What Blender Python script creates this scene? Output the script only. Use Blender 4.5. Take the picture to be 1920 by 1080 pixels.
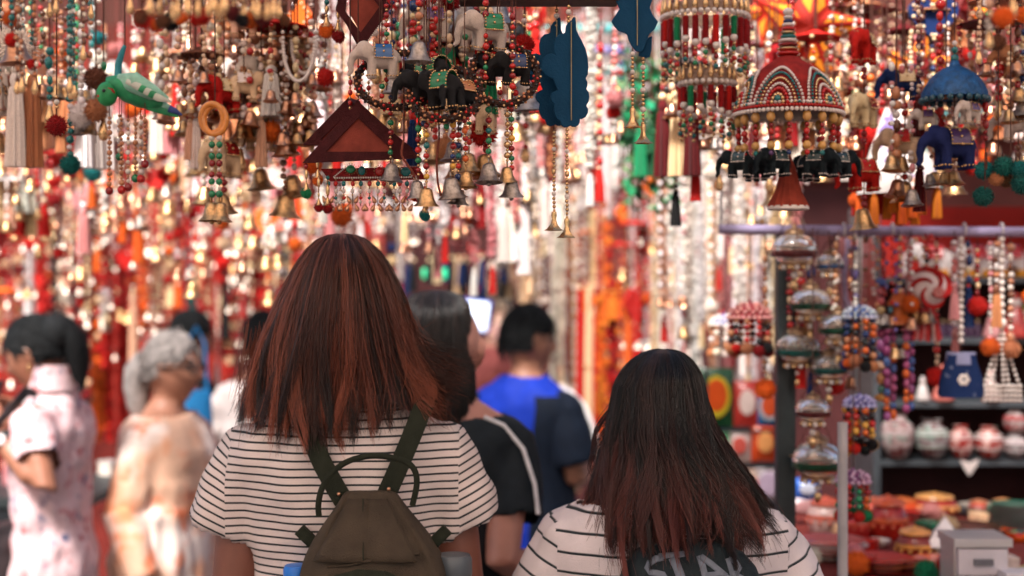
import bpy, math, random
from mathutils import Vector, Matrix, noise as mnoise
V = Vector
random.seed(11)
for o in list(bpy.data.objects): bpy.data.objects.remove(o)
SC = bpy.context.scene
COL = SC.collection

# ------------------------------------------------------------------ camera, sky, sun
CZ, F = 1.60, 2667.0
cam = bpy.data.cameras.new('camera'); camo = bpy.data.objects.new('camera', cam); COL.objects.link(camo)
camo.location = (0, 0, CZ); camo.rotation_euler = (math.pi/2, 0, 0)
cam.lens = 50; cam.sensor_width = 36; cam.clip_start = .05; cam.clip_end = 400
cam.dof.use_dof = True; cam.dof.focus_distance = 2.06; cam.dof.aperture_fstop = 2.4
SC.camera = camo
SUN_EL, SUN_AZ = math.radians(52), math.radians(205)          # azimuth from +Y clockwise: behind the camera, to the left
w = bpy.data.worlds.new('World'); SC.world = w; w.use_nodes = True
nt = w.node_tree; bg = nt.nodes['Background']; sky = nt.nodes.new('ShaderNodeTexSky')
sky.sky_type = 'NISHITA'; sky.sun_disc = False; sky.sun_elevation = SUN_EL; sky.sun_rotation = SUN_AZ
sky.dust_density = 4.0; sky.air_density = 1.0; sky.ozone_density = .6
nt.links.new(sky.outputs[0], bg.inputs[0]); bg.inputs[1].default_value = .105
sl = bpy.data.lights.new('sun', 'SUN'); so = bpy.data.objects.new('sun', sl); COL.objects.link(so)
sl.energy = 4.2; sl.angle = math.radians(14); sl.color = (1, .95, .90)
so.location = (-3, -5, 9)
sd = V((math.sin(SUN_AZ)*math.cos(SUN_EL), math.cos(SUN_AZ)*math.cos(SUN_EL), math.sin(SUN_EL)))
so.rotation_euler = sd.to_track_quat('Z', 'Y').to_euler()
SC.view_settings.view_transform = 'Standard'; SC.view_settings.look = 'None'
SC.view_settings.exposure = 1.15; SC.view_settings.gamma = 1
SC.render.engine = 'CYCLES'; SC.cycles.use_denoising = True
SC.cycles.max_bounces = 6; SC.cycles.diffuse_bounces = 3; SC.cycles.glossy_bounces = 3
SC.cycles.transmission_bounces = 4; SC.cycles.caustics_reflective = False; SC.cycles.caustics_refractive = False
SC.cycles.sample_clamp_indirect = 8

# ------------------------------------------------------------------ helpers
def at(px, py, Y): return V(((px-960)*Y/F, Y, CZ-(py-540)*Y/F))
def pix(p): return (960+F*p[0]/p[1], 540-F*(p[2]-CZ)/p[1])
def zrail(Y): return CZ+.2025*Y+.07

_m = {}
def mat(name, col=(.5, .5, .5), rough=.5, metal=0, var=.15, vs=40, bump=0, bs=150, tint=False, coat=0, trans=0, emit=0, sheen=0, alpha=1):
    if name in _m: return _m[name]
    m = bpy.data.materials.new(name); m.use_nodes = True; _m[name] = m
    n = m.node_tree.nodes; l = m.node_tree.links; b = n['Principled BSDF']
    b.inputs['Roughness'].default_value = rough; b.inputs['Metallic'].default_value = metal
    b.inputs['Coat Weight'].default_value = coat; b.inputs['Transmission Weight'].default_value = trans
    b.inputs['Specular IOR Level'].default_value = .5 if rough < .6 else .18
    b.inputs['Sheen Weight'].default_value = sheen*.3; b.inputs['Alpha'].default_value = alpha
    tc = n.new('ShaderNodeTexCoord')
    nz = n.new('ShaderNodeTexNoise'); nz.inputs['Scale'].default_value = vs; nz.inputs['Detail'].default_value = 4
    l.new(tc.outputs['Object'], nz.inputs['Vector'])
    mr = n.new('ShaderNodeMapRange'); mr.inputs[1].default_value = .3; mr.inputs[2].default_value = .7
    mr.inputs[3].default_value = 1-var; mr.inputs[4].default_value = 1+var*.6
    l.new(nz.outputs[0], mr.inputs[0])
    mx = n.new('ShaderNodeVectorMath'); mx.operation = 'SCALE'
    if tint:
        oi = n.new('ShaderNodeObjectInfo'); l.new(oi.outputs['Color'], mx.inputs[0])
    else:
        mx.inputs[0].default_value = col
    l.new(mr.outputs[0], mx.inputs['Scale']); l.new(mx.outputs[0], b.inputs['Base Color'])
    if emit:
        l.new(mx.outputs[0], b.inputs['Emission Color']); b.inputs['Emission Strength'].default_value = emit
    if bump:
        n2 = n.new('ShaderNodeTexNoise'); n2.inputs['Scale'].default_value = bs; n2.inputs['Detail'].default_value = 3
        l.new(tc.outputs['Object'], n2.inputs['Vector'])
        bp = n.new('ShaderNodeBump'); bp.inputs['Strength'].default_value = bump; bp.inputs['Distance'].default_value = .01
        l.new(n2.outputs[0], bp.inputs['Height']); l.new(bp.outputs[0], b.inputs['Normal'])
    return m

M_BEAD = mat('bead_tint', rough=.25, tint=True, var=.1, coat=.3)
M_FUZZ = mat('fuzz_tint', rough=.95, tint=True, var=.35, vs=120, sheen=.3)
M_CLOTH = mat('cloth_tint', rough=.85, tint=True, var=.25, vs=60, bump=.3, bs=300)
M_PAPER = mat('paper_tint', rough=.6, tint=True, var=.1)
M_PETAL = mat('petal_tint', rough=.7, tint=True, var=.3, vs=90, sheen=.2)
M_GLAZE = mat('glaze_tint', rough=.26, tint=True, var=.3, vs=60, coat=.15)
M_BRASS = mat('brass', (.66, .40, .19), .30, 1, .4, 6, .15, 20)
M_CHAMP = mat('champagne_metal', (.80,.66,.55), .34, 1, .3, 6)
M_COPPER = mat('copper', (.60, .30, .18), .3, 1, .35, 80)
M_SILVER = mat('silver', (.42, .36, .32), .36, 1, .45, 6, .25, 20)
M_CORD = mat('cord_brown', (.10, .04, .03), .9, 0, .3, 200)
M_GOLDB = mat('gold_bead', (.75, .48, .24), .25, .9, .2, 120)
M_PEARL = mat('pearl', (.78, .68, .62), .25, 0, .1, 60, coat=.5)
M_STEEL = mat('painted_steel', (.52, .48, .50), .5, .2, .25, 30)
M_TURQ = mat('turquoise_paint', (.10, .46, .46), .5, 0, .25, 20)
M_DARK = mat('dark_paint', (.016, .024, .026), .5, 0, .3, 30)

class MB:
    def __init__(s): s.v = []; s.f = []; s.uv = None; s.mi = []; s.cur = 0
    def add(s, vs, fs):
        o = len(s.v); s.v += [tuple(v) for v in vs]
        s.f += [tuple(i+o for i in f) for f in fs]; s.mi += [s.cur]*len(fs)
    def box(s, c, d, rot=None):
        x, y, z = d[0]/2, d[1]/2, d[2]/2
        vs = [V((a*x, b*y, e*z)) for a in (-1, 1) for b in (-1, 1) for e in (-1, 1)]
        if rot is not None: vs = [rot @ v for v in vs]
        vs = [v+V(c) for v in vs]
        s.add(vs, [(0,1,3,2),(4,6,7,5),(0,4,5,1),(2,3,7,6),(0,2,6,4),(1,5,7,3)])
    def rings(s, rs, cap0=True, cap1=True, closed=True):
        n = len(rs[0]); o = len(s.v)
        for r in rs: s.v += [tuple(p) for p in r]
        m = n if closed else n-1
        for i in range(len(rs)-1):
            for j in range(m):
                a = o+i*n+j; b = o+i*n+(j+1) % n
                s.f.append((a, b, b+n, a+n)); s.mi.append(s.cur)
        if cap0: s.f.append(tuple(o+j for j in reversed(range(n)))); s.mi.append(s.cur)
        if cap1: s.f.append(tuple(o+(len(rs)-1)*n+j for j in range(n))); s.mi.append(s.cur)
    def loft(s, secs, n=16, cap0=True, cap1=True):          # (centre, half axis u, half axis v)
        s.rings([[V(c)+V(u)*math.cos(2*math.pi*j/n)+V(v)*math.sin(2*math.pi*j/n) for j in range(n)] for c, u, v in secs], cap0, cap1)
    def tube(s, pts, r, n=6, cap=True, flat=1.0, side=None):
        pts = [V(p) for p in pts]; k = len(pts)
        if not isinstance(r, (list, tuple)): r = [r]*k
        t0 = (pts[1]-pts[0]).normalized()
        ref = V(side) if side is not None else (V((0,0,1)) if abs(t0.z) < .9 else V((1,0,0)))
        rs = []
        for i, p in enumerate(pts):
            t = (pts[min(i+1, k-1)]-pts[max(i-1, 0)])
            t = t.normalized() if t.length > 1e-9 else t0
            u = ref-t*ref.dot(t)
            u = u.normalized() if u.length > 1e-6 else t.orthogonal().normalized()
            v = t.cross(u); ref = u
            rs.append([p+u*r[i]*math.cos(2*math.pi*j/n)+v*r[i]*flat*math.sin(2*math.pi*j/n) for j in range(n)])
        s.rings(rs, cap, cap)
    def sphere(s, c, r, seg=8, ring=6):
        if not isinstance(r, (tuple, list, Vector)): r = (r, r, r)
        c = V(c); o = len(s.v); s.v.append((c.x, c.y, c.z+r[2]))
        for i in range(1, ring):
            a = math.pi*i/ring
            for j in range(seg):
                b = 2*math.pi*j/seg
                s.v.append((c.x+r[0]*math.sin(a)*math.cos(b), c.y+r[1]*math.sin(a)*math.sin(b), c.z+r[2]*math.cos(a)))
        s.v.append((c.x, c.y, c.z-r[2])); e = len(s.v)-1; fs = []
        for j in range(seg):
            fs.append((o, o+1+j, o+1+(j+1) % seg))
            fs.append((e, e-seg+(j+1) % seg, e-seg+j))
        for i in range(ring-2):
            for j in range(seg):
                a = o+1+i*seg+j; b = o+1+i*seg+(j+1) % seg
                fs.append((a, a+seg, b+seg, b))
        s.f += fs; s.mi += [s.cur]*len(fs)
    def lathe(s, prof, n=14, c=(0,0,0), cap0=False, cap1=False, mod=None):
        c = V(c)
        rs = []
        for r, z in prof:
            rs.append([c+V((r*(mod(j/n, z) if mod else 1)*math.cos(2*math.pi*j/n), r*(mod(j/n, z) if mod else 1)*math.sin(2*math.pi*j/n), z)) for j in range(n)])
        s.rings(rs, cap0, cap1)
    def prism(s, poly, y0, y1, fn=None):                     # outline in x,z with real thickness along y
        n = len(poly); o = len(s.v)
        for y in (y0, y1): s.v += [(p[0], y, p[1]) for p in poly]
        fs = [tuple(o+i for i in range(n)), tuple(o+n+i for i in reversed(range(n)))]
        fs += [(o+i, o+n+i, o+n+(i+1) % n, o+(i+1) % n) for i in range(n)]
        s.f += fs; s.mi += [s.cur]*len(fs)
    def mesh(s, name, smooth=True, ang=45):
        me = bpy.data.meshes.new(name); me.from_pydata(s.v, [], s.f)
        if smooth:
            me.polygons.foreach_set('use_smooth', [True]*len(me.polygons))
            if ang < 180: me.set_sharp_from_angle(angle=math.radians(ang))
        if any(s.mi): me.polygons.foreach_set('material_index', s.mi)
        me.validate(); me.update(); return me

def new(name, me, parent=None, loc=(0,0,0), m=None, color=None, scale=None, rot=None, kind=None, label=None):
    o = bpy.data.objects.new(name, me); COL.objects.link(o)
    if m is not None and me is not None and len(me.materials) == 0:
        for q in (m if isinstance(m, (list, tuple)) else [m]): me.materials.append(q)
    if parent is not None: o.parent = parent
    o.location = loc
    if color is not None: o.color = (*color, 1)
    if scale is not None: o.scale = scale if isinstance(scale, (tuple, list, Vector)) else (scale,)*3
    if rot is not None: o.rotation_euler = rot
    if kind: o['kind'] = kind
    if label: o['label'] = label
    return o
def part(name, mb, parent, m, smooth=True, ang=45, **kw): return new(name, mb.mesh(name, smooth, ang), parent, m=m, **kw)
def tag(o, label, cat, group=None):
    o['label'] = label; o['category'] = cat
    if group: o['group'] = group
    return o
def thing(name, label, cat, loc=(0,0,0), rz=0, group=None):
    o = bpy.data.objects.new(name, None); COL.objects.link(o); o.empty_display_size = .05
    o.location = loc; o.rotation_euler = (0, 0, rz)
    return tag(o, label, cat, group)
def struct(name, mb, m, parent=None, smooth=True):
    o = part(name, mb, parent, m, smooth); 
    if parent is None: o['kind'] = 'structure'
    return o
_c = {}
def cached(key, fn, smooth=True, ang=45):
    if key not in _c: _c[key] = fn().mesh(str(key[0]), smooth, ang)
    return _c[key]
def rnd(a, b): return random.uniform(a, b)
def jit(c, a=.15):
    k = 1+rnd(-a, a)
    return tuple(max(.003, x*k*(1+rnd(-a, a)*.4)) for x in c)
def voxel(mb, name, size, smooth=4):
    me = mb.mesh(name, True, 180); o = bpy.data.objects.new('tmp', me); COL.objects.link(o)
    r = o.modifiers.new('r', 'REMESH'); r.mode = 'VOXEL'; r.voxel_size = size
    sm = o.modifiers.new('s', 'SMOOTH'); sm.factor = .5; sm.iterations = smooth
    dg = bpy.context.evaluated_depsgraph_get(); e = o.evaluated_get(dg)
    out = bpy.data.meshes.new_from_object(e); out.name = name
    bpy.data.objects.remove(o); bpy.data.meshes.remove(me)
    out.polygons.foreach_set('use_smooth', [True]*len(out.polygons)); return out

# ------------------------------------------------------------------ unit meshes
def s_sphere():
    b = MB(); b.sphere((0,0,0), 1, 8, 6); return b
def s_cyl():
    b = MB(); b.tube([(0,0,0), (0,0,-1)], 1, 5); return b
SPH = lambda: cached(('bead',), s_sphere, True, 180)
CYL = lambda: cached(('cord',), s_cyl, True, 180)
def s_bell():
    b = MB(); b.lathe([(.0, 1.0), (.16, .99), (.30, .90), (.36, .70), (.42, .40), (.52, .18), (.70, .03), (.72, 0), (.64, .02), (.40, .30), (.30, .7), (.0, .85)], 14); return b
BELL = lambda: cached(('bell',), s_bell, True, 50)
def s_clap():
    b = MB(); b.tube([(0,0,.5), (0,0,.0)], .05, 5); b.sphere((0,0,-.06), .13, 8, 6); return b
CLAP = lambda: cached(('clapper',), s_clap)
def s_ring():
    b = MB(); b.tube([(0, .16*math.cos(a), 1.12+.16*math.sin(a)) for a in [i*math.pi/6 for i in range(13)]], .035, 5, False); return b
LOOP = lambda: cached(('loop',), s_ring)
def s_trumpet():                                             # flower-mouthed end cap of a bead string
    b = MB(); b.lathe([(.0, 1), (.14, .98), (.17, .8), (.13, .6), (.20, .35), (.34, .1), (.5, 0), (.30, .12), (.1, .5)], 15, mod=lambda f, z: 1+(.22*math.cos(2*math.pi*5*f) if z < .3 else 0)); return b
TRUMP = lambda: cached(('flower_cap',), s_trumpet)
def s_pom():
    b = MB(); b.sphere((0,0,0), .8, 10, 7); r = random.Random(3)
    for i in range(260):
        z = 1-2*(i+.5)/260; a = i*2.39996; d = V((math.sqrt(1-z*z)*math.cos(a), math.sqrt(1-z*z)*math.sin(a), z))
        u = d.orthogonal().normalized(); v = d.cross(u); h = r.uniform(.92, 1.12); q = .085
        d2 = (d+u*r.uniform(-.12, .12)+v*r.uniform(-.12, .12))*h
        b.add([d*.7+u*q, d*.7-u*q*.5+v*q*.87, d*.7-u*q*.5-v*q*.87, d2], [(0,1,3),(1,2,3),(2,0,3)])
    return b
POM = lambda: cached(('pompom',), s_pom, False)
def s_flower():
    b = MB(); r = random.Random(5); b.sphere((0,0,0), .6, 8, 5)
    for i in range(34):
        z = 1-2*(i+.5)/34; a = i*2.39996; d = V((math.sqrt(1-z*z)*math.cos(a), math.sqrt(1-z*z)*math.sin(a), z))
        u = d.orthogonal().normalized(); v = d.cross(u); an = r.uniform(0, 6); u, v = u*math.cos(an)+v*math.sin(an), v*math.cos(an)-u*math.sin(an)
        p0 = d*.5; k = r.uniform(.85, 1.15)
        b.add([p0-u*.12, p0+u*.12, d*.95*k+u*.26+v*.12, d*1.05*k+v*.30, d*.95*k-u*.26+v*.12], [(0,1,2,3,4)])
    return b
FLOWER = lambda: cached(('flower',), s_flower, False)
def s_tassel():
    b = MB(); b.sphere((0,0,-.06), .10, 8, 6); b.lathe([(.07,-.12),(.10,-.16),(.13,-.5),(.16,-1.0),(.05,-1.0)], 22, mod=lambda f, z: 1+.18*math.cos(2*math.pi*11*f)); return b
TASS = lambda: cached(('tassel',), s_tassel, True, 30)
def s_drop():
    b = MB(); b.lathe([(0, 1), (.1, .9), (.28, .4), (.32, .2), (.2, 0), (0, -.05)], 10); return b
DROP = lambda: cached(('drop',), s_drop)

def elephant_mesh():
    b = MB()
    b.sphere((0, 0, .48), (.22, .40, .27), 14, 10); b.sphere((0, .40, .62), (.19, .20, .22), 12, 9)
    b.tube([(0,.50,.62),(0,.64,.50),(0,.70,.30),(0,.68,.14),(0,.76,.06)], [.11,.10,.08,.06,.05], 10)
    for sx in (-1, 1):
        for y in (-.24, .22): b.tube([(sx*.13, y, .45), (sx*.14, y+.01, .2), (sx*.14, y+.01, 0)], [.11, .095, .105], 10)
        b.sphere((sx*.20, .34, .60), (.05, .15, .19), 10, 8)
        b.tube([(sx*.09,.54,.52),(sx*.11,.68,.46)], [.03,.015], 6)
    b.tube([(0,-.38,.55),(0,-.46,.36),(0,-.45,.24)], [.03,.02,.03], 6)
    return voxel(b, 'elephant', .035, 3)
_e = {}
def ELE():
    if 'e' not in _e: _e['e'] = elephant_mesh()
    return _e['e']
def s_blanket():
    b = MB(); rs = []
    for y in (-.22, -.1, .05, .18):
        rs.append([(math.sin(a)*.255, y, .47+math.cos(a)*.31) for a in [(-1.6+3.2*i/10) for i in range(11)]])
    b.rings(rs, False, False, False); return b
BLANK = lambda: cached(('blanket',), s_blanket)
def s_trim():                                                # beadwork: edges of the blanket, brow, anklets
    b = MB()
    for i in range(15):
        a = -1.6+3.2*i/14
        for y in (-.215, .175): b.sphere((math.sin(a)*.27, y, .47+math.cos(a)*.325), .022, 6, 4)
        if i % 2 == 0: b.sphere((math.sin(a)*.265, -.02, .47+math.cos(a)*.32), .03, 6, 4)
    for e in (-1, 1):
        for i in range(9): b.sphere((e*.268, -.2+.37*i/8, .46), .02, 6, 4)
        for y in (-.24, .23):
            for i in range(10): b.sphere((e*.14+.105*math.cos(i*.628), y+.105*math.sin(i*.628), .07), .022, 6, 4)
        for i in range(5): b.sphere((e*(.03+.03*i), .56-.012*i*i, .72-.03*i), .022, 6, 4)
    return b
TRIM = lambda: cached(('bead_trim',), s_trim, True, 180)
def bead_obj(parent, x, y, z, d, color=None, m=None, sz=1.0, name='bead'):
    me = SPH()
    if m is not None:
        k = ('sph', m.name)
        if k not in _c: _c[k] = me.copy(); _c[k].materials.clear(); _c[k].materials.append(m)
        me = _c[k]
        return new(name, me, parent, (x, y, z), scale=(d/2, d/2, d/2*sz))
    return new(name, me, parent, (x, y, z), M_BEAD, color, (d/2, d/2, d/2*sz))
def variant(me_fn, key, m):
    k = (key, m.name)
    if k not in _c:
        q = me_fn().copy(); q.materials.clear(); q.materials.append(m); _c[k] = q
    return _c[k]
def bell_obj(parent, x, y, z, h, m=M_BRASS, clap=True, name='bell'):        # z is the mouth
    o = new(name, variant(BELL, 'bell', m), parent, (x, y, z), scale=h, rot=(rnd(-.12,.12), rnd(-.12,.12), 0))
    if clap:
        new('clapper', variant(CLAP, 'clapper', m), o); new('loop', variant(LOOP, 'loop', m), o)
    return o
def cord_obj(parent, x, y, z0, z1, r=.0012, m=M_CORD, name='cord'):
    return new(name, variant(CYL, 'cord', m), parent, (x, y, z0), scale=(r, r, max(.001, z0-z1)))
def elephant(parent, p, sc, col, blk, rz=0, tilt=0, trim=None):
    e = new('elephant', ELE(), parent, p, M_CLOTH, col, sc, (0, tilt, rz)); new('blanket', BLANK(), e, m=M_GLAZE, color=blk)
    new('bead_trim', variant(TRIM, 'trim', trim or M_GOLDB), e, kind='stuff'); return e
# ------------------------------------------------------------------ the setting
b = MB(); b.add([(-60,-20,0),(60,-20,0),(60,120,0),(-60,120,0)], [(0,1,2,3)])
struct('ground', b, mat('paving', (.16,.12,.11), .8, 0, .4, 3, .4, 40), smooth=False)

def wall_piece(name, label, x0, x1, y0, y1, z0, z1, m, cat='wall'):
    b = MB(); b.box(((x0+x1)/2,(y0+y1)/2,(z0+z1)/2), (x1-x0, y1-y0, z1-z0))
    return tag(part(name, b, None, m, False), label, cat)
# shop front closing the lane far behind the hangings
t = thing('shop_front', 'dark maroon shop front closing the lane far behind the hanging garlands', 'building', (0, 10.0, 0))
b = MB(); b.box((0,.15,2.3), (9.4,.3,4.6)); part('wall', b, t, mat('maroon_plaster', (.13,.035,.028), .9, 0, .35, 3, .2, 30), False)
for x0 in (-3.0, -.9, 1.2):
    b = MB(); b.box((x0+.75,-.02,1.15), (1.5,.036,2.3)); f = part('doorway', b, t, mat('dark_maroon', (.05,.012,.012), .7, 0, .3, 5), False)
    b = MB()
    for q in (-.79, .79): b.box((x0+.75+q,-.04,1.18), (.08,.08,2.36))
    b.box((x0+.75,-.04,2.40), (1.66,.08,.08)); part('frame', b, f, mat('door_red', (.30,.03,.02), .5), False)
b = MB(); b.box((0,-.25,2.75), (9.3,.5,.06)); part('ledge', b, t, M_TURQ, False)

# left-hand stall: dark red back cloth and doorway
t = thing('market_stall', 'dark red stall with a black doorway behind the woman in the pink floral dress', 'stall', (0,0,0))
b = MB(); b.box((-3.20,7.6,1.5), (3.4,.06,3.0)); part('back_panel', b, t, mat('red_cloth', (.26,.022,.014), .85, 0, .5, 6, .3, 60), False)
b = MB(); b.box((-2.31,7.56,1.02), (.30,.02,1.98)); part('dark_doorway_slab', b, t, mat('near_black', (.012,.010,.010), .8), False)  # near-black slab, the doorway's inner shade put into its colour
b = MB(); b.box((-2.30,7.2,.45), (1.9,.6,.9)); part('counter', b, t, mat('counter_red', (.16,.02,.015), .6, 0, .4, 9), False)
# white posts
def post(label, px, Y, py0, r, m, top=None, square=False):
    p = at(px, py0, Y); t = thing('post', label, 'post', (p.x, Y, 0))
    b = MB()
    if square: b.box((0,0,p.z/2), (2*r,2*r,p.z))
    else: b.tube([(0,0,0),(0,0,p.z)], r, 12)
    part('shaft', b, t, m, not square)
    b = MB(); b.box((0,0,.01), (4*r,4*r,.02)); part('foot_plate', b, t, m, False)
    if top: b = MB(); b.box((top/2,0,p.z+.015), (abs(top)+2*r, 2*r, .03)); part('bracket', b, t, m, False)
    return t
post('white metal post with a bracket behind the woman in the pink dress', 55, 6.0, 428, .022, mat('white_paint', (.74,.68,.66), .5, 0, .15, 20), .14)

# canopy frame: cross rails from which everything hangs, carried by two sloping side beams on posts
RAILS = [1.45, 1.75, 2.0, 2.22, 2.45, 2.8, 3.2, 3.7, 4.3, 5.0, 5.7, 6.4, 7.1, 7.8, 8.5, 9.2]
fr = bpy.data.objects.new('canopy_frame', None); COL.objects.link(fr); fr['kind'] = 'structure'
for i, Y in enumerate(RAILS):
    b = MB(); b.tube([(-4.3, Y, zrail(Y)), (4.3, Y, zrail(Y))], .014, 8); part('rail', b, fr, M_TURQ if Y > 6 else M_DARK)
for x in (-4.3, 4.3):
    b = MB(); b.tube([(x, .9, zrail(.9)+.03), (x, 9.8, zrail(9.8)+.03)], .03, 8); part('side_beam', b, fr, M_STEEL)
    for Y in (1.0, 3.5, 6.5, 9.5):
        b = MB(); b.tube([(x, Y, 0), (x, Y, zrail(Y)+.03)], .03, 8); part('upright', b, fr, M_STEEL)
# turquoise cross bars glimpsed between the blue cut-outs
for lab, px0, px1, py, Y, m in (('turquoise bar crossing high behind the scalloped blue cut-out', 1010, 1235, 54, 5.4, M_TURQ),
                    ('turquoise bar level with the beaded ball beside the scalloped cut-out', 1090, 1225, 132, 5.4, M_TURQ),
                    ('violet blue bar between the two turquoise bars', 1085, 1200, 95, 5.7, mat('violet_paint', (.22,.20,.48), .5))):
    a0, a1 = at(px0, py, Y), at(px1, py, Y); t = thing('cross_bar', lab, 'bar', a0)
    b = MB(); b.tube([(0,0,0), a1-a0], .018, 10); part('tube', b, t, m)
    for q in (.1, .9):
        b = MB(); p = (a1-a0)*q; b.tube([p, p+V((0,0,zrail(Y)-a0.z+.04))], .004, 5); part('hanger', b, t, M_STEEL)
# brown board at the top, over the blue cut-out
t = thing('awning_board', 'dark brown board along the top edge above the scalloped blue cut-out', 'board', at(1010, 4, 2.12))
b = MB(); b.box((0,0,.012), (.235,.05,.028)); part('board', b, t, mat('dark_brown_wood', (.045,.018,.014), .6, 0, .4, 30), False)
for q in (-.09,.09):
    b = MB(); b.box((q,0,.055), (.004,.004,.06)); part('hanger', b, t, M_STEEL, False)

# unseen cloth added to shade the near lane and leave the far hangings bright
AWN = mat('shade_awning_cloth', (.78,.62,.52), .9, 0, .12, 4); _n = AWN.node_tree.nodes; _l = AWN.node_tree.links
_tr = _n.new('ShaderNodeBsdfTranslucent'); _mx = _n.new('ShaderNodeMixShader'); _mx.inputs[0].default_value = .78; _tr.inputs[0].default_value = (.93,.83,.75,1)
_l.new(_n['Principled BSDF'].outputs[0], _mx.inputs[1]); _l.new(_tr.outputs[0], _mx.inputs[2]); _l.new(_mx.outputs[0], _n['Material Output'].inputs[0])
aw = bpy.data.objects.new('shade_awning', None); COL.objects.link(aw); tag(aw, 'unseen cream cloth added to shade the near end of the lane', 'shade_awning')
b = MB(); rs = []
for i in range(9):
    y = -3.0+5.0*i/8; rs.append([(x, y, 2.80+.03*math.sin(x*2.2+i)) for x in [-4.3+8.6*j/24 for j in range(25)]])
b.rings(rs, False, False, False); o = part('cloth', b, aw, AWN); md = o.modifiers.new('t','SOLIDIFY'); md.thickness = .004
for y in (-2.9, 1.9):
    b = MB(); b.tube([(-4.3,y,2.74),(4.3,y,2.74)], .02, 8); part('bar', b, aw, M_STEEL)
    for x in (-4.25,4.25): b = MB(); b.tube([(x,y,0),(x,y,2.74)], .02, 8); part('pole', b, aw, M_STEEL)

t = thing('shade_roof', 'flat brown board roof, out of view, added to shade the right hand shelves', 'roof', (2.3, 3.85, 2.78))  # out of view; added over the shelves to keep the sun off them
b = MB(); b.box((0,0,0), (2.9,1.5,.03)); part('board', b, t, mat('dark_brown_wood'), False)
for sx in (-1.38,1.38): b = MB(); b.box((sx,0,-.04), (.06,1.5,.05)); part('joist', b, t, mat('dark_brown_wood'), False)
for x, y in ((1.38,.68),(1.38,-.68)): b = MB(); b.tube([(x,y,-.02),(x,y,-2.78)], .025, 8); part('pole', b, t, M_STEEL)
# ------------------------------------------------------------------ people
def head_pt(th, ph, k=1.0):
    dx, dy = math.sin(ph), math.cos(ph); st, ct = math.sin(th), math.cos(th)
    z = .118*ct; x = .076*st*dx; y = .095*st*dy
    if z < 0:
        f = -z/.118; x *= 1-.30*f**1.3
        y *= (1-.04*f) if dy > 0 else (1-.30*f)
    if dy > 0 and k == 1.0:
        ax = abs(x)
        wv = math.exp(-(x/.012)**2)
        y += .024*wv*math.exp(-((z+.022)/.016)**2)+.012*wv*math.exp(-((z-.002)/.02)**2)
        y += .007*math.exp(-(x/.02)**2)*(math.exp(-((z+.054)/.006)**2)+math.exp(-((z+.068)/.007)**2))
        y += .012*math.exp(-(x/.024)**2)*math.exp(-((z+.099)/.014)**2)
        y -= .010*math.exp(-((ax-.031)/.014)**2)*math.exp(-((z-.010)/.011)**2)
        y += .005*math.exp(-((ax-.03)/.02)**2)*math.exp(-((z-.030)/.009)**2)
    return V((x*k, y*k, z*k))
def head_grid(b, M, k_fn=None, nt_=30, np_=40):
    o = len(b.v)
    def P(th, ph):
        p = head_pt(th, ph)
        if k_fn: p = head_pt(th, ph, 1.0001)*k_fn(th, ph, p)
        return tuple(M @ p)
    b.v.append(P(0.0001, 0))
    for i in range(1, nt_):
        for j in range(np_): b.v.append(P(math.pi*i/nt_, 2*math.pi*j/np_))
    b.v.append(P(math.pi-.0001, 0)); e = len(b.v)-1; fs = []
    for j in range(np_):
        k = (j+1) % np_
        fs.append((o, o+1+k, o+1+j)); fs.append((e, e-np_+j, e-np_+k))
        for i in range(nt_-2):
            fs.append((o+1+i*np_+j, o+1+i*np_+k, o+1+(i+1)*np_+k, o+1+(i+1)*np_+j))
    b.f += fs; b.mi += [b.cur]*len(fs)
def hand(b, wr, d, nrm, curl=.5, side=1, s=1.0):
    d = V(d).normalized(); nrm = V(nrm); nrm = (nrm-d*nrm.dot(d)).normalized(); ac = d.cross(nrm)*side; wr = V(wr)
    b.loft([(wr-d*.02*s, ac*.026*s, nrm*.020*s), (wr+d*.02*s, ac*.032*s, nrm*.017*s), (wr+d*.06*s, ac*.040*s, nrm*.015*s), (wr+d*.095*s, ac*.038*s, nrm*.012*s)], 12)
    for i, (q, L) in enumerate(((.030,.070),(.011,.080),(-.009,.074),(-.028,.058))):
        p = wr+(d*.088+ac*q)*s; a = .15; pts = [p]; 
        for sg in (.45,.32,.23):
            a += curl*(.8 if sg > .4 else 1.0); p = p+(d*math.cos(a)+nrm*math.sin(a))*L*sg*s; pts.append(p)
        b.tube(pts, [.0092*s,.0088*s,.008*s,.0068*s], 8)
    p = wr+(d*.025+ac*.028)*s
    b.tube([p, p+(d*.025+ac*.024+nrm*.008)*s, p+(d*.052+ac*.030+nrm*.018)*s, p+(d*.072+ac*.026+nrm*.026)*s], [.014*s,.0115*s,.010*s,.008*s], 8)
TORSO = [(.78,.150,.105,0),(.86,.172,.118,-.01),(.93,.178,.122,-.01),(1.00,.160,.108,0),(1.07,.142,.098,.004),(1.16,.148,.106,.008),(1.25,.160,.115,.012),(1.31,.170,.112,.008),(1.36,.178,.100,.0),(1.395,.165,.085,-.004),(1.425,.115,.068,-.006),(1.45,.072,.056,-.004),(1.47,.058,.054,0)]
def torso_at(z, tb=TORSO):
    if z <= tb[0][0]: return tb[0][1:]
    for a, c in zip(tb, tb[1:]):
        if z <= c[0]:
            t = (z-a[0])/(c[0]-a[0]); return tuple(a[i]*(1-t)+c[i]*t for i in (1,2,3))
    return tb[-1][1:]
SKIN = {}
def skin(name, col=(.4,.2,.12)): return mat('skin_'+name, col, .5, 0, .14, 22, .08, 120, coat=.08)
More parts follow.
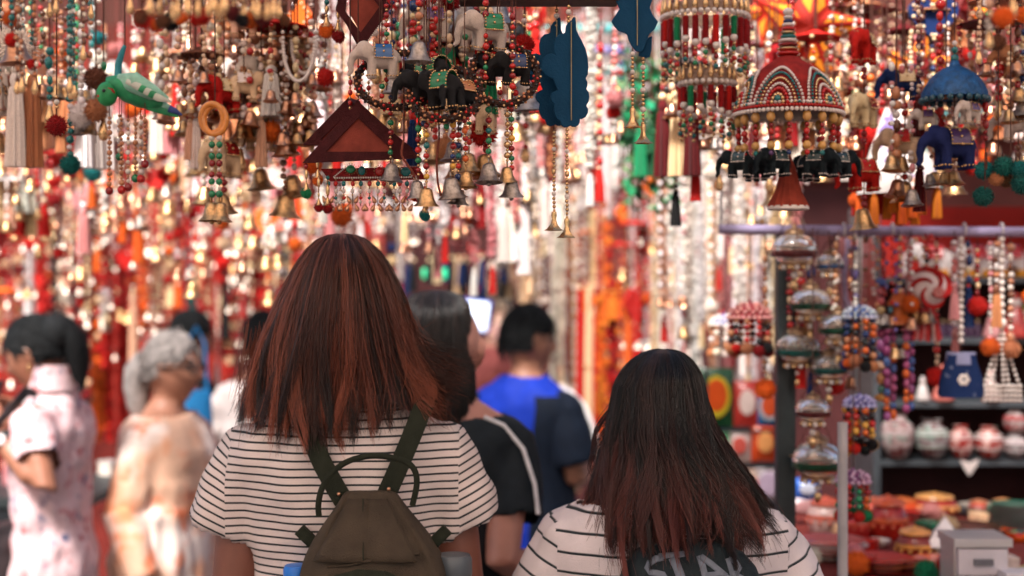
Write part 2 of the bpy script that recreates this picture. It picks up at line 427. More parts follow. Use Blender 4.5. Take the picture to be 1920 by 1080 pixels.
def person(label, px, Y, face, H, skin_m, girth=1.0, shw=1.0, arms=None, head_yaw=0, head_pitch=0, head_dz=0, head_dy=0, vox=.0065, hand_curl=.5, head_s=1.0, name='person'):
    s = H/1.70
    root = thing(name, label, 'person', ((px-960)*Y/F, Y, 0), math.radians(face))
    b = MB(); tb = [(z*s, wv*s*girth, d*s*girth, c*s) for z, wv, d, c in TORSO]
    b.loft([((0,c,z), (wv*(shw if z > 1.2*s else 1),0,0), (0,d,0)) for z, wv, d, c in tb], 24)
    b.tube([(0,-.005*s,1.42*s),(0,.004*s,1.47*s),(0,.016*s+head_dy,1.56*s+head_dz)], [.062*s,.054*s,.056*s], 16)
    for sx in (-1, 1):                                        # legs and feet
        b.tube([(sx*.085*s,0,.88*s),(sx*.092*s,.01*s,.68*s),(sx*.092*s,.012*s,.48*s),(sx*.092*s,-.012*s,.32*s),(sx*.092*s,-.008*s,.085*s)], [.098*s*girth,.080*s*girth,.056*s,.052*s,.036*s], 14)
        b.loft([((sx*.092*s,-.055*s,.035*s),(.028*s,0,0),(0,0,.032*s)),((sx*.095*s,.0,.045*s),(.038*s,0,0),(0,0,.044*s)),((sx*.10*s,.09*s,.028*s),(.046*s,0,0),(0,0,.026*s)),((sx*.10*s,.165*s,.018*s),(.034*s,0,0),(0,0,.016*s))], 12)
    hc = V((0,.018*s+head_dy,1.585*s+head_dz))
    M = Matrix.Translation(hc) @ Matrix.Rotation(math.radians(head_yaw),4,'Z') @ Matrix.Rotation(math.radians(head_pitch),4,'X') @ Matrix.Scale(s*head_s,4)
    head_grid(b, M)
    for sx in (-1, 1):                                        # ears
        c = M @ V((sx*.077, -.008, -.004)); u = (M.to_3x3() @ V((sx*.25, -.5, .12))); v = (M.to_3x3() @ V((sx*.1,.15,1)))
        b.loft([(c-M.to_3x3() @ V((sx*.012,0,0)), u.normalized()*.014*s, v.normalized()*.026*s),(c, u.normalized()*.017*s, v.normalized()*.031*s),(c+M.to_3x3() @ V((sx*.007,-.004,0)), u.normalized()*.013*s, v.normalized()*.027*s)], 12)
    J = {'s': s, 'M': M, 'hc': hc, 'tb': tb, 'girth': girth, 'shw': shw}
    for side, sx in (('L', -1), ('R', 1)):
        a = (arms or {}).get(side) or {}
        sh = V(a.get('sh', (sx*.152*s*shw, -.004*s, 1.36*s))); el = V(a.get('el', (sx*.215*s*shw, -.03*s, 1.08*s))); wr = V(a.get('wr', (sx*.225*s*shw, .05*s, .84*s)))
        g = girth**.5
        b.tube([sh+V((-sx*.05*s,0,.005*s)), sh, sh.lerp(el,.45), el, el.lerp(wr,.3), el.lerp(wr,.75), wr], [.044*s,.047*s*g,.045*s*g,.039*s*g,.041*s*g,.031*s,.026*s], 16)
        hd = V(a.get('hd', (wr-el))); hn = a.get('hn', (-sx, .1, 0))
        hand(b, wr, hd, hn, a.get('curl', hand_curl), a.get('side', sx), s)
        J[side] = (sh, el, wr)
    body = new('body', voxel(b, 'body', vox, 3), root, m=skin_m)
    e = MB()
    for sx in (-1, 1):
        b2 = MB(); b2.sphere(M @ V((sx*.031,.078,.010)), .0115*s, 12, 8); part('eye', b2, root, mat('eye_dark', (.05,.035,.03), .2))
        b2 = MB(); b2.tube([M @ V((sx*.014,.0905,.030)), M @ V((sx*.032,.0885,.036)), M @ V((sx*.050,.075,.030))], [.003*s,.004*s,.002*s], 6); part('eyebrow', b2, root, mat('brow_dark', (.03,.02,.018), .8))
    b2 = MB(); b2.tube([M @ V((-.022,.094,-.060)), M @ V((0,.1005,-.0585)), M @ V((.022,.094,-.060))], [.002*s,.0065*s,.002*s], 8); part('lips', b2, root, mat('lip', (.33,.09,.08), .45))
    return root, J
def uvset(me, uvs):
    uv = me.uv_layers.new(name='UVMap'); 
    for l in me.loops: uv.data[l.index].uv = uvs[l.vertex_index]
def wrinkle(p, amp, fr=(9,9,6), seed=0):
    return mnoise.noise(V((p[0]*fr[0]+seed, p[1]*fr[1]-seed, p[2]*fr[2]+2*seed)))*amp
def garment_body(J, z0, z1, ease=.012, hem=1.0, wr=.006, n=72, nz=46, seed=1, arms_gap=None, zneck=None, flare=None):
    """torso of a garment as one sheet: rings between two heights, eased off the body"""
    s = J['s']; vs = []; uv = []
    for i in range(nz+1):
        z = z0+(z1-z0)*i/nz; wv, d, c = torso_at(z, J['tb'])
        if z > 1.2*s: wv *= J['shw']
        ez = ease*(1.0 if z < 1.36*s else .5)
        if flare and z < flare[0]: k = 1+(flare[0]-z)/(flare[0]-z0)*flare[1]; wv *= k; d *= k
        if zneck is None and z < 1.12*s and z > .9*s: wv = max(wv, .150*s*J['girth'])
        ring = []
        for j in range(n):
            a = 2*math.pi*j/n; ca, sa = math.cos(a), math.sin(a)
            e = .86; x = (wv+ez)*math.copysign(abs(ca)**e, ca); y = c+(d+ez)*math.copysign(abs(sa)**e, sa)
            q = wrinkle((x,y,z), wr, (11,11,7), seed)+wrinkle((x,y,z), wr*.5, (30,30,12), seed+3)
            ln = math.hypot(x, y-c) or 1; x += x/ln*q; y += (y-c)/ln*q
            vs.append((x, y, z)); ring.append((x, y, z)); uv.append((a/(2*math.pi), z+.004*mnoise.noise(V((x*5,y*5,z*3)))))
    b = MB(); b.rings([vs[i*n:(i+1)*n] for i in range(nz+1)], False, False)
    return b, uv
def sleeve(b, uv, p0, p1, r0, r1, cutx=0, wr=.005, n=32, nl=16, seed=2, flat=.95, axis=None, uvk=1.0):
    p0, p1 = V(p0), V(p1); t = (p1-p0); L = t.length; t.normalize()
    v = V((0,1,0)); v = (v-t*v.dot(t)); v = v.normalized() if v.length > .1 else V((1,0,0)); u = t.cross(v)
    rs = []
    for i in range(nl+1):
        q = i/nl; c = p0.lerp(p1, q); r = r0+(r1-r0)*q; ring = []
        for j in range(n):
            a = 2*math.pi*j/n; p = c+u*r*math.cos(a)+v*r*flat*math.sin(a)
            p = p+t*(cutx*math.cos(a)*q)
            k = wrinkle(p, wr, (14,14,9), seed)*(1+q)+wrinkle(p, wr*.6, (35,35,18), seed); p = p+(p-c).normalized()*k
            ring.append(p); uv.append((a/(2*math.pi), ((p-p0).dot(axis if axis else t))*uvk))
        rs.append(ring)
    b.rings(rs, False, False)
def stripe_mat(name, period, width, base, line, off=0):
    m = mat(name, base, .85, 0, .06, 30, .25, 400, sheen=.15); n = m.node_tree.nodes; l = m.node_tree.links
    uv = n.new('ShaderNodeUVMap'); sx = n.new('ShaderNodeSeparateXYZ'); l.new(uv.outputs[0], sx.inputs[0])
    a = n.new('ShaderNodeMath'); a.operation = 'MULTIPLY_ADD'; a.inputs[1].default_value = 1/period; a.inputs[2].default_value = 100.0+off; l.new(sx.outputs[1], a.inputs[0])
    f = n.new('ShaderNodeMath'); f.operation = 'FRACT'; l.new(a.outputs[0], f.inputs[0])
    r = n.new('ShaderNodeMapRange'); r.inputs[1].default_value = width-.03; r.inputs[2].default_value = width+.03; r.inputs[3].default_value = 1; r.inputs[4].default_value = 0; l.new(f.outputs[0], r.inputs[0])
    mx = n.new('ShaderNodeMix'); mx.data_type = 'RGBA'; l.new(r.outputs[0], mx.inputs['Factor'])
    src = n['Principled BSDF'].inputs['Base Color'].links[0].from_socket
    l.new(src, mx.inputs[6]); mx.inputs[7].default_value = (*line, 1); l.new(mx.outputs[2], n['Principled BSDF'].inputs['Base Color'])
    return m
def shirt(name, root, J, z0, z1, sls, m, ease=.013, vox=.0075, wr=.006, seed=1, flare=None, hipw=.150):
    """torso and sleeves of one garment joined into a continuous cloth, open at hem, cuffs and neck; the stripes follow each panel's own grain"""
    s = J['s']; b = MB(); secs = []
    for i in range(40):
        z = z0+(z1-z0)*i/39; wv, d, c = torso_at(z, J['tb'])
        if z > 1.2*s: wv *= J['shw']
        if z < 1.12*s and z > .9*s: wv = max(wv, hipw*s*J['girth'])
        if flare and z < flare[0]: k = 1+(flare[0]-z)/(flare[0]-z0)*flare[1]; wv *= k; d *= k
        ring = []
        for j in range(40):
            a = 2*math.pi*j/40; ca, sa = math.cos(a), math.sin(a)
            ring.append(((wv+ease)*math.copysign(abs(ca)**.88, ca), c+(d+ease)*math.copysign(abs(sa)**.88, sa), z))
        secs.append(ring)
    b.rings(secs); info = []
    for p0, p1, r0, r1, ax in sls:
        p0, p1 = V(p0), V(p1); t = (p1-p0); L = t.length; t.normalize(); v = V((0,1,0)); v = (v-t*v.dot(t)); v = v.normalized() if v.length > .1 else V((1,0,0)); u = t.cross(v)
        ax = V(ax).normalized() if ax else t; rs = []
        for q in range(13):
            f = q/12; c = p0+t*(L*1.0*f); r = r0+(r1-r0)*f
            if q == 0: r *= .6; c = p0-t*r0*.55
            elif q == 1: r *= .9; c = p0-t*r0*.25
            ring = []
            for j in range(28):
                a = 2*math.pi*j/28; p = c+u*r*math.cos(a)+v*r*math.sin(a)
                if f > .3: p = p+t*((p0+ax*(L*f)-p).dot(ax)/max(.3, t.dot(ax)))*((f-.3)/.7)
                ring.append(p)
            rs.append(ring)
        b.rings(rs); info.append((p0, t, ax, L, u, r0))
    me = voxel(b, name, vox, 3)
    vs = [v.co.copy() for v in me.vertices]; ns = [v.normal.copy() for v in me.vertices]
    def which(p):
        for i, (p0, t, ax, L, u, r0) in enumerate(info):
            if abs(p.x) > abs(p0.x)+.035*s and p.x*p0.x > 0 and (p-p0).dot(t) > -r0*1.2 and ((p-p0)-t*(p-p0).dot(t)).length < r0*1.5: return i
        return -1
    keep = []; fl = []
    for f in me.polygons:
        c = f.center; n = f.normal; i = which(c); drop = False
        if c.z > z1-.004 and n.z > .6: drop = True
        if c.z < z0+.010 and n.z < -.5: drop = True
        for (p0, t, ax, L, u, r0) in info:
            if (c-p0).dot(ax) > L-.014 and n.dot(ax) > .6 and c.x*p0.x > 0: drop = True
        if not drop: keep.append(tuple(f.vertices)); fl.append(i)
    for i, p in enumerate(vs):
        q = wrinkle(p, wr, (10,10,6), seed)+wrinkle(p, wr*.8, (24,24,9), seed+3)
        low = sm(1.30*s, 1.02*s, p.z); q += mnoise.noise(V((p.x*26+seed, p.y*26, p.z*5)))*wr*2.0*low+mnoise.noise(V((p.x*13+p.z*9, p.y*10, p.z*14-p.x*12+seed)))*wr*1.2
        g = which(p)
        if g >= 0: q += wrinkle(p, wr*.8, (30,30,18), seed+5)
        vs[i] = p+ns[i]*q
    out = bpy.data.meshes.new(name); out.from_pydata([tuple(p) for p in vs], [], keep)
    uv = out.uv_layers.new(name='UVMap')
    for f, i in zip(out.polygons, fl):
        for li in f.loop_indices:
            p = vs[out.loops[li].vertex_index]
            if i < 0: vv = p.z+.0035*mnoise.noise(V((p.x*6,p.y*6,p.z*4+seed)))
            else: vv = -(p-info[i][0]).dot(info[i][2])+.003*mnoise.noise(V((p.x*9,p.y*9,p.z*9+seed)))
            uv.data[li].uv = (p.x, vv)
    out.polygons.foreach_set('use_smooth', [True]*len(out.polygons)); out.update(); bpy.data.meshes.remove(me)
    o = new(name, out, root, m=m); md = o.modifiers.new('t', 'SOLIDIFY'); md.thickness = .003; md.offset = -1
    return o
def garment(name, root, b, uv, m, thick=.003):
    me = b.mesh(name, True, 180); uvset(me, uv); o = new(name, me, root, m=m)
    so_ = o.modifiers.new('thickness', 'SOLIDIFY'); so_.thickness = thick; so_.offset = 1
    return o

def hair_mat():
    m = bpy.data.materials.new('hair'); m.use_nodes = True; n = m.node_tree.nodes; l = m.node_tree.links; b = n['Principled BSDF']
    a = n.new('ShaderNodeVertexColor'); a.layer_name = 'Col'; l.new(a.outputs[0], b.inputs['Base Color'])
    b.inputs['Roughness'].default_value = .38; b.inputs['Specular IOR Level'].default_value = .45; return m
M_HAIR = hair_mat()
def prof(tab, z):
    if z >= tab[0][0]: return tab[0][1]
    for a, c in zip(tab, tab[1:]):
        if z >= c[0]:
            t = (a[0]-z)/(a[0]-c[0]); t2 = t; return a[1]*(1-t2)+c[1]*t2
    return tab[-1][1]
def hair(root, label, cx, L, R, B, Fr, zend, n, cols, tips, seed=1, r=.00055, clumps=240, wav=.0, flick=None, phimax=2.3, kmin=.80, spread=.10, fly=.02, wavf=22, name='hair', segs=14, kb=None, cy=0.0, inner=.78, rag=.018, cross=.008, lat=0, cpow=1.3, brv=.3):
    """strands laid over an envelope: L,R,B,Fr are (z, half width) tables for the left, right, back and front of the head of hair"""
    rg = random.Random(seed); ztop = L[0][0]
    cl = []
    for i in range(clumps):
        ph = rg.uniform(-phimax, phimax); k = kmin+(1-kmin)*rg.random()**.6
        c0 = rg.choices(cols, [q[1] for q in cols])[0][0]; c1 = rg.choices(tips, [q[1] for q in tips])[0][0]
        cl.append((ph, k, rg.uniform(0, 6.28), rg.uniform(.4, 1.5), c0, c1, rg.gauss(0,rag), rg.gauss(0,cross)))
    vs = []; fs = []; cs = []
    def env(ph, z):
        s_, c_ = math.sin(ph), math.cos(ph); rs_ = prof(R if s_ > 0 else L, z); rb = prof(B if c_ > 0 else Fr, z)
        return cx(z)+rs_*s_, cy-rb*c_
    for i in range(n):
        ph0, kc, w0, wa, c0, c1, dz, dph = cl[rg.randrange(clumps)] if rg.random() > .06 else (rg.uniform(-phimax, phimax), rg.uniform(kmin,1), rg.uniform(0,6), 1, rg.choice(cols)[0], rg.choice(tips)[0], rg.uniform(-.03,.03), rg.uniform(-.02,.02))
        g = rg.gauss(0, spread); ze = zend(ph0)+dz+rg.gauss(0,.012); zr = ztop-rg.random()**2*.07-.001; k1 = min(1.02, kc+rg.gauss(0,.02)); fl = rg.gauss(0, fly) if rg.random() < .12 else 0
        tw = rg.uniform(.6,1.4); br = rg.uniform(1-brv,1+brv*1.1); pts = []
        fdir = rg.uniform(-1,1)
        for q in range(segs+1):
            t = q/segs; tt = t**1.5 if zr-ztop > -.02 else t**1.15
            z = zr+(ze-zr)*tt
            ph = ph0+g*(1-.92*t**1.4)+dph*6*t*t+fl*4*t*t*fdir
            k = (k1*.97 if t < .05 else k1)+wav*wa*t*t*math.sin(w0+wavf*t*1.0)*.6+fl*t*t
            if t < .25: k = k*(.985+.06*t)
            x, y = env(ph+wav*wa*t*t*math.cos(w0+wavf*t)*.8, z); c = cx(z)
            x = c+(x-c)*k; y = cy+(y-cy)*k
            if lat: x += lat*wa*t**2.2*math.sin(w0*1.7+wavf*.8*t); y += lat*.8*wa*t**2.2*math.cos(w0+wavf*.7*t); z += lat*.3*t*math.sin(w0*3)
            if flick: fx, fy, fz = flick(ph0, t); x += fx*tw; y += fy*tw; z += fz*tw
            pts.append(V((x,y,z)))
        o = len(vs)
        for q, p in enumerate(pts):
            t = q/segs; rr = r*(1-.65*t**3)*(1.15 if q < 3 else 1); d = pts[min(q+1,segs)]-pts[max(q-1,0)]
            d = d.normalized() if d.length > 1e-7 else V((0,0,-1)); u = d.cross(V((0,-1,0))); u = u.normalized() if u.length > .05 else V((1,0,0)); v = d.cross(u)
            for a in (0, 2.0944, 4.1888): vs.append(p+u*rr*math.cos(a)+v*rr*math.sin(a))
            te = t**cpow; cc = [c0[j]*(1-te)+c1[j]*te for j in range(3)]
            cs += [(*[x*br for x in cc], 1)]*3
        for q in range(segs):
            for a in range(3):
                e = (a+1) % 3; fs.append((o+q*3+a, o+q*3+e, o+q*3+3+e, o+q*3+3+a))
    # dark under-layer that closes the gaps between the locks
    nz, na = 30, 56; o = len(vs)
    for i in range(nz+1):
        for j in range(na+1):
            ph = -phimax+2*phimax*j/na; ze = zend(ph)+.055
            z = ztop-.006+(ze-ztop)*(i/nz)**1.4; x, y = env(ph, z); c = cx(z)
            kk = inner*(1+.03*math.sin(ph*37)+.02*math.sin(ph*71+z*9))
            vs.append(V((c+(x-c)*kk, cy+(y-cy)*kk, z))); cs.append((*[q*.45 for q in cols[0][0]], 1))
    for i in range(nz):
        for j in range(na): a = o+i*(na+1)+j; fs.append((a, a+1, a+na+2, a+na+1))
    me = bpy.data.meshes.new(name); me.from_pydata([tuple(p) for p in vs], [], fs)
    ca = me.color_attributes.new('Col', 'FLOAT_COLOR', 'POINT'); ca.data.foreach_set('color', [x for c in cs for x in c])
    me.polygons.foreach_set('use_smooth', [True]*len(me.polygons)); me.update()
    o = new(name, me, root, m=M_HAIR); 
    if label: o['label'] = label
    return o
def hair_cap(root, J, inside, k=1.10, m=None, name='hair', bumps=.012, M=None, ns=1300, ln=.045):
    b = MB(); M = M or J['M']
    def kf(th, ph, p):
        v = inside(p)                                         # 0..1 smooth
        return .94+(k-.94)*v+v*bumps*math.sin(ph*46+3*math.sin(th*3))+v*.018*mnoise.noise(p*40)
    head_grid(b, M, kf, 48, 72); rg = random.Random(7); c = 0
    while c < ns:                                             # loose short locks lying over the mass, so its edge is broken
        th, ph = math.acos(rg.uniform(-.7,1)), rg.uniform(0,6.283); p = head_pt(th, ph, 1.0001)
        c += 1
        if inside(p) < .5: continue
        d = V((rg.gauss(0,.4)*.5, -.55+rg.gauss(0,.35), -.6+rg.gauss(0,.4)))
        n_ = V((p.x/.0058, p.y/.009, p.z/.0139)).normalized(); d = (d-n_*d.dot(n_)*.85).normalized(); L_ = ln*rg.uniform(.5,1.3)
        pts = [M @ (p*(k+.01)), M @ (p*(k+.02)+d*L_*.5), M @ (p*(k-.01)+d*L_-n_*.004)]
        b.tube(pts, [.0022,.0018,.0005], 3)
    return part(name, b, root, m)
def sm(a, b_, x): t = max(0, min(1, (x-a)/(b_-a))); return t*t*(3-2*t)

# ---- woman in the finely striped tee (red-brown bob, olive backpack)
k1 = 2.3/F
w1, J = person('woman with copper red bob in a thinly striped white tee wearing an olive backpack', 650, 2.3, 0, 1.665, skin('fair', (.20,.070,.044)), .98, 1.02,
    arms={'L': {'sh': (-.152,0,1.34), 'el': (-.182,-.015,1.075), 'wr': (-.19,.12,.86)}, 'R': {'sh': (.152,0,1.34), 'el': (.190,-.01,1.075), 'wr': (.16,.16,.90)}})
M_STR1 = stripe_mat('striped_jersey', .0120, .26, (.70,.60,.575), (.022,.028,.032))
shirt('shirt', w1, J, .86, 1.418, [((sx*.146,-.004,1.338), (sx*.200,-.004,1.212), .063, .063, (sx*.46,0,-.87)) for sx in (-1,1)], M_STR1, seed=1, wr=.007)
b = MB(); b.loft([((0,0,z),(wv,0,0),(0,d,0)) for z, wv, d in ((.50,.185,.14),(.70,.19,.14),(.85,.182,.13),(.96,.165,.118))], 24, True, False); part('skirt', b, w1, mat('dark_denim', (.02,.025,.04), .9, 0, .3, 40))
zz = lambda py: CZ-(py-540)*k1
mm = lambda t: [(zz(y), x*k1) for y, x in t]
L = mm([(437,0),(441,30),(450,48),(465,66),(490,86),(520,104),(560,124),(600,142),(650,162),(700,176),(745,188),(800,190)])
R = mm([(437,0),(441,30),(450,48),(465,64),(490,82),(520,96),(560,112),(600,124),(650,140),(700,156),(735,165),(800,150)])
Bk = [(zz(437),0),(zz(441),.03),(zz(450),.055),(zz(470),.078),(zz(500),.10),(zz(560),.118),(zz(640),.122),(zz(720),.118),(zz(820),.125)]
Fr = [(zz(437),0),(zz(441),.03),(zz(450),.05),(zz(480),.085),(zz(560),.10),(zz(700),.10),(zz(820),.09)]
cxz = lambda z: (prof([(zz(437),-8),(zz(520),-4),(zz(700),-2),(zz(820),-4)], z))*k1
def zend1(ph):
    d = math.degrees(ph)
    return zz(prof([(200,770),(90,742),(60,760),(30,778),(0,788),(-20,806),(-40,800),(-62,782),(-90,762),(-200,770)], d))
def flick1(ph, t):
    q = max(0, math.sin(ph))**2*max(0, t-.72)/.28; q2 = max(0, t-.8)/.2; h = math.sin(ph*61)
    return (.050*q*q+.010*h*q2*q2, -.008*q-.010*abs(math.sin(ph*43))*q2*q2, .026*q*q)
hair(w1, 'straight copper red bob with flicked ends', cxz, L, R, Bk, Fr, zend1, 8200,
     [((.085,.029,.021),4),((.15,.048,.033),3.5),((.27,.088,.058),3.5),((.024,.012,.010),2)], [((.045,.014,.009),3),((.20,.050,.026),3),((.33,.088,.046),3),((.014,.008,.007),3)],
     seed=4, clumps=120, flick=flick1, wav=.035, fly=.06, kmin=.70, phimax=2.2, wavf=7, inner=.66, rag=.013, cross=.03, lat=.013, spread=.085, brv=.13, r=.00065)
# loose wisps hanging by the face on the left and flying out to the right
b = MB(); rg = random.Random(9); 
for i in range(150):
    x0 = rg.uniform(-.165,-.105); y0 = rg.uniform(-.05,.06); z0 = zz(rg.uniform(600,660)); x1 = x0+rg.uniform(-.02,.012); z1 = zz(rg.uniform(740,860)) if x0 > -.15 else zz(rg.uniform(700,770))
    b.tube([(x0,y0,z0),(x0-.006,y0-.01,z0*.6+z1*.4),(x1,y0-.03,z1)], [.0005,.0005,.0002], 3)
for i in range(60):
    z0 = zz(rg.uniform(560,740)); x0 = prof(R, z0)*rg.uniform(.9,1.0); a = rg.uniform(.02,.055)
    b.tube([(x0,-.02,z0),(x0+a*.5,-.04,z0-rg.uniform(.02,.05)),(x0+a,-.05,z0-rg.uniform(.02,.07))], [.0005,.0004,.0002], 3)
part('wisps', b, w1, mat('copper_hair', (.16,.042,.024), .4, 0, .4, 30), kind='stuff')

# olive backpack with webbing straps
M_OLIVE = mat('olive_canvas', (.060,.044,.030), .75, 0, .30, 22, .35, 500); M_WEB = mat('olive_webbing', (.024,.028,.018), .8, 0, .25, 60, .5, 900)
Yb = 2.155; kb_ = Yb/F
def bp(px, py, dy=0): p = at(px, py, Yb+dy); return V((p.x, dy, p.z))
t = thing('backpack', 'olive brown canvas backpack with webbing straps on the woman in the thinly striped tee', 'backpack', (0, Yb, 0))
b = MB(); rs = []; tab = [(921,692,48,.010),(930,694,52,.018),(960,694,72,.030),(1000,697,104,.044),(1040,699,128,.055),(1080,701,140,.064),(1150,702,142,.072),(1240,702,142,.074),(1330,702,136,.070),(1350,702,120,.06)]
for py, c, hw, d in tab:
    z = CZ-(py-540)*kb_; x = (c-960)*kb_; ring = []
    for j in range(48):
        a = 2*math.pi*j/48; ca, sa = math.cos(a), math.sin(a); e = .55
        X = x+hw*kb_*math.copysign(abs(ca)**e, ca); Yy = .012+d*math.copysign(abs(sa)**e, sa)
        q = wrinkle((X,Yy,z), .009, (22,22,9), 7)+.007*math.sin(ca*8+z*14)*min(1,hw/110)*(1 if sa < 0 else 0)
        ring.append((X, Yy-abs(q)*1.0, z))
    rs.append(ring)
b.rings(rs); bagm = b.mesh('bag', True, 60); bago = new('bag', bagm, t, m=M_OLIVE); md = bago.modifiers.new('s', 'SUBSURF'); md.levels = md.render_levels = 2
def strap(pts, wv, m, nm, th=.0022, tw=V((0,-1,0)), parent=t):
    b = MB(); pts = [V(p) for p in pts]; rs = []
    for i, p in enumerate(pts):
        d = (pts[min(i+1,len(pts)-1)]-pts[max(i-1,0)]).normalized(); u = d.cross(tw).normalized(); nrm = u.cross(d)
        rs.append([p+u*wv/2+nrm*th, p-u*wv/2+nrm*th, p-u*wv/2-nrm*th, p+u*wv/2-nrm*th])
    b.rings(rs); return part(nm, b, parent, m, True, 40)
def back_y(z): wv, d, c = torso_at(z, J['tb']); return 2.3-Yb+c-d-.026
def sp(px, py, f=1.0, over=0):
    p = at(px, py, 2.20); return V((p.x, back_y(p.z)*f+over, p.z))
sl_ = [sp(648,935),sp(630,905),sp(610,870),sp(590,830),sp(572,795)]; q = sl_[-1]; sl_ += [V((q.x-.015,q.y+.03,q.z+.035)), V((q.x-.02,q.y+.10,q.z+.04)), V((q.x-.02,q.y+.2,q.z-.06))]
sr_ = [sp(724,930),sp(742,890),sp(760,848),sp(776,808),sp(788,775)]; q = sr_[-1]; sr_ += [V((q.x+.012,q.y+.03,q.z+.022)), V((q.x+.018,q.y+.10,q.z+.025)), V((q.x+.02,q.y+.2,q.z-.06))]
for s_ in (sl_, sr_):
    so1 = strap(s_, .030, M_WEB, 'strap')
    c = s_[0]*.55+s_[1]*.45; rv = MB(); rv.sphere(c+V((0,-.005,0)), (.0032,.002,.0032), 10, 6); part('rivet', rv, so1, M_COPPER)
hp = [bp(598,968,-.012),bp(597,945,-.018),bp(604,915,-.022),bp(624,885,-.025),bp(655,864,-.026),bp(695,855,-.026),bp(735,858,-.026),bp(765,868,-.025),bp(779,886,-.022),bp(781,912,-.018),bp(773,948,-.012)]
def smoothpath(p, n=4):
    out = []
    for i in range(len(p)-1):
        a, b_, c, d = p[max(i-1,0)], p[i], p[i+1], p[min(i+2,len(p)-1)]
        for j in range(n):
            t_ = j/n; out.append(.5*((2*b_)+(c-a)*t_+(2*a-5*b_+4*c-d)*t_*t_+(3*b_-a-3*c+d)*t_**3))
    out.append(p[-1]); return out
b = MB(); b.tube(smoothpath(hp), .0046, 8, True, .55); part('handle', b, t, M_WEB)
def bagfront(px, py, lift=.002):                              # a point on the bag's front skin
    hw, d, c = [next((A[i]*(1-q)+B_[i]*q) for A, B_ in zip(tab, tab[1:]) if A[0] <= py <= B_[0] for q in [(py-A[0])/(B_[0]-A[0])]) for i in (2,3,1)]
    u = max(-1, min(1, (px-c)/hw)); e = .55; ca = math.copysign(abs(u)**(1/e), u); sa = math.sqrt(max(0,1-ca*ca))
    return V(((px-960)*kb_, .012-d*sa**e-lift-.004, CZ-(py-540)*kb_))
b = MB(); b.tube(smoothpath([bagfront(683,932,.0068),bagfront(684,960,.0068),bagfront(686,1000,.0068),bagfront(688,1038,.0068)]), .0011, 6); part('seam', b, t, M_WEB)
b = MB(); b.tube(smoothpath([bagfront(622,1050,.004),bagfront(660,1047,.004),bagfront(690,1041,.004),bagfront(740,1034,.004),bagfront(790,1028,.004)]), .0022, 6); part('flap_hem', b, t, M_OLIVE)
fl = MB(); rs = []
for i in range(9):
    row = []
    for j in range(17):
        py = 934+i*(1042-934)/8; hw = 36+i*7.5; px = 692+(j/8-1)*hw
        p = bagfront(px, py, .004+.003*math.sin(i*.4)); row.append(p+V((0, wrinkle(p, .006, (25,25,25), 3)-.0045*(i/8)*abs(math.sin(j*1.05+.4*math.sin(i)))+.004*math.exp(-((j-8)/.8)**2), 0)))
    rs.append(row)
fl.rings(rs, False, False, False); o = part('flap', fl, t, M_OLIVE); md = o.modifiers.new('t', 'SOLIDIFY'); md.thickness = .0025
strap([bagfront(620,1085,.006),bagfront(640,1070,.009),bagfront(680,1060,.010),bagfront(730,1063,.010),bagfront(775,1085,.006)], .012, M_WEB, 'pocket_webbing', parent=t, tw=V((0,-1,.2)))
for sx in (-1, 1):
    px = 700+sx*126
    b = MB(); b.box(bp(px, 1005, .02), (.018,.012,.030), Matrix.Rotation(sx*.8,3,'Y')); part('side_tab', b, t, M_WEB, False)
    b = MB(); p0 = bp(px+sx*12, 1100, .02); b.loft([(p0+V((0,0,.012)),(.034,0,0),(0,.036,0)),(p0+V((0,0,-.10)),(.036,0,0),(0,.038,0))], 16, True, True); part('side_pocket', b, t, M_OLIVE)
def bottle(label, px, py, body, cap, r=.026):
    p = bp(px, py, .02); q = thing('water_bottle', label, 'bottle', (p.x, Yb+.02, p.z-.20))
    b = MB(); b.lathe([(0,0),(r*.95,0),(r,.01),(r,.15),(r*.75,.172),(r*.6,.175)], 20); part('bottle_body', b, q, body)
    b = MB(); b.lathe([(r*.80,.168),(r*.84,.172),(r*.84,.196),(r*.74,.202),(0,.203)], 28, mod=lambda f, z: 1+(.015*math.cos(2*math.pi*14*f) if z < .195 else 0)); part('cap', b, q, cap)
bottle('bright blue bottle cap showing at the left pocket of the olive backpack', 558, 1062, mat('clear_blue', (.25,.45,.6), .15), mat('blue_plastic', (.006,.16,.62), .35, 0, .1))
bottle('grey black flask top showing at the right pocket of the olive backpack', 850, 1042, mat('black_steel', (.02,.022,.024), .3, .5), mat('slate_plastic', (.075,.09,.105), .4, 0, .1), .034)

# ---- woman with long dark hair, broad striped tee
k2 = 2.28/F
w2, J2 = person('woman with long dark hair reddening at the ends in a broadly striped tee', 1252, 2.28, 0, 1.50, skin('fair2', (.26,.10,.07)), 1.20, 1.08, head_dz=-.022, head_s=1.0,
    arms={'L': {'sh': (-.162,0,1.20), 'el': (-.215,-.01,.97), 'wr': (-.21,.13,.80)}, 'R': {'sh': (.162,0,1.20), 'el': (.215,-.01,.97), 'wr': (.20,.13,.80)}})
M_STR2 = stripe_mat('broad_striped_jersey', .0300, .135, (.66,.585,.60), (.020,.028,.032), .35)
shirt('shirt', w2, J2, .74, 1.262, [((sx*.150,-.004,1.195), (sx*.218,-.01,1.00), .070, .067, (sx*.42,0,-.9)) for sx in (-1,1)], M_STR2, ease=.016, seed=5, wr=.007)
b = MB(); b.loft([((0,0,z),(wv,0,0),(0,d,0)) for z, wv, d in ((.1,.19,.14),(.5,.2,.15),(.7,.21,.155),(.80,.20,.145))], 24, True, False); part('skirt', b, w2, mat('dark_denim'))
zz2 = lambda py: CZ-(py-540)*k2
mm2 = lambda t_: [(zz2(y), x*k2) for y, x in t_]
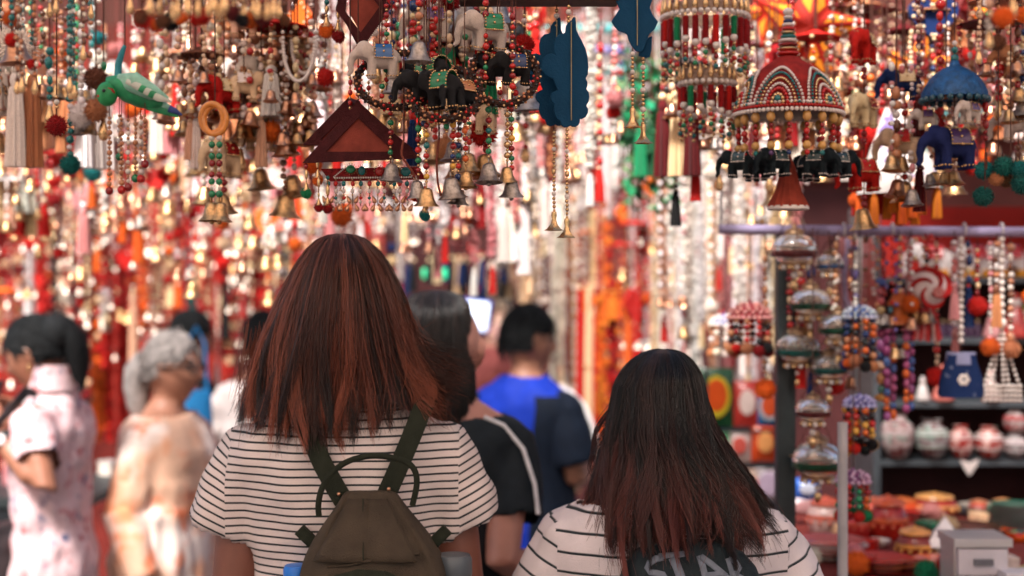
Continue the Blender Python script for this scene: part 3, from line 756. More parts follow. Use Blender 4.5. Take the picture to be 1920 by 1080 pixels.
L2 = mm2([(653,0),(656,24),(662,40),(675,58),(695,74),(720,86),(760,92),(800,101),(850,114),(900,134),(950,146),(1000,154),(1050,150)])
R2 = mm2([(653,0),(656,24),(662,40),(675,56),(695,72),(720,82),(760,88),(800,97),(840,110),(880,132),(930,160),(980,180),(1020,186),(1050,178)])
B2 = [(zz2(653),0),(zz2(656),.03),(zz2(662),.05),(zz2(680),.075),(zz2(710),.10),(zz2(780),.115),(zz2(850),.12),(zz2(920),.155),(zz2(1000),.192),(zz2(1050),.205)]
F2 = [(zz2(653),0),(zz2(656),.03),(zz2(662),.05),(zz2(690),.085),(zz2(780),.09),(zz2(1050),.06)]
cx2 = lambda z: prof([(zz2(653),-8),(zz2(720),-14),(zz2(800),-12),(zz2(900),0),(zz2(1050),8)], z)*k2
def zend2(ph):
    return zz2(prof([(200,900),(100,930),(60,1010),(20,976),(0,980),(-30,1000),(-60,1008),(-85,985),(-105,930),(-200,900)], math.degrees(ph)))
hair(w2, 'long wavy near black hair with dark red ends', cx2, L2, R2, B2, F2, zend2, 9000,
     [((.006,.007,.008),6),((.012,.009,.010),3),((.026,.014,.013),1)], [((.10,.026,.020),3),((.20,.052,.040),2),((.020,.010,.010),3),((.13,.034,.026),2)],
     seed=12, clumps=130, wav=.10, wavf=12, fly=.03, kmin=.72, phimax=2.0, segs=20, inner=.70, rag=.017, cross=.035, lat=.024, spread=.085, cpow=2.6, brv=.13, r=.00065)
# her black backpack, with the top edge and its printed letters in view
Yc = 2.12; kc = Yc/F
t = thing('backpack', 'black backpack with big grey capital letters under the long dark hair', 'backpack', (0, Yc, 0))
b = MB(); rs = []; ctab = [(1016,1290,44,.008),(1024,1292,78,.022),(1040,1294,104,.034),(1065,1296,124,.046),(1110,1298,140,.056),(1250,1298,146,.062),(1400,1298,140,.060),(1415,1298,120,.05)]
def cbag(u, py, lift=0):
    A, B_ = next((a, c) for a, c in zip(ctab, ctab[1:]) if a[0] <= py <= c[0]); q = (py-A[0])/(B_[0]-A[0]); c, hw, d = [A[i]*(1-q)+B_[i]*q for i in (1,2,3)]
    return c, hw, d
for py, c, hw, d in ctab:
    rs.append([((c-960)*kc+hw*kc*math.copysign(abs(math.cos(a))**.6, math.cos(a)), .02+d*math.copysign(abs(math.sin(a))**.6, math.sin(a)), CZ-(py-540)*kc) for a in [2*math.pi*j/40 for j in range(40)]])
b.rings(rs); o = part('bag', b, t, mat('black_nylon', (.010,.017,.021), .6, 0, .3, 30, .3, 600)); 
def on_bag(px, py, lift=.0015):
    c, hw, d = cbag(0, py); u = max(-.98, min(.98, (px-c)/hw)); ca = math.copysign(abs(u)**(1/.6), u); sa = math.sqrt(1-ca*ca)
    return V(((px-960)*kc, .02-d*sa**.6-lift, CZ-(py-540)*kc))
M_LET = mat('grey_print', (.15,.17,.21), .7, 0, .15, 60)
def letter(strokes, nm):
    b = MB()
    for pl in strokes:                                        # each stroke a polyline with a width, in bag coordinates
        pts, wd = pl; n = len(pts); rs = []
        for i in range(n):
            a = V((*pts[max(i-1,0)],0)); c = V((*pts[min(i+1,n-1)],0)); d = (c-a).normalized(); nx = V((-d.y,d.x,0))*wd/2
            p = V((*pts[i],0)); row = []
            for q in (-1,-.33,.33,1):
                e = p+nx*q; row.append(on_bag(e.x, max(1017, min(1400,e.y))))
            rs.append(row)
        b.rings(rs, False, False, False)
    o = part(nm, b, t, M_LET, kind=None); md = o.modifiers.new('t', 'SOLIDIFY'); md.thickness = .0012
letter([([(1241,1041),(1228,1044),(1216,1051),(1211,1060),(1216,1067),(1228,1068),(1240,1070),(1245,1079),(1240,1090),(1226,1096),(1208,1096)],11)], 'letter')
letter([([(1234,1040),(1250,1038),(1266,1037),(1282,1035)],9), ([(1259,1041),(1266,1056),(1273,1076),(1280,1100)],17)], 'letter')
letter([([(1309,1038),(1314,1056),(1318,1078),(1322,1100)],12), ([(1312,1040),(1330,1052),(1350,1068),(1368,1084)],11), ([(1318,1071),(1338,1069),(1354,1068)],9)], 'letter')
letter([([(1362,1043),(1366,1060),(1372,1090)],9), ([(1364,1044),(1378,1050),(1384,1060),(1378,1068),(1366,1068)],8), ([(1370,1068),(1388,1078),(1402,1092)],9)], 'letter')
for sx in (-1, 1):
    p = at(1292+sx*62, 1025, Yc); q = V((p.x, .05, p.z)); strap([q+V((0,.01,-.03)), q+V((sx*.005,.03,.02)), q+V((sx*.01,.07,.045)), q+V((sx*.015,.15,.068)), q+V((sx*.02,.26,.05)), q+V((sx*.02,.33,-.05))], .035, mat('black_nylon'), 'strap', parent=t)

# ---- dark-haired woman beyond, black top with white piping
k3 = 3.0/F
w3, J3 = person('dark haired woman in a black top with white piping behind the copper red bob', 838, 3.0, -4, 1.60, skin('fair3', (.40,.17,.12)), .98, 1.0, vox=.008, head_dz=-.025,
    arms={'R': {'sh': (.138,0,1.285), 'el': (.125,-.10,1.045), 'wr': (.235,.10,.975), 'hd': (.2,.9,-.1)}})
shirt('top', w3, J3, .95, 1.335, [((sx*.130,0,1.278), (sx*.150,-.055,1.12), .060, .062, None) for sx in (-1,1)], mat('black_jersey', (.014,.018,.022), .85, 0, .2, 40), vox=.010, seed=9)
b, uv = garment_body(J3, .45, .97, .016, seed=9, flare=(.9,.25)); garment('skirt', w3, b, uv, stripe_mat('blue_grey_stripe', .028, .42, (.46,.48,.52), (.03,.045,.08)))
for sx in (-1, 1):
    b = MB(); b.tube([(sx*.085,-.072,1.335),(sx*.125,-.070,1.318),(sx*.165,-.068,1.27),(sx*.190,-.086,1.20),(sx*.198,-.100,1.14)], .0045, 6); part('piping', b, w3, mat('white_piping', (.70,.66,.66), .7))
z3 = lambda py: CZ-(py-540)*k3
L3 = [(z3(543),0),(z3(546),.03),(z3(552),.05),(z3(570),.07),(z3(620),.078),(z3(760),.085),(z3(840),.09)]
hair(w3, 'long straight black hair', lambda z: -.022, L3, L3, [(z3(543),0),(z3(546),.03),(z3(552),.05),(z3(580),.09),(z3(660),.105),(z3(840),.115)], [(z3(543),0),(z3(546),.03),(z3(552),.05),(z3(600),.075),(z3(840),.06)], lambda ph: z3(790)+.02*math.sin(ph*5), 2200,
     [((.014,.012,.012),4),((.030,.020,.018),2)], [((.016,.012,.012),4),((.035,.02,.016),1)], seed=21, r=.0010, clumps=90, kmin=.82, phimax=2.1, segs=10, fly=.02)

# ---- man in the blue and navy tee
k4 = 4.6/F
w4, J4 = person('man in a bright blue and navy tee with white piping, seen from behind, looking right', 985, 4.6, -38, 1.53, skin('tan', (.34,.15,.09)), 1.08, 1.06, head_yaw=-30, head_pitch=-4, vox=.009, head_s=1.02,
    arms={'R': {'sh': (.150,0,1.215), 'el': (.185,.02,1.0), 'wr': (.08,.20,.98), 'hd': (-.3,1,.1)}})
me_blue = mat('royal_blue', (.006,.030,.34), .7, 0, .15, 30); shirt('tee', w4, J4, .72, 1.322, [], me_blue, ease=.016, vox=.011, seed=15)
for sx in (-1, 1):
    b = MB(); uv = []; 
    b.sphere((sx*.135,0,1.205),(.085,.078,.072),20,14); b.tube([(sx*.135,0,1.205),(sx*.165,.006,1.14),(sx*.190,.012,1.04)],[.076,.078,.076],20)
    new('sleeve', voxel(b,'sleeve',.011,3), w4, m=mat('navy', (.004,.008,.018), .8, 0, .2, 30))
    b = MB(); b.tube([(sx*.085,.035,1.285),(sx*.14,.055,1.268),(sx*.195,.055,1.225),(sx*.236,.050,1.15),(sx*.252,.050,1.045)], .008, 6); part('piping', b, w4, mat('white_piping'))
    b = MB(); rs = []
    for i in range(15):                                        # navy side panel from armhole to hem, proud of the blue cloth
        z = .73+(.53)*i/14; wv, d, c = torso_at(z, J4['tb']); wv *= (J4['shw'] if z > 1.08 else 1); wv = max(wv, .146); row = []
        for j in range(13):
            a = math.radians((-58 if sx > 0 else 180+58-116+30)+j*(9.7 if sx > 0 else 7)); e = .86
            x = (wv+.024)*math.copysign(abs(math.cos(a))**e, math.cos(a)); y = c+(d+.024)*math.copysign(abs(math.sin(a))**e, math.sin(a)); row.append((x,y,z))
        rs.append(row)
    b.rings(rs, False, False, False); part('side_panel', b, w4, mat('navy'))
b = MB(); b.loft([((0,0,z),(wv,0,0),(0,d,0)) for z, wv, d in ((.1,.16,.12),(.5,.19,.14),(.72,.2,.145),(.78,.19,.14))], 20, True, False); part('trousers', b, w4, mat('dark_denim'))
M_BLACKH = mat('black_hair', (.006,.007,.008), .65, 0, .5, 60, .5, 220)
hair_cap(w4, J4, lambda p: sm(-.045,-.02,p.z)*(sm(.072,.055,p.y-.25*max(0,p.z-.02)) if p.z < .062 else 1)*(1 if p.y < -.01 else sm(.02,.05,p.z)), 1.13, M_BLACKH, bumps=.012)
# ---- grey-haired woman in the peach kurta
k5 = 4.3/F
w5, J5 = person('older woman with grey ponytail and glasses in a peach tie-dyed tunic', 312, 4.3, -104, 1.45, skin('old', (.42,.19,.12)), 1.16, .96, vox=.009, head_s=1.06,
    arms={'R': {'sh': (.138,.0,1.155), 'el': (.19,-.045,.93), 'wr': (.195,.045,.73)}, 'L': {'sh': (-.138,0,1.155), 'el': (-.19,0,.93), 'wr': (-.17,.11,.75)}})
def dye(name, base, spots, sc=5, thr=.5):
    m = mat(name, base, .85, 0, .12, 20, .2, 300); n = m.node_tree.nodes; l = m.node_tree.links; tc = [x for x in n if x.type == 'TEX_COORD'][0]
    src = n['Principled BSDF'].inputs['Base Color'].links[0].from_socket
    for i, (c, s0, t0) in enumerate(spots):
        z = n.new('ShaderNodeTexNoise'); z.inputs['Scale'].default_value = s0; z.inputs['Detail'].default_value = 3
        mp = n.new('ShaderNodeMapping'); mp.inputs['Location'].default_value = (i*7.3, i*3.1, i*1.7); l.new(tc.outputs['Object'], mp.inputs[0]); l.new(mp.outputs[0], z.inputs['Vector'])
        r = n.new('ShaderNodeMapRange'); r.inputs[1].default_value = t0; r.inputs[2].default_value = t0+.12; l.new(z.outputs[0], r.inputs[0])
        mx = n.new('ShaderNodeMix'); mx.data_type = 'RGBA'; l.new(r.outputs[0], mx.inputs['Factor']); l.new(src, mx.inputs[6]); mx.inputs[7].default_value = (*c, 1); src = mx.outputs[2]
    l.new(src, n['Principled BSDF'].inputs['Base Color']); return m
M_KURTA = dye('tie_dye', (.78,.48,.34), [((.78,.31,.16), 6, .49), ((.80,.66,.60), 6, .50), ((.76,.22,.11), 12, .58)])
shirt('tunic', w5, J5, .42, 1.225, [(J5[k][0]+V(((1 if k=='L' else -1)*.010,0,-.002)), J5[k][1], .064, .058, None) for k in 'LR'], M_KURTA, ease=.018, vox=.010, seed=19, flare=(.95,.14), wr=.005, hipw=.178)
for sx in (-1, 1):
    sh, el, wr_ = J5['R' if sx > 0 else 'L']
    b = MB(); uv = []; sleeve(b, uv, el+V((0,0,.03)), el.lerp(wr_, .85), .060, .052, seed=25+sx, nl=10); garment('lower_sleeve', w5, b, uv, M_KURTA)
M_GREYH = mat('grey_hair', (.27,.235,.22), .5, 0, .45, 50, .5, 200)
hair_cap(w5, J5, lambda p: sm(-.035,-.01,p.z+.5*max(0,-.02-p.y))*(sm(.070,.050,p.y-.22*max(0,p.z)) if p.z < .075 else 1)*(1 if p.y < -.005 else sm(.015,.045,p.z)), 1.12, M_GREYH, bumps=.010)
b = MB(); Mh = J5['M']
b.tube([Mh @ V(p) for p in ((0,-.085,.03),(0,-.118,-.01),(0,-.125,-.06),(.0,-.12,-.12),(0,-.105,-.17),(0,-.10,-.205))], [.045,.046,.042,.034,.024,.006], 14, True); part('ponytail', b, w5, M_GREYH)
b = MB()
for sx in (-1, 1):
    cpt = V((sx*.033,.100,.006)); b.tube([Mh @ (cpt+V((.022*math.cos(a), -.004*abs(math.cos(a)), .016*math.sin(a)))) for a in [i*math.pi/8 for i in range(17)]], .0036, 5, False)
    b.tube([Mh @ V((sx*.055,.094,.010)), Mh @ V((sx*.078,.06,.012)), Mh @ V((sx*.082,-.01,.010))], .0034, 5)
b.tube([Mh @ V((-.011,.103,.010)), Mh @ V((.011,.103,.010))], .002, 5); part('glasses', b, w5, mat('dark_frame', (.02,.015,.015), .3))
# ---- woman in the pink floral dress with a phone
k6 = 4.0/F
w6, J6 = person('woman in a pink floral high collared dress holding up a phone', 100, 4.0, 80, 1.525, skin('warm', (.33,.135,.080)), .88, .96, head_pitch=-20, head_dy=.035, head_dz=-.01, vox=.008, head_s=1.0,
    arms={'L': {'sh': (-.136,0,1.24), 'el': (-.190,-.080,1.055), 'wr': (-.150,.080,1.195), 'hd': (.3,.5,.8), 'hn': (.8,.4,-.2), 'curl': .55},
          'R': {'sh': (.136,0,1.24), 'el': (.175,.03,1.05), 'wr': (.075,.125,1.205), 'hd': (-.25,.55,.8), 'hn': (-.8,.4,-.2), 'curl': .55}})
M_FLOR = dye('floral_silk', (.72,.50,.52), [((.42,.06,.07), 27, .58), ((.07,.10,.20), 22, .60), ((.55,.40,.42), 9, .55), ((.58,.18,.20), 30, .62)])
shirt('dress', w6, J6, .46, 1.330, [(J6[k][0]+V(((1 if k=='L' else -1)*.010,0,-.002)), J6[k][0].lerp(J6[k][1],.55), .058, .062, None) for k in 'LR'], M_FLOR, vox=.009, seed=29, wr=.008)
b = MB(); b.loft([((0,.0,1.315),(.075,0,0),(0,.066,0)),((0,.0,1.345),(.064,0,0),(0,.060,0)),((0,.006,1.385),(.060,0,0),(0,.058,0))], 24, False, False); part('collar', b, w6, M_FLOR)
hair_cap(w6, J6, lambda p: sm(-.05,-.02,p.z)*(sm(.030,.012,p.y-.9*max(0,p.z)) if p.z < .055 else 1)*(1 if p.y < -.02 else sm(.0,.02,p.z)), 1.09, M_BLACKH, bumps=.008)
Mh = J6['M']
b = MB(); b.sphere(Mh @ V((0,-.090,.035)), (.055,.058,.06), 18, 12); b.tube([Mh @ V(p) for p in ((0,-.115,.05),(0,-.138,.0),(0,-.13,-.06),(0,-.115,-.11),(0,-.11,-.15))], [.034,.037,.032,.022,.006], 14); part('ponytail', b, w6, M_BLACKH)
sh, el, wr_ = J6['L']; d = (wr_-el).normalized(); c = el.lerp(wr_, .93)
b = MB(); u = d.orthogonal().normalized(); v = d.cross(u); b.loft([(c-d*.011,u*.033,v*.033),(c+d*.011,u*.0315,v*.0315)], 20, False, False); part('watch_strap', b, w6, M_DARK)
b = MB(); q = c+V((-.030,-.010,.006)); b.lathe([(0,.006),(.014,.006),(.016,.003),(.016,-.004),(0,-.004)], 20); part('watch_face', b, w6, mat('watch_white', (.75,.72,.72), .2), loc=q, rot=(0,math.radians(-75),math.radians(15)))
b = MB(); q = J6['M'] @ V((.03,-.02,-.085)); b.sphere(J6['M'] @ V((-.083,-.004,-.045)), (.004,.004,.014), 8, 6); part('earring', b, w6, M_BRASS)
# phone, bag and strap are things of their own
ph_ = w6.matrix_world if False else Matrix.Translation(w6.location) @ Matrix.Rotation(math.radians(78),4,'Z')
pp = ph_ @ V((-.03,.195,1.300)); t = thing('phone', 'dark phone held up by the woman in the pink floral dress', 'phone', pp, math.radians(78))
b = MB(); b.box((0,0,0), (.15,.009,.075)); o = part('case', b, t, M_DARK, False); o.rotation_euler = (math.radians(20),0,0)
b = MB(); b.box((0,-.0055,0), (.138,.002,.066)); o = part('screen', b, t, mat('screen_glass', (.05,.05,.06), .1), False); o.rotation_euler = (math.radians(20),0,0)
bgp = ph_ @ V((-.05,.14,.86)); t = thing('shoulder_bag', 'black shoulder bag hanging in front of the pink floral dress', 'bag', bgp, math.radians(78))
b = MB(); rs = []
for z, wv, d in ((-.16,.12,.05),(-.14,.14,.065),(.0,.14,.065),(.06,.13,.05),(.075,.12,.03)): rs.append([(wv*math.copysign(abs(math.cos(a))**.5,math.cos(a)), d*math.copysign(abs(math.sin(a))**.5,math.sin(a)), z) for a in [2*math.pi*j/28 for j in range(28)]])
b.rings(rs); part('bag', b, t, mat('black_leather', (.012,.014,.016), .45, 0, .2, 40, .2, 300))
strap([V((-.12,0,.05)),V((-.13,-.02,.2)),V((-.12,-.06,.36)),V((-.06,-.12,.455)),V((.06,-.14,.44)),V((.11,-.06,.30)),V((.12,0,.05))], .03, mat('black_leather'), 'strap', parent=t, tw=V((0,-1,.3)))
# ---- simpler passers-by, far out of focus
def passer(label, px, Y, face, H, hairm, topm, topname, lowm, sk, pitch=0, dark_long=False, arms=None, sleeve_to=.5):
    r, JJ = person(label, px, Y, face, H, sk, 1.02, 1.0, head_pitch=pitch, vox=.012, arms=arms)
    s = JJ['s']; shirt(topname, r, JJ, .80*s, 1.425*s, [(JJ[k][0]+V(((1 if k=='L' else -1)*.010*s,0,-.002)), JJ[k][0].lerp(JJ[k][1],sleeve_to*1.6), .064*s, .062*s, None) for k in 'LR'], topm, vox=.014, seed=int(px))
    b, uv = garment_body(JJ, .10*s, .82*s, .012, seed=int(px)+1, flare=(.8*s,.05)); garment('trousers', r, b, uv, lowm)
    hair_cap(r, JJ, lambda p: sm(-.06,-.03,p.z)*(sm(.07,.05,p.y-.2*max(0,p.z)) if p.z < .06 else 1)*(1 if p.y < 0 else sm(.01,.04,p.z)), 1.13, hairm)
    return r, JJ
M_WT = mat('white_cotton', (.70,.60,.57), .85, 0, .1, 30); M_BT = mat('black_cotton', (.015,.017,.02), .85, 0, .2, 30); M_MT = mat('maroon_cotton', (.20,.05,.045), .85, 0, .25, 30)
passer('black haired person with a black and blue top behind the older woman in peach', 352, 5.6, -60, 1.50, M_BLACKH, M_BT, 'jacket', mat('mid_blue', (.02,.10,.22), .8), skin('warm2', (.34,.15,.10)))
b = MB(); p = at(368, 800, 5.1); t = thing('tote_bag', 'blue tote bag carried behind the older woman in peach', 'bag', p)
rs = []
for z, wv in ((-.14,.055),(-.13,.065),(.12,.055),(.13,.05)): rs.append([(wv*math.cos(a), .03*math.sin(a), z) for a in [2*math.pi*j/20 for j in range(20)]])
b.rings(rs); part('bag', b, t, mat('tote_blue', (.012,.14,.34), .7, 0, .2, 20)); b = MB(); b.tube([(-.04,0,.12),(-.03,0,.3),(0,0,.36),(.03,0,.3),(.04,0,.12)], .006, 6); part('strap', b, t, mat('tote_blue'))
passer('person in white sleeves mostly hidden beyond the copper red bob', 492, 5.4, 20, 1.50, M_BLACKH, M_WT, 'shirt', M_BT, skin('warm2'), sleeve_to=.62, arms={'L': {'sh': (-.135,0,1.2), 'el': (-.19,.10,1.02), 'wr': (-.17,.25,1.12)}})
passer('person in maroon far down the lane beside the man in blue', 898, 7.4, 170, 1.55, M_BLACKH, M_MT, 'shirt', M_BT, skin('warm2'))
passer('far shopper in dusky pink beyond the man in blue', 940, 8.2, 10, 1.66, M_BLACKH, mat('dusky_pink', (.42,.22,.20), .85), 'shirt', M_BT, skin('warm2'))
# ------------------------------------------------------------------ the hangings in focus
RED=(.52,.014,.010); CRIM=(.28,.008,.010); ORG=(.72,.13,.015); TEAL=(.008,.15,.15); GREEN=(.012,.21,.085); NAVY=(.010,.03,.12); IVORY=(.80,.69,.61); PINK=(.62,.24,.24); WHITE=(.84,.77,.73); BLK=(.012,.012,.013); BLUE=(.012,.10,.30); YEL=(.75,.40,.05); GOLD=(.80,.57,.34); PURP=(.12,.05,.16); COPP=(.5,.2,.09)
def root_at(name, label, cat, px, py, Y, group=None, rz=0):
    return thing(name, label, cat, at(px, py, Y), rz, group)
def lp(root, px, py, Y=None):                                 # a pixel position as a point in the thing's own frame
    p = at(px, py, Y or root.location.y); return p-root.location
def hang(root, x=0, y=0, z=0, r=.0011):
    return cord_obj(root, x, y, zrail(root.location.y)-root.location.z-.012, z, r)
def bead_run(parent, x, y, z, spec, gap=.0006):
    """spec: list of (colour or material, diameter[, stretch]); every bead is its own object; returns the lower end"""
    z0 = z
    for q in spec:
        c, d = q[0], q[1]; st = q[2] if len(q) > 2 else 1
        z -= d*st/2
        if isinstance(c, tuple): bead_obj(parent, x+rnd(-.0005,.0005), y, z, d, jit(c,.1), None, st)
        else: bead_obj(parent, x+rnd(-.0005,.0005), y, z, d, None, c, st)
        z -= d*st/2+gap
    return z
def pom_cap(parent, x, y, z, d, col, cap=M_GOLDB):
    o = new('pompom', POM(), parent, (x, y, z), M_FUZZ, col, (d/2, d/2, d/2*.8), (rnd(0,3), rnd(0,3), rnd(0,3)))
    b = cached(('pom_cap',), lambda: (lambda q: (q.lathe([(.0,1.25),(.18,1.2),(.3,.8),(.6,.2),(.66,.1)], 10), q)[1])(MB()))
    new('bead_cap', variant(lambda: b, 'pomcap', cap), parent, (x, y, z+d*.12), scale=d*.52)

# triangular house ornament
Y0 = 2.06; t = root_at('house_ornament', 'maroon suede triangle house hung with bead fringe and small pompoms', 'ornament', 672, 200, Y0)
q = lambda px, py: (lp(t, px, py).x, lp(t, px, py).z)
M_SUEDE = mat('maroon_border', (.060,.010,.012), .8, 0, .3, 60, .3, 500); M_SUEDE2 = mat('russet_felt', (.27,.055,.038), .9, 0, .28, 40, .35, 600)
def tri(parent, nm, pts, y, dp, m): b = MB(); b.prism([q(*p) for p in pts], y-dp/2, y+dp/2); return part(nm, b, parent, m, False)
def tri_frame(parent, nm, out, inn, y, dp, m):
    b = MB(); n = len(out); o = [q(*p) for p in out]; i = [q(*p) for p in inn]
    for k in range(n):
        e = (k+1) % n; P = [o[k], o[e], i[e], i[k]]; b.prism(P, y-dp/2, y+dp/2)
    return part(nm, b, parent, m, False)
fp = tri(t, 'front_panel', [(672,221),(740,286),(611,286)], .0, .003, M_SUEDE2)
tri_frame(t, 'front_frame', [(672,190),(790,297),(568,306)], [(672,222),(739,285),(612,285)], -.002, .007, M_SUEDE)
q1 = q; q = lambda px, py: (lp(t, px, py, Y0+.075).x, lp(t, px, py, Y0+.075).z)
bk = tri(t, 'back_panel', [(658,212),(700,258),(592,262)], .075, .003, M_SUEDE2)
tri_frame(t, 'back_frame', [(655,182),(776,280),(568,272)], [(656,210),(700,258),(602,262)], .073, .007, M_SUEDE); q = q1
a0 = q(672,194); a1 = (lp(t,657,188,Y0+.075).x, lp(t,657,188,Y0+.075).z)
b = MB(); b.tube([(a0[0],-.004,a0[1]),(a1[0],.078,a1[1])], .004, 8); part('ridge_bar', b, t, M_SUEDE)
b = MB(); b.prism([q(594,312),q(781,308),q(796,332),q(612,336)], .040, .046); band = part('embroidered_band', b, t, mat('red_brocade', (.24,.012,.014), .7, 0, .5, 120, .5, 400), False)
for i in range(34):
    f = i/33; p = V((q(622+150*f, 330-1.5*f)[0], .036, q(622+150*f, 330-1.5*f)[1])); bead_obj(band, p.x, p.y, p.z, .0030, None, M_PEARL, name='pearl')
for i in range(9):
    for s0 in (0, 1):
        f = i/8; px = (620+22*f) if s0 == 0 else (772-26*f); py = 328-18*f; p = q(px, py); bead_obj(band, p[0], .037, p[1], .0024, None, M_PEARL, name='pearl')
for px, py, rw, rh, c in ((652,313,9,8,GREEN),(673,316,7,9,TEAL),(735,315,9,9,TEAL),(757,318,10,9,TEAL),(707,317,8,9,RED)):
    b = MB(); k = Y0/F; b.sphere((q(px,py)[0], .037, q(px,py)[1]), (rw*k, .003, rh*k), 16, 8); part('oval_stone', b, band, M_GLAZE, color=c)
    for i in range(14): a = i*2*math.pi/14; bead_obj(band, q(px,py)[0]+(rw+2)*k*math.cos(a), .037, q(px,py)[1]+(rh+2)*k*math.sin(a), .0018, None, M_GOLDB)
k = Y0/F
for i, px in enumerate((609,624,639,656,671,688,704,716,735,746,760)):           # fringe
    x, z = q(px, 332); y = .036; f = new('fringe_strand', None, t, (x, y, z)); 
    c1 = (TEAL, RED)[i % 2]; n = rnd(0,1)
    cord_obj(f, 0, 0, 0, -.040, .0007)
    zz_ = bead_run(f, 0, 0, 0, [(M_GOLDB,3*k),(c1,9*k,1.15),(M_GOLDB,3*k),(M_PEARL,8*k,1.1),(M_GOLDB,4*k)] + ([((RED,TEAL)[i%2],7*k,.9),(M_PEARL,6*k,1.2)] if i % 3 else []))
    for d in (-1, 1): new('drop', variant(DROP, 'drop', M_COPPER), f, (d*.0035, 0, zz_-.010), scale=(.011,.011,.012), rot=(0, d*.4, 0))
def long_strand(par, px, py, spec, y=0, pomc=None, pd=.022, nm='corner_strand'):
    x, z = q(px, py); f = new(nm, None, par, (x, y, z)); e = bead_run(f, 0, 0, 0, spec); cord_obj(f, 0, 0, 0, e, .0007)
    if pomc: pom_cap(f, 0, 0, e-pd*.5, pd, pomc)
    return f
G = M_GOLDB
long_strand(t, 583, 272, [(G,3*k),(RED,9*k,1.2),(G,7*k,3),(G,3*k),(M_PEARL,4*k)], .073, ORG, .020)
long_strand(t, 574, 306, [(CRIM,8*k,1.3),(G,7*k,2.8),(G,3*k),(G,3*k),(M_PEARL,4*k)], 0, GREEN, .019)
long_strand(t, 594, 318, [(G,3*k)]*3+[(G,7*k,3),(G,3*k),(G,3*k)]*1+[(G,4*k,2.5),(G,3*k),(G,3*k)], .02, CRIM, .016)
long_strand(t, 609, 326, [(TEAL,8*k),(G,3*k),(G,3*k),(G,8*k,3),(G,3*k),(G,3*k)], .03, CRIM, .020)
long_strand(t, 774, 322, [(RED,8*k),(G,3*k),(G,8*k,2.4)], .03, ORG, .017)
long_strand(t, 779, 334, [(RED,8*k),(G,3*k),(G,5*k,2)], .03, CRIM, .017)
long_strand(t, 794, 340, [(M_PEARL,5*k),(RED,9*k,1.2),(G,8*k,3),(G,3*k),(G,3*k)], .03, TEAL, .020)
x, z = q(672,190); bead_run(t, x, -.004, z+.034, [(RED,9*k),(G,4*k),(M_PEARL,6*k),(G,4*k),(RED,10*k),(G,5*k)]); hang(t, x, -.004, z)
for px, py0, n in ((655,120,9),(690,150,4)):
    x, z = q(px, py0); bead_run(t, x, .01, z, [((RED,9*k,1.2) if i % 2 else (G,5*k,1.4)) for i in range(n)]); cord_obj(t, x, .01, z, q(px,205)[1], .0008)
hang(t, *q(655,120)[:1], .01, q(655,120)[1])
# diamond ornament above it
t = root_at('diamond_ornament', 'maroon and russet diamond hanging, cut by the top edge above the triangle house', 'ornament', 683, 0, 2.10)
fp = tri(t, 'front_panel', [(655,-60),(712,14),(677,62),(655,25)], 0, .003, M_SUEDE2)
tri_frame(t, 'front_frame', [(655,-90),(733,12),(682,90),(630,20)], [(655,-60),(712,14),(677,62),(648,22)], -.002, .008, M_SUEDE)
tri_frame(t, 'back_frame', [(645,-95),(712,12),(668,84),(628,8)], [(645,-60),(698,10),(664,60),(640,12)], .05, .007, M_SUEDE)
for i in range(12): p = q(690+26*i/11, 80-36*i/11); bead_obj(t, p[0], -.006, p[1], .0028, None, M_PEARL, name='pearl')
hang(t, 0, .02, q(683,-60)[1])
# small orange pompom drops beside the diamond
for px, py, c, L in ((612,62,ORG,42),(634,72,CRIM,48)):
    t = root_at('pompom_drop', 'gold capped %s pompom drop left of the maroon diamond' % ('orange' if c == ORG else 'dark red'), 'ornament', px, py, 2.12); pom_cap(t, 0, 0, .004, .026, c)
    e = bead_run(t, 0, 0, .050, [(TEAL,.008),(G,.006,2),(G,.005),(G,.005),(G,.006)]); hang(t, 0, 0, .0)

# blue cut-outs: painted boards, scalloped along the edge, seen from the back
M_BLUEB = mat('petrol_blue_paint', (.002,.050,.120), .66, 0, .12, 18, .12, 300); M_STRIP = mat('pale_gold_strip', (.30,.27,.14), .5)
FRONT = [(330,250),(334,205),(360,165),(377,163),(384,148),(400,130),(413,140),(418,232),(440,280),(458,312),(488,375),(506,440),(512,520),(508,580),(490,610),(505,640),(505,668),(495,692),(515,720),(520,755),(514,792),(495,822),(510,850),(508,880),(490,912),(462,926),(445,926),(446,950),(435,975),(410,990),(385,988),(372,978),(350,992),(325,993),(303,982),(290,942),(268,932),(252,905),(240,860),(246,812),(226,795),(213,765),(220,730),(248,712),(270,702),(258,672),(246,640),(236,612),(205,606),(172,580),(150,535),(146,490),(158,450),(186,424),(222,416),(254,430),(243,395),(242,345),(256,296),(285,266),(315,262)]
def board(parent, nm, pts, ox, oy, Y, y, dp=.0045, sx=0, sz=0):
    b = MB(); r = parent.location; P = []
    for zx, zy in pts: p = at(ox+zx/4.154, oy+zy/4.154, Y); P.append((p.x-r.x, p.z-r.z))
    b.prism(P, y-dp/2, y+dp/2); o = part(nm, b, parent, M_BLUEB, False); md = o.modifiers.new('b','BEVEL'); md.width = .0012; md.segments = 2; md.limit_method = 'ANGLE'; md.angle_limit = .9
    return o
def goldstring(parent, x, y, z, spec):
    f = new('bead_string', None, parent, (x, y, z)); e = bead_run(f, 0, 0, 0, spec); cord_obj(f, 0, 0, 0.012, e-.004, .0008)
    new('flower_cap', variant(TRUMP, 'trump', M_GOLDB), f, (0,0,e-.027), scale=(.026,.026,.029), rot=(0,0,rnd(0,3)))
k = 2.1/F
t = root_at('cutout_hanging', 'petrol blue scalloped boards with gold bead strings, below the dark top board', 'ornament', 1070, 30, 2.1)
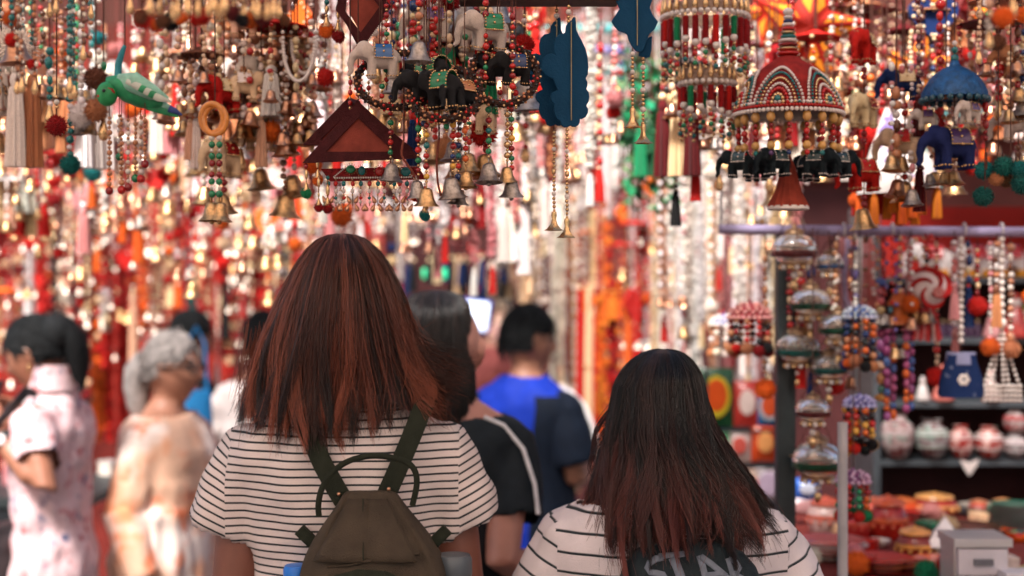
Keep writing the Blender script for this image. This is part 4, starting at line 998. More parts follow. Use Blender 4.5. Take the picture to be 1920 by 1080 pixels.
o = board(t, 'board', FRONT, 980, 0, 2.1, 0); b = MB(); b.box((lp(t,1071,0).x, -.004, (lp(t,0,42).z+lp(t,0,226).z)/2), (.0013,.002,.145)); part('strip', b, o, M_STRIP, False)
o = board(t, 'board', FRONT, 953, -7, 2.1, .032); b = MB(); b.box((lp(t,1045,0).x, .028, (lp(t,0,30).z+lp(t,0,70).z)/2), (.0013,.002,.03)); part('strip', b, o, M_STRIP, False)
board(t, 'board', [(40,470),(60,430),(90,420),(120,440),(150,470),(160,520),(150,570),(110,590),(70,592),(45,560),(33,515)], 980, 0, 2.1, .055)
S1 = ([(G,7*k)]*5+[(M_PEARL,9*k)]+[(G,7*k)]*4+[(G,9*k,1.4)]+[(G,7*k)]*4+[(M_PEARL,9*k)]+[(G,7*k)]*3+[(G,5*k,1.3)]*2)
p = lp(t, 1040, 240); goldstring(t, p.x, .032, p.z, S1[1:-1]); p = lp(t, 1063, 240); goldstring(t, p.x, 0, p.z, S1)
for px, y in ((1045,.032),(1066,0)):
    p = lp(t, px, 8); f = new('hanging_loop', None, t, (p.x, y, p.z)); e = bead_run(f, 0, 0, 0, [(G,8*k),(M_PEARL,11*k),(G,7*k),(G,8*k)]); cord_obj(f, 0, 0, zrail(2.1)-at(0,8,2.1).z-.012, e-.01, .001)
SEC = [(690,-60),(755,70),(690,165),(712,205),(745,240),(780,252),(812,270),(828,320),(850,362),(880,398),(915,408),(945,390),(962,330),(985,270),(1030,225),(1055,170),(1010,110),(990,60),(1010,0),(1030,-60),(940,-130),(800,-130)]
t = root_at('cutout_hanging', 'petrol blue pointed board with two gold bead strings, cut by the top edge', 'ornament', 1190, 0, 2.1)
o = board(t, 'board', SEC, 980, 0, 2.1, 0); b = MB(); b.box((lp(t,1194.5,0).x, -.004, (lp(t,0,-8).z+lp(t,0,84).z)/2), (.0013,.002,.075)); part('strip', b, o, M_STRIP, False)
board(t, 'board', [(930,300),(1010,262),(1005,380),(990,430),(950,440),(900,420)], 982, 0, 2.1, .018)
p = lp(t, 1186, 96); goldstring(t, p.x, 0, p.z, [(M_PEARL,9*k),(G,7*k),(G,7*k),(G,8*k),(M_PEARL,9*k),(G,7*k),(G,7*k),(G,8*k),(M_PEARL,10*k),(G,7*k),(G,7*k),(G,7*k),(G,6*k)])
p = lp(t, 1208, 102); goldstring(t, p.x, .018, p.z, [(G,7*k),(G,7*k),(M_PEARL,11*k),(G,7*k),(G,7*k),(G,7*k),(G,7*k),(M_PEARL,11*k),(G,7*k),(G,7*k),(G,8*k),(M_PEARL,12*k),(G,7*k),(G,7*k),(G,7*k)])
hang(t, 0, 0, .03)
t = root_at('cutout_hanging', 'petrol blue board half hidden behind the ring hangings at the top', 'ornament', 905, 60, 2.45)
board(t, 'board', [(-60,-100),(70,-110),(130,-40),(150,60),(130,130),(90,190),(40,330),(0,380),(-30,330),(-40,250),(-70,170),(-90,60)], 905, 0, 2.45, 0)
hang(t, 0, 0, .04)

# tangle of ring hangings with stuffed elephants, bead strings and bells
def ring_hanging(label, px, py, Y, rx, rz, tilt, seed, eles, drops, band=(BLK,COPP,RED)):
    rg = random.Random(seed); k = Y/F; t = root_at('ring_hanging', label, 'ornament', px, py, Y, None, 0)
    b = MB(); n = 60; pts = [(rx*k*math.cos(2*math.pi*i/n), math.sin(tilt)*rx*k*math.sin(2*math.pi*i/n)*.9, rz*k*math.sin(2*math.pi*i/n)*math.cos(tilt*.5)) for i in range(n+1)]
    b.tube(pts, .0052, 10, False); r = part('ring', b, t, mat('braided_tape', (.05,.022,.016), .7, 0, .6, 260, .6, 500))
    for i in range(n):                                        # wound beadwork in broken bands round the ring
        p = V(pts[i]); tn = (V(pts[i+1])-p).normalized(); u = tn.orthogonal().normalized(); v = tn.cross(u); c = band[(i//3) % len(band)]
        for j in range(3):
            a = i*.9+j*2.09; e = p+u*.0056*math.cos(a)+v*.0056*math.sin(a); bead_obj(r, e.x, e.y, e.z, .0042, jit(c,.2), G if (i+j) % 5 == 0 else None)
    for ex, ey, sc, rot, col, bl in eles:
        p = lp(t, px+ex, py+ey, Y+rnd(-.02,.02)); sc *= .80; elephant(t, p, sc, col, bl, rot, rnd(-.25,.25))
        cord_obj(t, p.x, p.y, zrail(Y)-at(0,py,Y).z-.012, p.z+sc*.7, .0008)
        f = new('bead_string', None, t, (p.x, p.y, p.z-.001)); en = bead_run(f, 0, 0, 0, [(rg.choice((RED,GREEN,NAVY,ORG,CRIM)), rg.uniform(.007,.010)) if i % 2 else (G, .0045) for i in range(5)])
    for dx, dy, nb, cs, bm, h in drops:
        p = lp(t, px+dx, py+dy); y = rg.uniform(-.025,.01); f = new('bead_string', None, t, (p.x, y, p.z)); spec = []
        for i in range(nb): spec += [(cs[i % len(cs)], rg.uniform(.0075,.0105), rg.uniform(.8,1.05)), (G, .0045)]
        e = bead_run(f, 0, 0, 0, spec); cord_obj(f, 0, 0, .02, e-.006, .0009)
        if bm: bell_obj(f, 0, 0, e-h-.006, h, bm)
    for a in (.35, .5, .65): i = int(n*a*.5+.0); p = V(pts[int(n*a) % n]) if False else V(pts[int(n*(.08+.34*a*1.2)) % n]); cord_obj(t, p.x, p.y, zrail(Y)-at(0,py,Y).z-.012, p.z, .001)
    return t
CREAM=(.60,.50,.44); BLKE=(.016,.016,.018)
ring_hanging('copper and black beaded ring holding a white stuffed elephant with a blue blanket', 748, 150, 2.04, 78, 58, .5, 1,
    [(-32,-2,.080,math.radians(100),CREAM,BLUE),(52,20,.07,math.radians(70),BLKE,GREEN)],
    [(-16,58,5,(RED,GREEN,CRIM),M_SILVER,.026),(-24,-145,9,(RED,CRIM,RED,GREEN),None,0),(38,62,3,(GREEN,CRIM),None,0)])
ring_hanging('dark beaded ring crowded with black elephants and green tinsel', 835, 175, 2.00, 66, 60, .9, 2,
    [(-40,25,.078,math.radians(110),BLKE,TEAL),(2,30,.085,math.radians(60),BLKE,GREEN),(36,36,.075,math.radians(140),BLKE,COPP),(-8,-10,.07,math.radians(30),BLKE,GREEN)],
    [(-50,60,5,(GREEN,CRIM,RED),M_SILVER,.024),(-34,58,6,(CRIM,YEL,TEAL,RED),M_BRASS,.026),(15,55,5,(YEL,RED,CRIM,NAVY),M_SILVER,.030),(24,72,5,(RED,NAVY,TEAL),M_SILVER,.022),(38,-20,8,(RED,ORG,RED),M_BRASS,.024)])
ring_hanging('copper wound ring with black elephants nearest the scalloped blue cut-out', 945, 140, 2.02, 62, 66, .8, 3,
    [(-30,-45,.085,math.radians(110),CREAM,GREEN),(-8,20,.07,math.radians(80),BLKE,COPP),(22,20,.072,math.radians(100),BLKE,NAVY)],
    [(-28,62,5,(GREEN,CRIM,TEAL,GREEN),M_SILVER,.028),(6,52,6,(G,G),M_BRASS,.022),(14,58,7,(CRIM,GREEN,RED,YEL),M_SILVER,.026),(-34,-140,8,(RED,CRIM,GREEN,RED),None,0),(16,-110,8,(CRIM,RED),None,0)], (BLK,COPP,BLK,RED))
ring_hanging('far red wound ring behind the black elephants', 860, 120, 2.22, 60, 52, .6, 4,
    [(-46,-40,.09,math.radians(95),CREAM,PURP),(36,-20,.1,math.radians(60),CREAM,TEAL)],
    [(-50,20,6,(RED,IVORY,RED),None,0),(20,40,7,(RED,GREEN,IVORY),M_BRASS,.03),(-10,40,6,(CRIM,RED),M_SILVER,.03)], (RED,COPP))
# grey bells hanging singly at the tangle
for px, py, Y, h, mm_, lab in ((785,105,1.93,.028,M_SILVER,'dull bronze bell over the left beaded ring'),(868,40,2.3,.05,M_SILVER,'dull silver bell between the blue half hidden board and the rings'),(938,38,2.35,.042,M_SILVER,'grey bell hanging before the half hidden blue board'),(985,190,2.35,.05,M_SILVER,'big blurred grey bell left of the scalloped blue boards'),(33,104,1.85,.034,M_COPPER,'copper bell hanging at the far left among white beads')):
    t = root_at('hanging_bell', lab, 'bell', px, py+h*F/Y*.3, Y); bell_obj(t, 0, 0, 0, h, mm_, name='bell_cup'); cord_obj(t, 0, 0, zrail(Y)-t.location.z-.012, h*1.25)
    bead_run(t, 0, 0, h*1.25+.05, [(RED,.009),(G,.006),(COPP,.012),(G,.006),(RED,.008)])
# brown thread ends
for px0, pts in ((757,[(0,0),(-4,28),(8,48),(22,70),(26,92)]),(823,[(0,0),(-4,40),(-2,80),(4,105)])):
    t = root_at('loose_cord', 'loose russet cord end dangling %s the triangle house' % ('over the right slope of' if px0 == 757 else 'right of'), 'cord', px0, 262, 2.0)
    b = MB(); b.tube(smoothpath([lp(t, px0+a, 262+c) for a, c in pts]), [.0016]*((len(pts)-1)*4)+[.0026], 6); part('cord', b, t, mat('russet_cord', (.20,.05,.03), .7)); hang(t, 0, 0, 0, .0014)
# pompoms
for px, py, Y, d, c, lab in ((610,145,2.35,.034,RED,'round red pompom upper left of the triangle house'),(785,12,2.25,.032,CRIM,'dark red pompom at the top edge right of the maroon diamond'),(983,84,2.2,.036,RED,'bright red pompom left of the scalloped blue boards'),(845,2,2.25,.036,CRIM,'dark red pompom cut by the top edge above the rings'),(106,236,2.2,.036,CRIM,'deep red pompom below the white bead cluster at far left'),(640,405,2.7,.045,ORG,'blurred orange pompom under the triangle house'),(30,92,2.0,.060,IVORY,'cream pompom behind the copper bell at far left'),(2,90,2.05,.06,IVORY,'cream pompom cut by the left edge')):
    t = root_at('hanging_pompom', lab, 'pompom', px, py, Y); new('pompom', POM(), t, (0,0,0), M_FUZZ, c, d/2*1.0, (rnd(0,3),rnd(0,3),0)); hang(t, 0, 0, d*.3)
    bead_run(t, 0, 0, d*.5+.03, [(G,.006),(IVORY,.009),(G,.006)])

# green parrot with bead strings
t = root_at('parrot_hanging', 'green stuffed parrot with white wing and long tail over strings of copper beads', 'ornament', 262, 178, 2.3)
P = lambda px, py, y=0: V((lp(t,px,py).x, y, lp(t,px,py).z))
b = MB(); b.tube([P(200,190),P(212,160,.0),P(235,162),P(265,178),P(292,192),P(310,200)], [.006,.018,.024,.022,.015,.006], 14); bo = voxel(b,'body',.004,3); o = new('body', bo, t, m=mat('parrot_green', (.02,.30,.12), .5, 0, .4, 60))
b = MB(); b.tube([P(225,150,-.014),P(258,158,-.026),P(290,176,-.018),P(318,188,-.01)], [.008,.017,.013,.004], 12, True, .4); part('wing', b, t, mat('parrot_mint', (.30,.62,.48), .5, 0, .35, 50))
for i in range(5):
    b = MB(); b.tube([P(246+i*9,157+i*5,-.030),P(270+i*9,168+i*5,-.031),P(292+i*9,181+i*3.4,-.022)], [.004,.0062,.0015], 8, True, .35); part('wing_feather', b, t, mat('parrot_green') if i % 2 else mat('feather_white', (.62,.66,.58), .6))
b = MB(); b.tube([P(214,166,.012),P(211,176,-.018),P(213,190,-.014)], [.006,.009,.005], 8); part('collar', b, t, mat('collar_red', (.45,.02,.03), .6))
for s0 in (0, 8):
    b = MB(); b.tube([P(280,188+s0,-.006),P(310,200+s0,-.004),P(334,211+s0)], [.010,.007,.002], 10, True, .35); part('tail_feather', b, t, mat('parrot_mint') if s0 == 0 else mat('parrot_green'))
b = MB(); b.tube([P(318,204,-.006),P(330,209,-.004),P(341,216)], [.006,.0045,.0015], 10, True, .4); part('tail_tip', b, t, mat('tail_blue', (.03,.06,.25), .5))
b = MB(); b.sphere(P(204,178,-.01), (.017,.016,.020), 14, 10); hd = part('head', b, t, mat('head_green', (.02,.32,.10), .5, 0, .3, 60))
b = MB(); b.tube([P(198,178,-.016),P(193,184,-.018),P(195,192,-.016)], [.007,.005,.001], 8); part('beak', b, hd, mat('beak_red', (.5,.02,.015), .35))
b = MB(); b.sphere(P(203,174,-.026), .003, 8, 6); part('eye', b, hd, M_DARK)
b = MB(); b.tube([P(222,152,-.005),P(222,120),P(228,100),P(234,85)], [.006,.006,.005,.003], 8); part('strap', b, t, mat('teal_strap', (.01,.22,.27), .5)); hang(t, P(234,85).x, 0, P(234,85).z)
for i, px in enumerate((204,216,228,240,252,264,276)):
    p = P(px, 216+rnd(-6,6), rnd(-.02,.03)); f = new('bead_string', None, t, p); n = random.choice((4,5,6,7)); e = bead_run(f, 0, 0, 0, [((IVORY,COPP,WHITE,COPP)[(i+j) % 4], rnd(.007,.010)) if j % 2 else (M_COPPER, .006) for j in range(2*n)]); cord_obj(f, 0, 0, .03, e, .0008)
    bead_obj(f, 0, 0, e-.006, .014, (CRIM,GREEN,RED)[i % 3])
# orange bangles with beads and two bells
t = root_at('bangle_hanging', 'pair of amber bangles with green and red beads and two little bells', 'ornament', 403, 225, 2.25)
for dx, dz, ry in ((0,0,.2),(-5,3,-.5)):
    b = MB(); k = 2.25/F; b.tube([((21*k)*math.cos(a)+dx*k, 6*k*math.sin(a)*ry, 27*k*math.sin(a)+dz*k) for a in [i*math.pi/14 for i in range(29)]], .0052, 9, False); part('bangle', b, t, mat('amber', (.70,.24,.03), .15, 0, .2, 40, coat=.6))
hang(t, 0, 0, .024)
for dx in (-6, 8):
    p = lp(t, 403+dx, 252); f = new('bead_string', None, t, p); e = bead_run(f, 0, 0, 0, [(IVORY,.010),(GREEN,.011),(IVORY,.006),(GREEN,.011),(CRIM,.011),(IVORY,.006),(CRIM,.010),(GREEN,.011),(IVORY,.007),(GREEN,.012)]); cord_obj(f, 0, 0, .01, e-.006, .0009); bell_obj(f, 0, 0, e-.036, .03)
# white necklaces hanging left of the pompom
for s0, lab in ((0,'outer white bead necklace hanging left of the round red pompom'),(1,'inner white bead necklace hanging left of the round red pompom')):
    t = root_at('necklace', lab, 'necklace', 560, 60, 2.4+.03*s0); k = t.location.y/F; f = new('bead_loop', None, t)
    for i in range(46):
        a = math.pi*i/45; x = math.cos(a)*(30-6*s0)*k+s0*10*k; z = -math.sin(a)**.8*(92-14*s0)*k; bead_obj(f, x, 0, z, .0068, None, M_PEARL)
    for e in (-1, 1): cord_obj(t, e*(30-6*s0)*k+s0*10*k, 0, zrail(t.location.y)-t.location.z-.012, 0)

# domed temple umbrella with pearl arches and black elephants
Yd = 2.36; k = Yd/F
t = root_at('dome_ornament', 'red beaded dome with pearl arches, amber bead fringe and black elephants hanging below', 'ornament', 1478, 215, Yd)
hw = 100*k
b = MB(); b.lathe([(hw,0),(hw*.98,8*k),(hw*.90,30*k),(hw*.72,62*k),(hw*.48,88*k),(hw*.27,102*k),(hw*.20,108*k)], 40, mod=lambda f, z: 1-.05*abs(math.sin(math.pi*4*f))); part('dome', b, t, mat('red_velvet', (.30,.022,.018), .9, 0, .3, 60, .3, 300))
b = MB(); b.lathe([(hw*.98,0),(hw*.7,-3*k),(0,-4*k)], 40); part('underside', b, t, M_DARK)
for row, (rz, rr, d, m_, c) in enumerate(((-1*k,hw*1.02,.0075,M_PEARL,None),(7*k,hw*1.0,.005,None,RED),(13*k,hw*.975,.0062,M_PEARL,None))):
    o = new('bead_rim', None, t); n = int(2*math.pi*rr/(d*1.02))
    for i in range(n): a = 2*math.pi*i/n; bead_obj(o, rr*math.cos(a), rr*math.sin(a), rz, d, c, m_)
zs = 108*k; sp_ = new('spire', None, t)
for i, (r_, h_, m_, c) in enumerate(((26,12,None,RED),(24,10,G,None),(22,9,None,CRIM),(21,10,M_PEARL,None),(18,9,None,TEAL),(17,9,G,None),(15,9,None,RED),(13,9,M_PEARL,None),(11,8,None,NAVY),(10,9,M_PEARL,None),(11,15,M_PEARL,None))):
    bead_obj(sp_, 0, 0, zs+h_*k/2, r_*2*k*.92, c, m_, h_/(r_*1.7)); zs += h_*k*.82
hang(t, 0, 0, zs)
def dome_pt(a, f):                                            # f 0 at the rim, 1 near the top
    z = 98*k*f; r_ = prof([(98*k,.24*hw),(88*k,.48*hw),(62*k,.72*hw),(30*k,.90*hw),(8*k,.98*hw),(0,hw)], z); return V((r_*1.03*math.sin(a), -r_*1.03*math.cos(a), z+.002))
for q4 in range(6):
    a0 = math.radians(-22+60*q4); arch = new('bead_arch', None, t)
    for (s_, d, m_, c) in ((1.0,.0052,M_PEARL,None),(.84,.005,None,TEAL),(.68,.005,G,None),(.52,.005,M_PEARL,None),(.38,.006,None,RED),(.22,.007,G,None)):
        n = max(5, int(30*s_))
        for i in range(n+1):
            th = math.pi*i/n; p = dome_pt(a0+.47*s_*math.cos(th), .10+.70*s_*math.sin(th)); bead_obj(arch, p.x, p.y, p.z, d, c, m_)
    p = dome_pt(a0, .17); bead_obj(arch, p.x, p.y, p.z, .011, TEAL)
AMB=(.62,.33,.09)
for i in range(18):
    a = 2*math.pi*i/18; x, y = hw*.93*math.cos(a), hw*.93*math.sin(a); f = new('fringe_strand', None, t, (x, y, -2*k))
    e = bead_run(f, 0, 0, 0, [(AMB,17*k,1.25),(CRIM,9*k),(RED,12*k,1.1),(CRIM,9*k),(AMB,16*k,1.0),((PURP,NAVY,RED,TEAL)[i % 4],10*k)]); cord_obj(f, 0, 0, 0, e-.004, .0008)
for i, (px, y, rot) in enumerate(((1384,-.02,60),(1447,-.05,110),(1518,-.045,250),(1568,-.02,290),(1430,.06,200),(1530,.06,30))):
    p = lp(t, px, 335); elephant(t, (p.x, y, p.z), .056, (.010,.016,.02), (.02,.05,.055), math.radians(rot), 0, M_PEARL); cord_obj(t, p.x, y, -78*k, p.z+.035, .0008)
# red pleated tail below the dome
b = MB(); b.lathe([(4*k,-75*k),(13*k,-100*k),(24*k,-145*k),(36*k,-168*k),(38*k,-173*k)], 30, mod=lambda f, z: 1+.05*math.cos(2*math.pi*15*f)); part('red_bell_skirt', b, t, mat('red_suede', (.30,.045,.025), .8, 0, .3, 40))
b = MB(); b.lathe([(38*k,-171*k),(39*k,-177*k),(37*k,-179*k)], 30); part('skirt_rim', b, t, M_PEARL)
# two tier tassel chandelier
Yc2 = 2.42; k = Yc2/F; t = root_at('tassel_chandelier', 'two tier round chandelier of red and green rope tassels with cream beads', 'ornament', 1322, 30, Yc2)
for (px, py, rad, n, tl, hgt) in ((1322,34,78,26,50,20),(1326,158,50,16,42,26)):
    p = lp(t, px, py); h = new('tier', None, t, p)
    b = MB(); b.lathe([(rad*k,0),(rad*k,hgt*k),(rad*.97*k,hgt*k),(rad*.97*k,0),(rad*k,0)], 40); part('hoop', b, h, mat('mirror_band', (.34,.22,.16), .5, .2, .5, 160))
    n2 = int(2*math.pi*rad*k/.0105)
    for i in range(n2): a = 2*math.pi*i/n2; bead_obj(h, rad*1.03*k*math.cos(a), rad*1.03*k*math.sin(a), 0, .0095, None, M_PEARL)
    for i in range(n):
        a = 2*math.pi*i/n; x, y = rad*k*math.cos(a), rad*k*math.sin(a)
        new('gold_cone', variant(DROP, 'drop', G), h, (x*1.02, y*1.02, hgt*k*.25), scale=(.016,.016,.026))
        c = (CRIM,CRIM,RED,CRIM,GREEN,CRIM)[i % 6]; L = rnd(.7,1.15)*tl*k
        new('rope_tassel', cached(('rope',), lambda: (lambda b: (b.lathe([(.0,0),(.45,-.02)]+[(1 if j % 2 else .86, -.05-.93*j/24) for j in range(25)]+[(0,-1)], 10, mod=lambda f, z: 1+.06*math.cos(6.283*3*f+z*60)), b)[1])(MB())), h, (x, y, -.006), M_FUZZ, jit(c), (6.2*k, 6.2*k, L))
        f = new('bead_string', None, h, (x, y, -.004-L)); bead_run(f, 0, 0, 0, [(M_PEARL,.013),(G,.006),((RED,GREEN,CRIM)[i % 3],.009),(G,.006),((GREEN,RED,TEAL)[i % 3],.009),(G,.007)])
for e in (-1, 1):
    p = lp(t, 1322+e*45, 158); cord_obj(t, p.x, 0, lp(t,0,34).z, p.z+.02)
    cord_obj(t, e*60*k, 0, zrail(Yc2)-t.location.z-.012, lp(t,0,34).z)
# blue umbrella with navy elephants
Yb2 = 2.38; k = Yb2/F; t = root_at('umbrella_ornament', 'blue sequinned umbrella with a navy stuffed elephant hanging below it', 'ornament', 1790, 180, Yb2); hw = 60*k
b = MB(); b.lathe([(hw,-4*k),(hw*1.0,4*k),(hw*.9,20*k),(hw*.68,38*k),(hw*.4,50*k),(hw*.18,56*k),(hw*.12,66*k),(0,72*k)], 32, mod=lambda f, z: 1+.05*math.cos(2*math.pi*12*f)*(1 if z < 10*k else .3)); part('canopy', b, t, mat('blue_satin', (.008,.085,.24), .3, .2, .5, 90, .4, 300))
for i in range(22): a = 2*math.pi*i/22; bead_obj(t, hw*math.cos(a), hw*math.sin(a), -8*k, .012, (.01,.06,.09))
bead_run(t, 0, 0, 104*k, [(IVORY,.009),(TEAL,.012),(TEAL,.015),(TEAL,.018)]); hang(t, 0, 0, 72*k)
for px, py, y, sc, rot, c in ((1790,318,0,.105,100,(.014,.022,.10)),(1745,240,.02,.05,80,CREAM),(1805,238,-.04,.055,120,CREAM)):
    p = lp(t, px, py); elephant(t, (p.x, y, p.z), sc*.85, c, jit((.10,.05,.16)), math.radians(rot)); cord_obj(t, p.x, y, 0, p.z+sc*.7)
p = lp(t, 1848, 190); f = new('bead_string', None, t, p); bead_run(f, 0, 0, 0, [(RED,.012,1.6),(CRIM,.009),(CRIM,.012,1.5),(CRIM,.008),(CRIM,.010)]); cord_obj(f, 0, 0, .0, -.09)
# teal green pompom toys at the right edge
t = root_at('pompom_toy', 'teal pompom and brown bead toy hanging at the right edge', 'ornament', 1872, 320, 2.3)
for px, py, d, c in ((1850,318,.034,TEAL),(1880,312,.036,(.01,.12,.10)),(1847,368,.036,(.008,.09,.08)),(1905,318,.03,TEAL),(1912,345,.04,(.01,.11,.10)),(1870,335,.026,COPP),(1895,335,.03,(.2,.09,.04))):
    p = lp(t, px, py); new('pompom', POM(), t, (p.x, rnd(-.02,.02), p.z), M_FUZZ, c, d/2, (rnd(0,3),rnd(0,3),0))
    cord_obj(t, p.x, 0, .03, p.z)
hang(t, 0, 0, .03); hang(t, .02, 0, .03)

# folded paper star lanterns
def star(label, px, py, Y, R_, c1, c2, rot, n=5):
    k = Y/F; t = root_at('star_lantern', label, 'lantern', px, py, Y); r_ = R_*k
    for i in range(n):
        b = MB(); a = rot+2*math.pi*i/n; d = math.pi/n; tip = V((r_*math.sin(a), 0, r_*math.cos(a)))
        i0 = V((.42*r_*math.sin(a-d), 0, .42*r_*math.cos(a-d))); i1 = V((.42*r_*math.sin(a+d), 0, .42*r_*math.cos(a+d))); c = V((0,0,0)); dp = V((0,.24*r_,0))
        b.add([tip, i0, c-dp], [(0,1,2)]); b.add([tip, c-dp, i1], [(0,1,2)]); b.add([tip, c+dp, i0], [(0,1,2)]); b.add([tip, i1, c+dp], [(0,1,2)])
        o = part('point', b, t, M_PAPER, False, color=c1)
        b = MB()
        for s_, e in ((i0,-1),(i1,1)):
            m_ = (tip+s_+c-dp)/3; nrm = (s_-tip).cross(c-dp-tip); nrm = nrm.normalized(); nrm = nrm if nrm.y < 0 else -nrm
            b.add([m_+(tip-m_)*.55+nrm*.0012, m_+(s_-m_)*.55+nrm*.0012, m_+(c-dp-m_)*.55+nrm*.0012], [(0,1,2)])
        o2 = part('cut_window', b, o, mat('lit_paper', (.80,.25,.02), .7, emit=.15), False)
    hang(t, 0, 0, r_*.8)
    f = new('tassel', TASS(), t, (0,0,-r_*.75), M_FUZZ, c1, (.03,.03,.08))
star('big red and orange paper star lantern behind the beaded dome spire', 1515, 55, 2.9, 125, (.40,.020,.010), ORG, .2)
star('red paper star lantern behind the blue umbrella', 1725, 130, 3.0, 95, (.17,.008,.008), RED, .1)
star('dark red paper star lantern above the blue umbrella', 1790, 20, 3.2, 110, (.13,.007,.007), RED, .5)
star('orange red paper star lantern beside the chandelier', 1440, 20, 3.2, 70, (.5,.03,.012), ORG, .8)
# ------------------------------------------------------------------ the mass of hangings, each one a thing
BROWN=(.17,.06,.03); MAROON=(.11,.010,.012); PEACH=(.72,.42,.28); ROSE=(.60,.16,.14); GREY=(.35,.32,.32); VIO=(.16,.12,.34)
PAL = {'red and gold': (RED, GOLD, CRIM), 'crimson and white': (CRIM, IVORY, RED), 'ivory and gold': (IVORY, GOLD, WHITE), 'copper and ivory': (COPP, IVORY, BROWN), 'orange and gold': (ORG, GOLD, RED),
    'green and red': (GREEN, RED, GOLD), 'teal and white': (TEAL, WHITE, TEAL), 'pink and white': (PINK, WHITE, ROSE), 'navy and gold': (NAVY, GOLD, RED), 'brown and copper': (BROWN, COPP, (.30,.12,.06)), 'peach and gold': (PEACH, GOLD, IVORY),
    'white': (WHITE, IVORY, WHITE), 'scarlet': ((.50,.016,.012), RED, CRIM), 'maroon and gold': (MAROON, GOLD, CRIM), 'orange': (ORG, (.70,.20,.02), RED), 'green': (GREEN, (.015,.10,.04), (.10,.30,.10)), 'black and gold': (BLK, GOLD, BLK), 'violet and white': (VIO, WHITE, PINK)}
LB = (.04, .07, .10, .14, .2, .28, .4, .55, .75, 1.0, 1.4, 1.9)
def bucket(L): return min(LB, key=lambda q: abs(q-L))
def strand_meshes(L, var, fine):
    key = ('strand', L, var, fine)
    if key not in _c:
        r = random.Random(hash((L*100//1, var, fine)) & 0xffff); bs = [MB(), MB(), MB()]; z = 0; i = 0; pat = [[0,1,1],[0,1,2,1],[0,0,1,2],[1,0,1,2,2],[0,2,0,1]][var % 5]
        while z < L:
            c = pat[i % len(pat)]; d = fine*((1.0,.7,.85)[c])*r.uniform(.85,1.25); st = r.choice((1,1,1.5,.8))
            bs[c].sphere((r.uniform(-.0015,.0015), r.uniform(-.0015,.0015), -z-d*st/2), (d/2,d/2,d*st/2), 7, 5); z += d*st+.0008; i += 1
            if i % 17 == 16: z += fine*.8
        _c[key] = [b.mesh('bead_string', True, 180) for b in bs if b.v]
    return _c[key]
ITEMS = []
def base(name, cat, x, Y, z, rail=None):
    t = thing(name, '', cat, (x, Y, z), rnd(0, 6.28)); zt = (rail if rail else zrail(Y)-.012)-z
    if zt > .001: cord_obj(t, 0, 0, zt, 0, .0014)
    return t
def sway(t, a=.03): t.rotation_euler = (rnd(-a,a), rnd(-a,a), rnd(0,6.28))
def k_strand(x, Y, z, L, pal, rail, ends=('bell','pompom','pompom','tassel','tassel','drop','drop')):
    c = PAL[pal]; t = base('bead_strand', 'bead strand', x, Y, z, rail); fine = random.choice((.010,.013,.016)); end = random.choice(ends)
    if Y < 1.9: fine = random.choice((.0055,.007)); end = random.choice(('drop','drop','pompom'))
    Lb = bucket(max(.04, L-.05))
    for i, me in enumerate(strand_meshes(Lb, random.randrange(5), fine)): new('bead_string', me, t, (0,0,0), M_BEAD, jit(c[i % 3]), kind='stuff')
    cord_obj(t, 0, 0, 0, -Lb-.01, .001)
    if end == 'bell': bell_obj(t, 0, 0, -Lb-.05, rnd(.024,.036), M_CHAMP if Y > 4.5 else random.choice((M_BRASS,M_COPPER,M_COPPER,M_SILVER)), Y < 4)
    elif end == 'pompom': new('pompom', POM(), t, (0,0,-Lb-.02), M_FUZZ, jit(random.choice(c[:1]+(RED,ORG))), rnd(.014,.024)*(.5 if Y < 1.9 else 1), (rnd(0,3),rnd(0,3),0))
    elif end == 'tassel': new('tassel', TASS(), t, (0,0,-Lb), M_FUZZ, jit(c[0]), (.06,.06,rnd(.06,.10)))
    else: new('drop', variant(DROP, 'drop', M_GOLDB), t, (0,0,-Lb-(.018 if Y < 1.9 else .035)), scale=(.014,.014,.02) if Y < 1.9 else (.03,.03,.04))
    return t, {'bell': 'with bell', 'pompom': 'with pompom', 'tassel': 'with tassel', 'drop': 'with drop'}[end], 'bead strand'
def k_chime(x, Y, z, L, pal, rail):
    c = PAL[pal]; t = base('bell_chime', 'chime', x, Y, z, rail); n = random.choice((5,6,7)); R_ = rnd(.03,.055); m_ = random.choice((M_BRASS,M_BRASS,M_COPPER))
    new('crown', cached(('crown',), lambda: (lambda b: (b.lathe([(0,.5),(.2,.45),(.35,.3),(.8,.1),(1,0),(1.04,-.06),(.95,-.08),(.5,.05),(0,.1)], 18), b)[1])(MB())), t, (0,0,0), m_ if False else M_CLOTH, jit(c[0]), (R_*1.1, R_*1.1, .03))
    Lb = bucket(L*.7)
    for i in range(n):
        a = 6.283*i/n; ll = random.choice([q for q in LB if q <= max(.1,Lb)][-2:]); ch = new('bead_string', strand_meshes(ll, random.randrange(5), .011)[0], t, (R_*math.cos(a), R_*math.sin(a), 0), M_BEAD, jit(c[i % 3]), kind='stuff')
        for me in strand_meshes(ll, random.randrange(5), .011)[1:2]: new('bead_string', me, t, (R_*math.cos(a), R_*math.sin(a), 0), M_BEAD, jit(c[1]), kind='stuff')
        bell_obj(t, R_*math.cos(a), R_*math.sin(a), -ll-.035, rnd(.018,.030), M_CHAMP if Y > 4.5 else m_, False)
    return t, 'of small bells', 'chime'
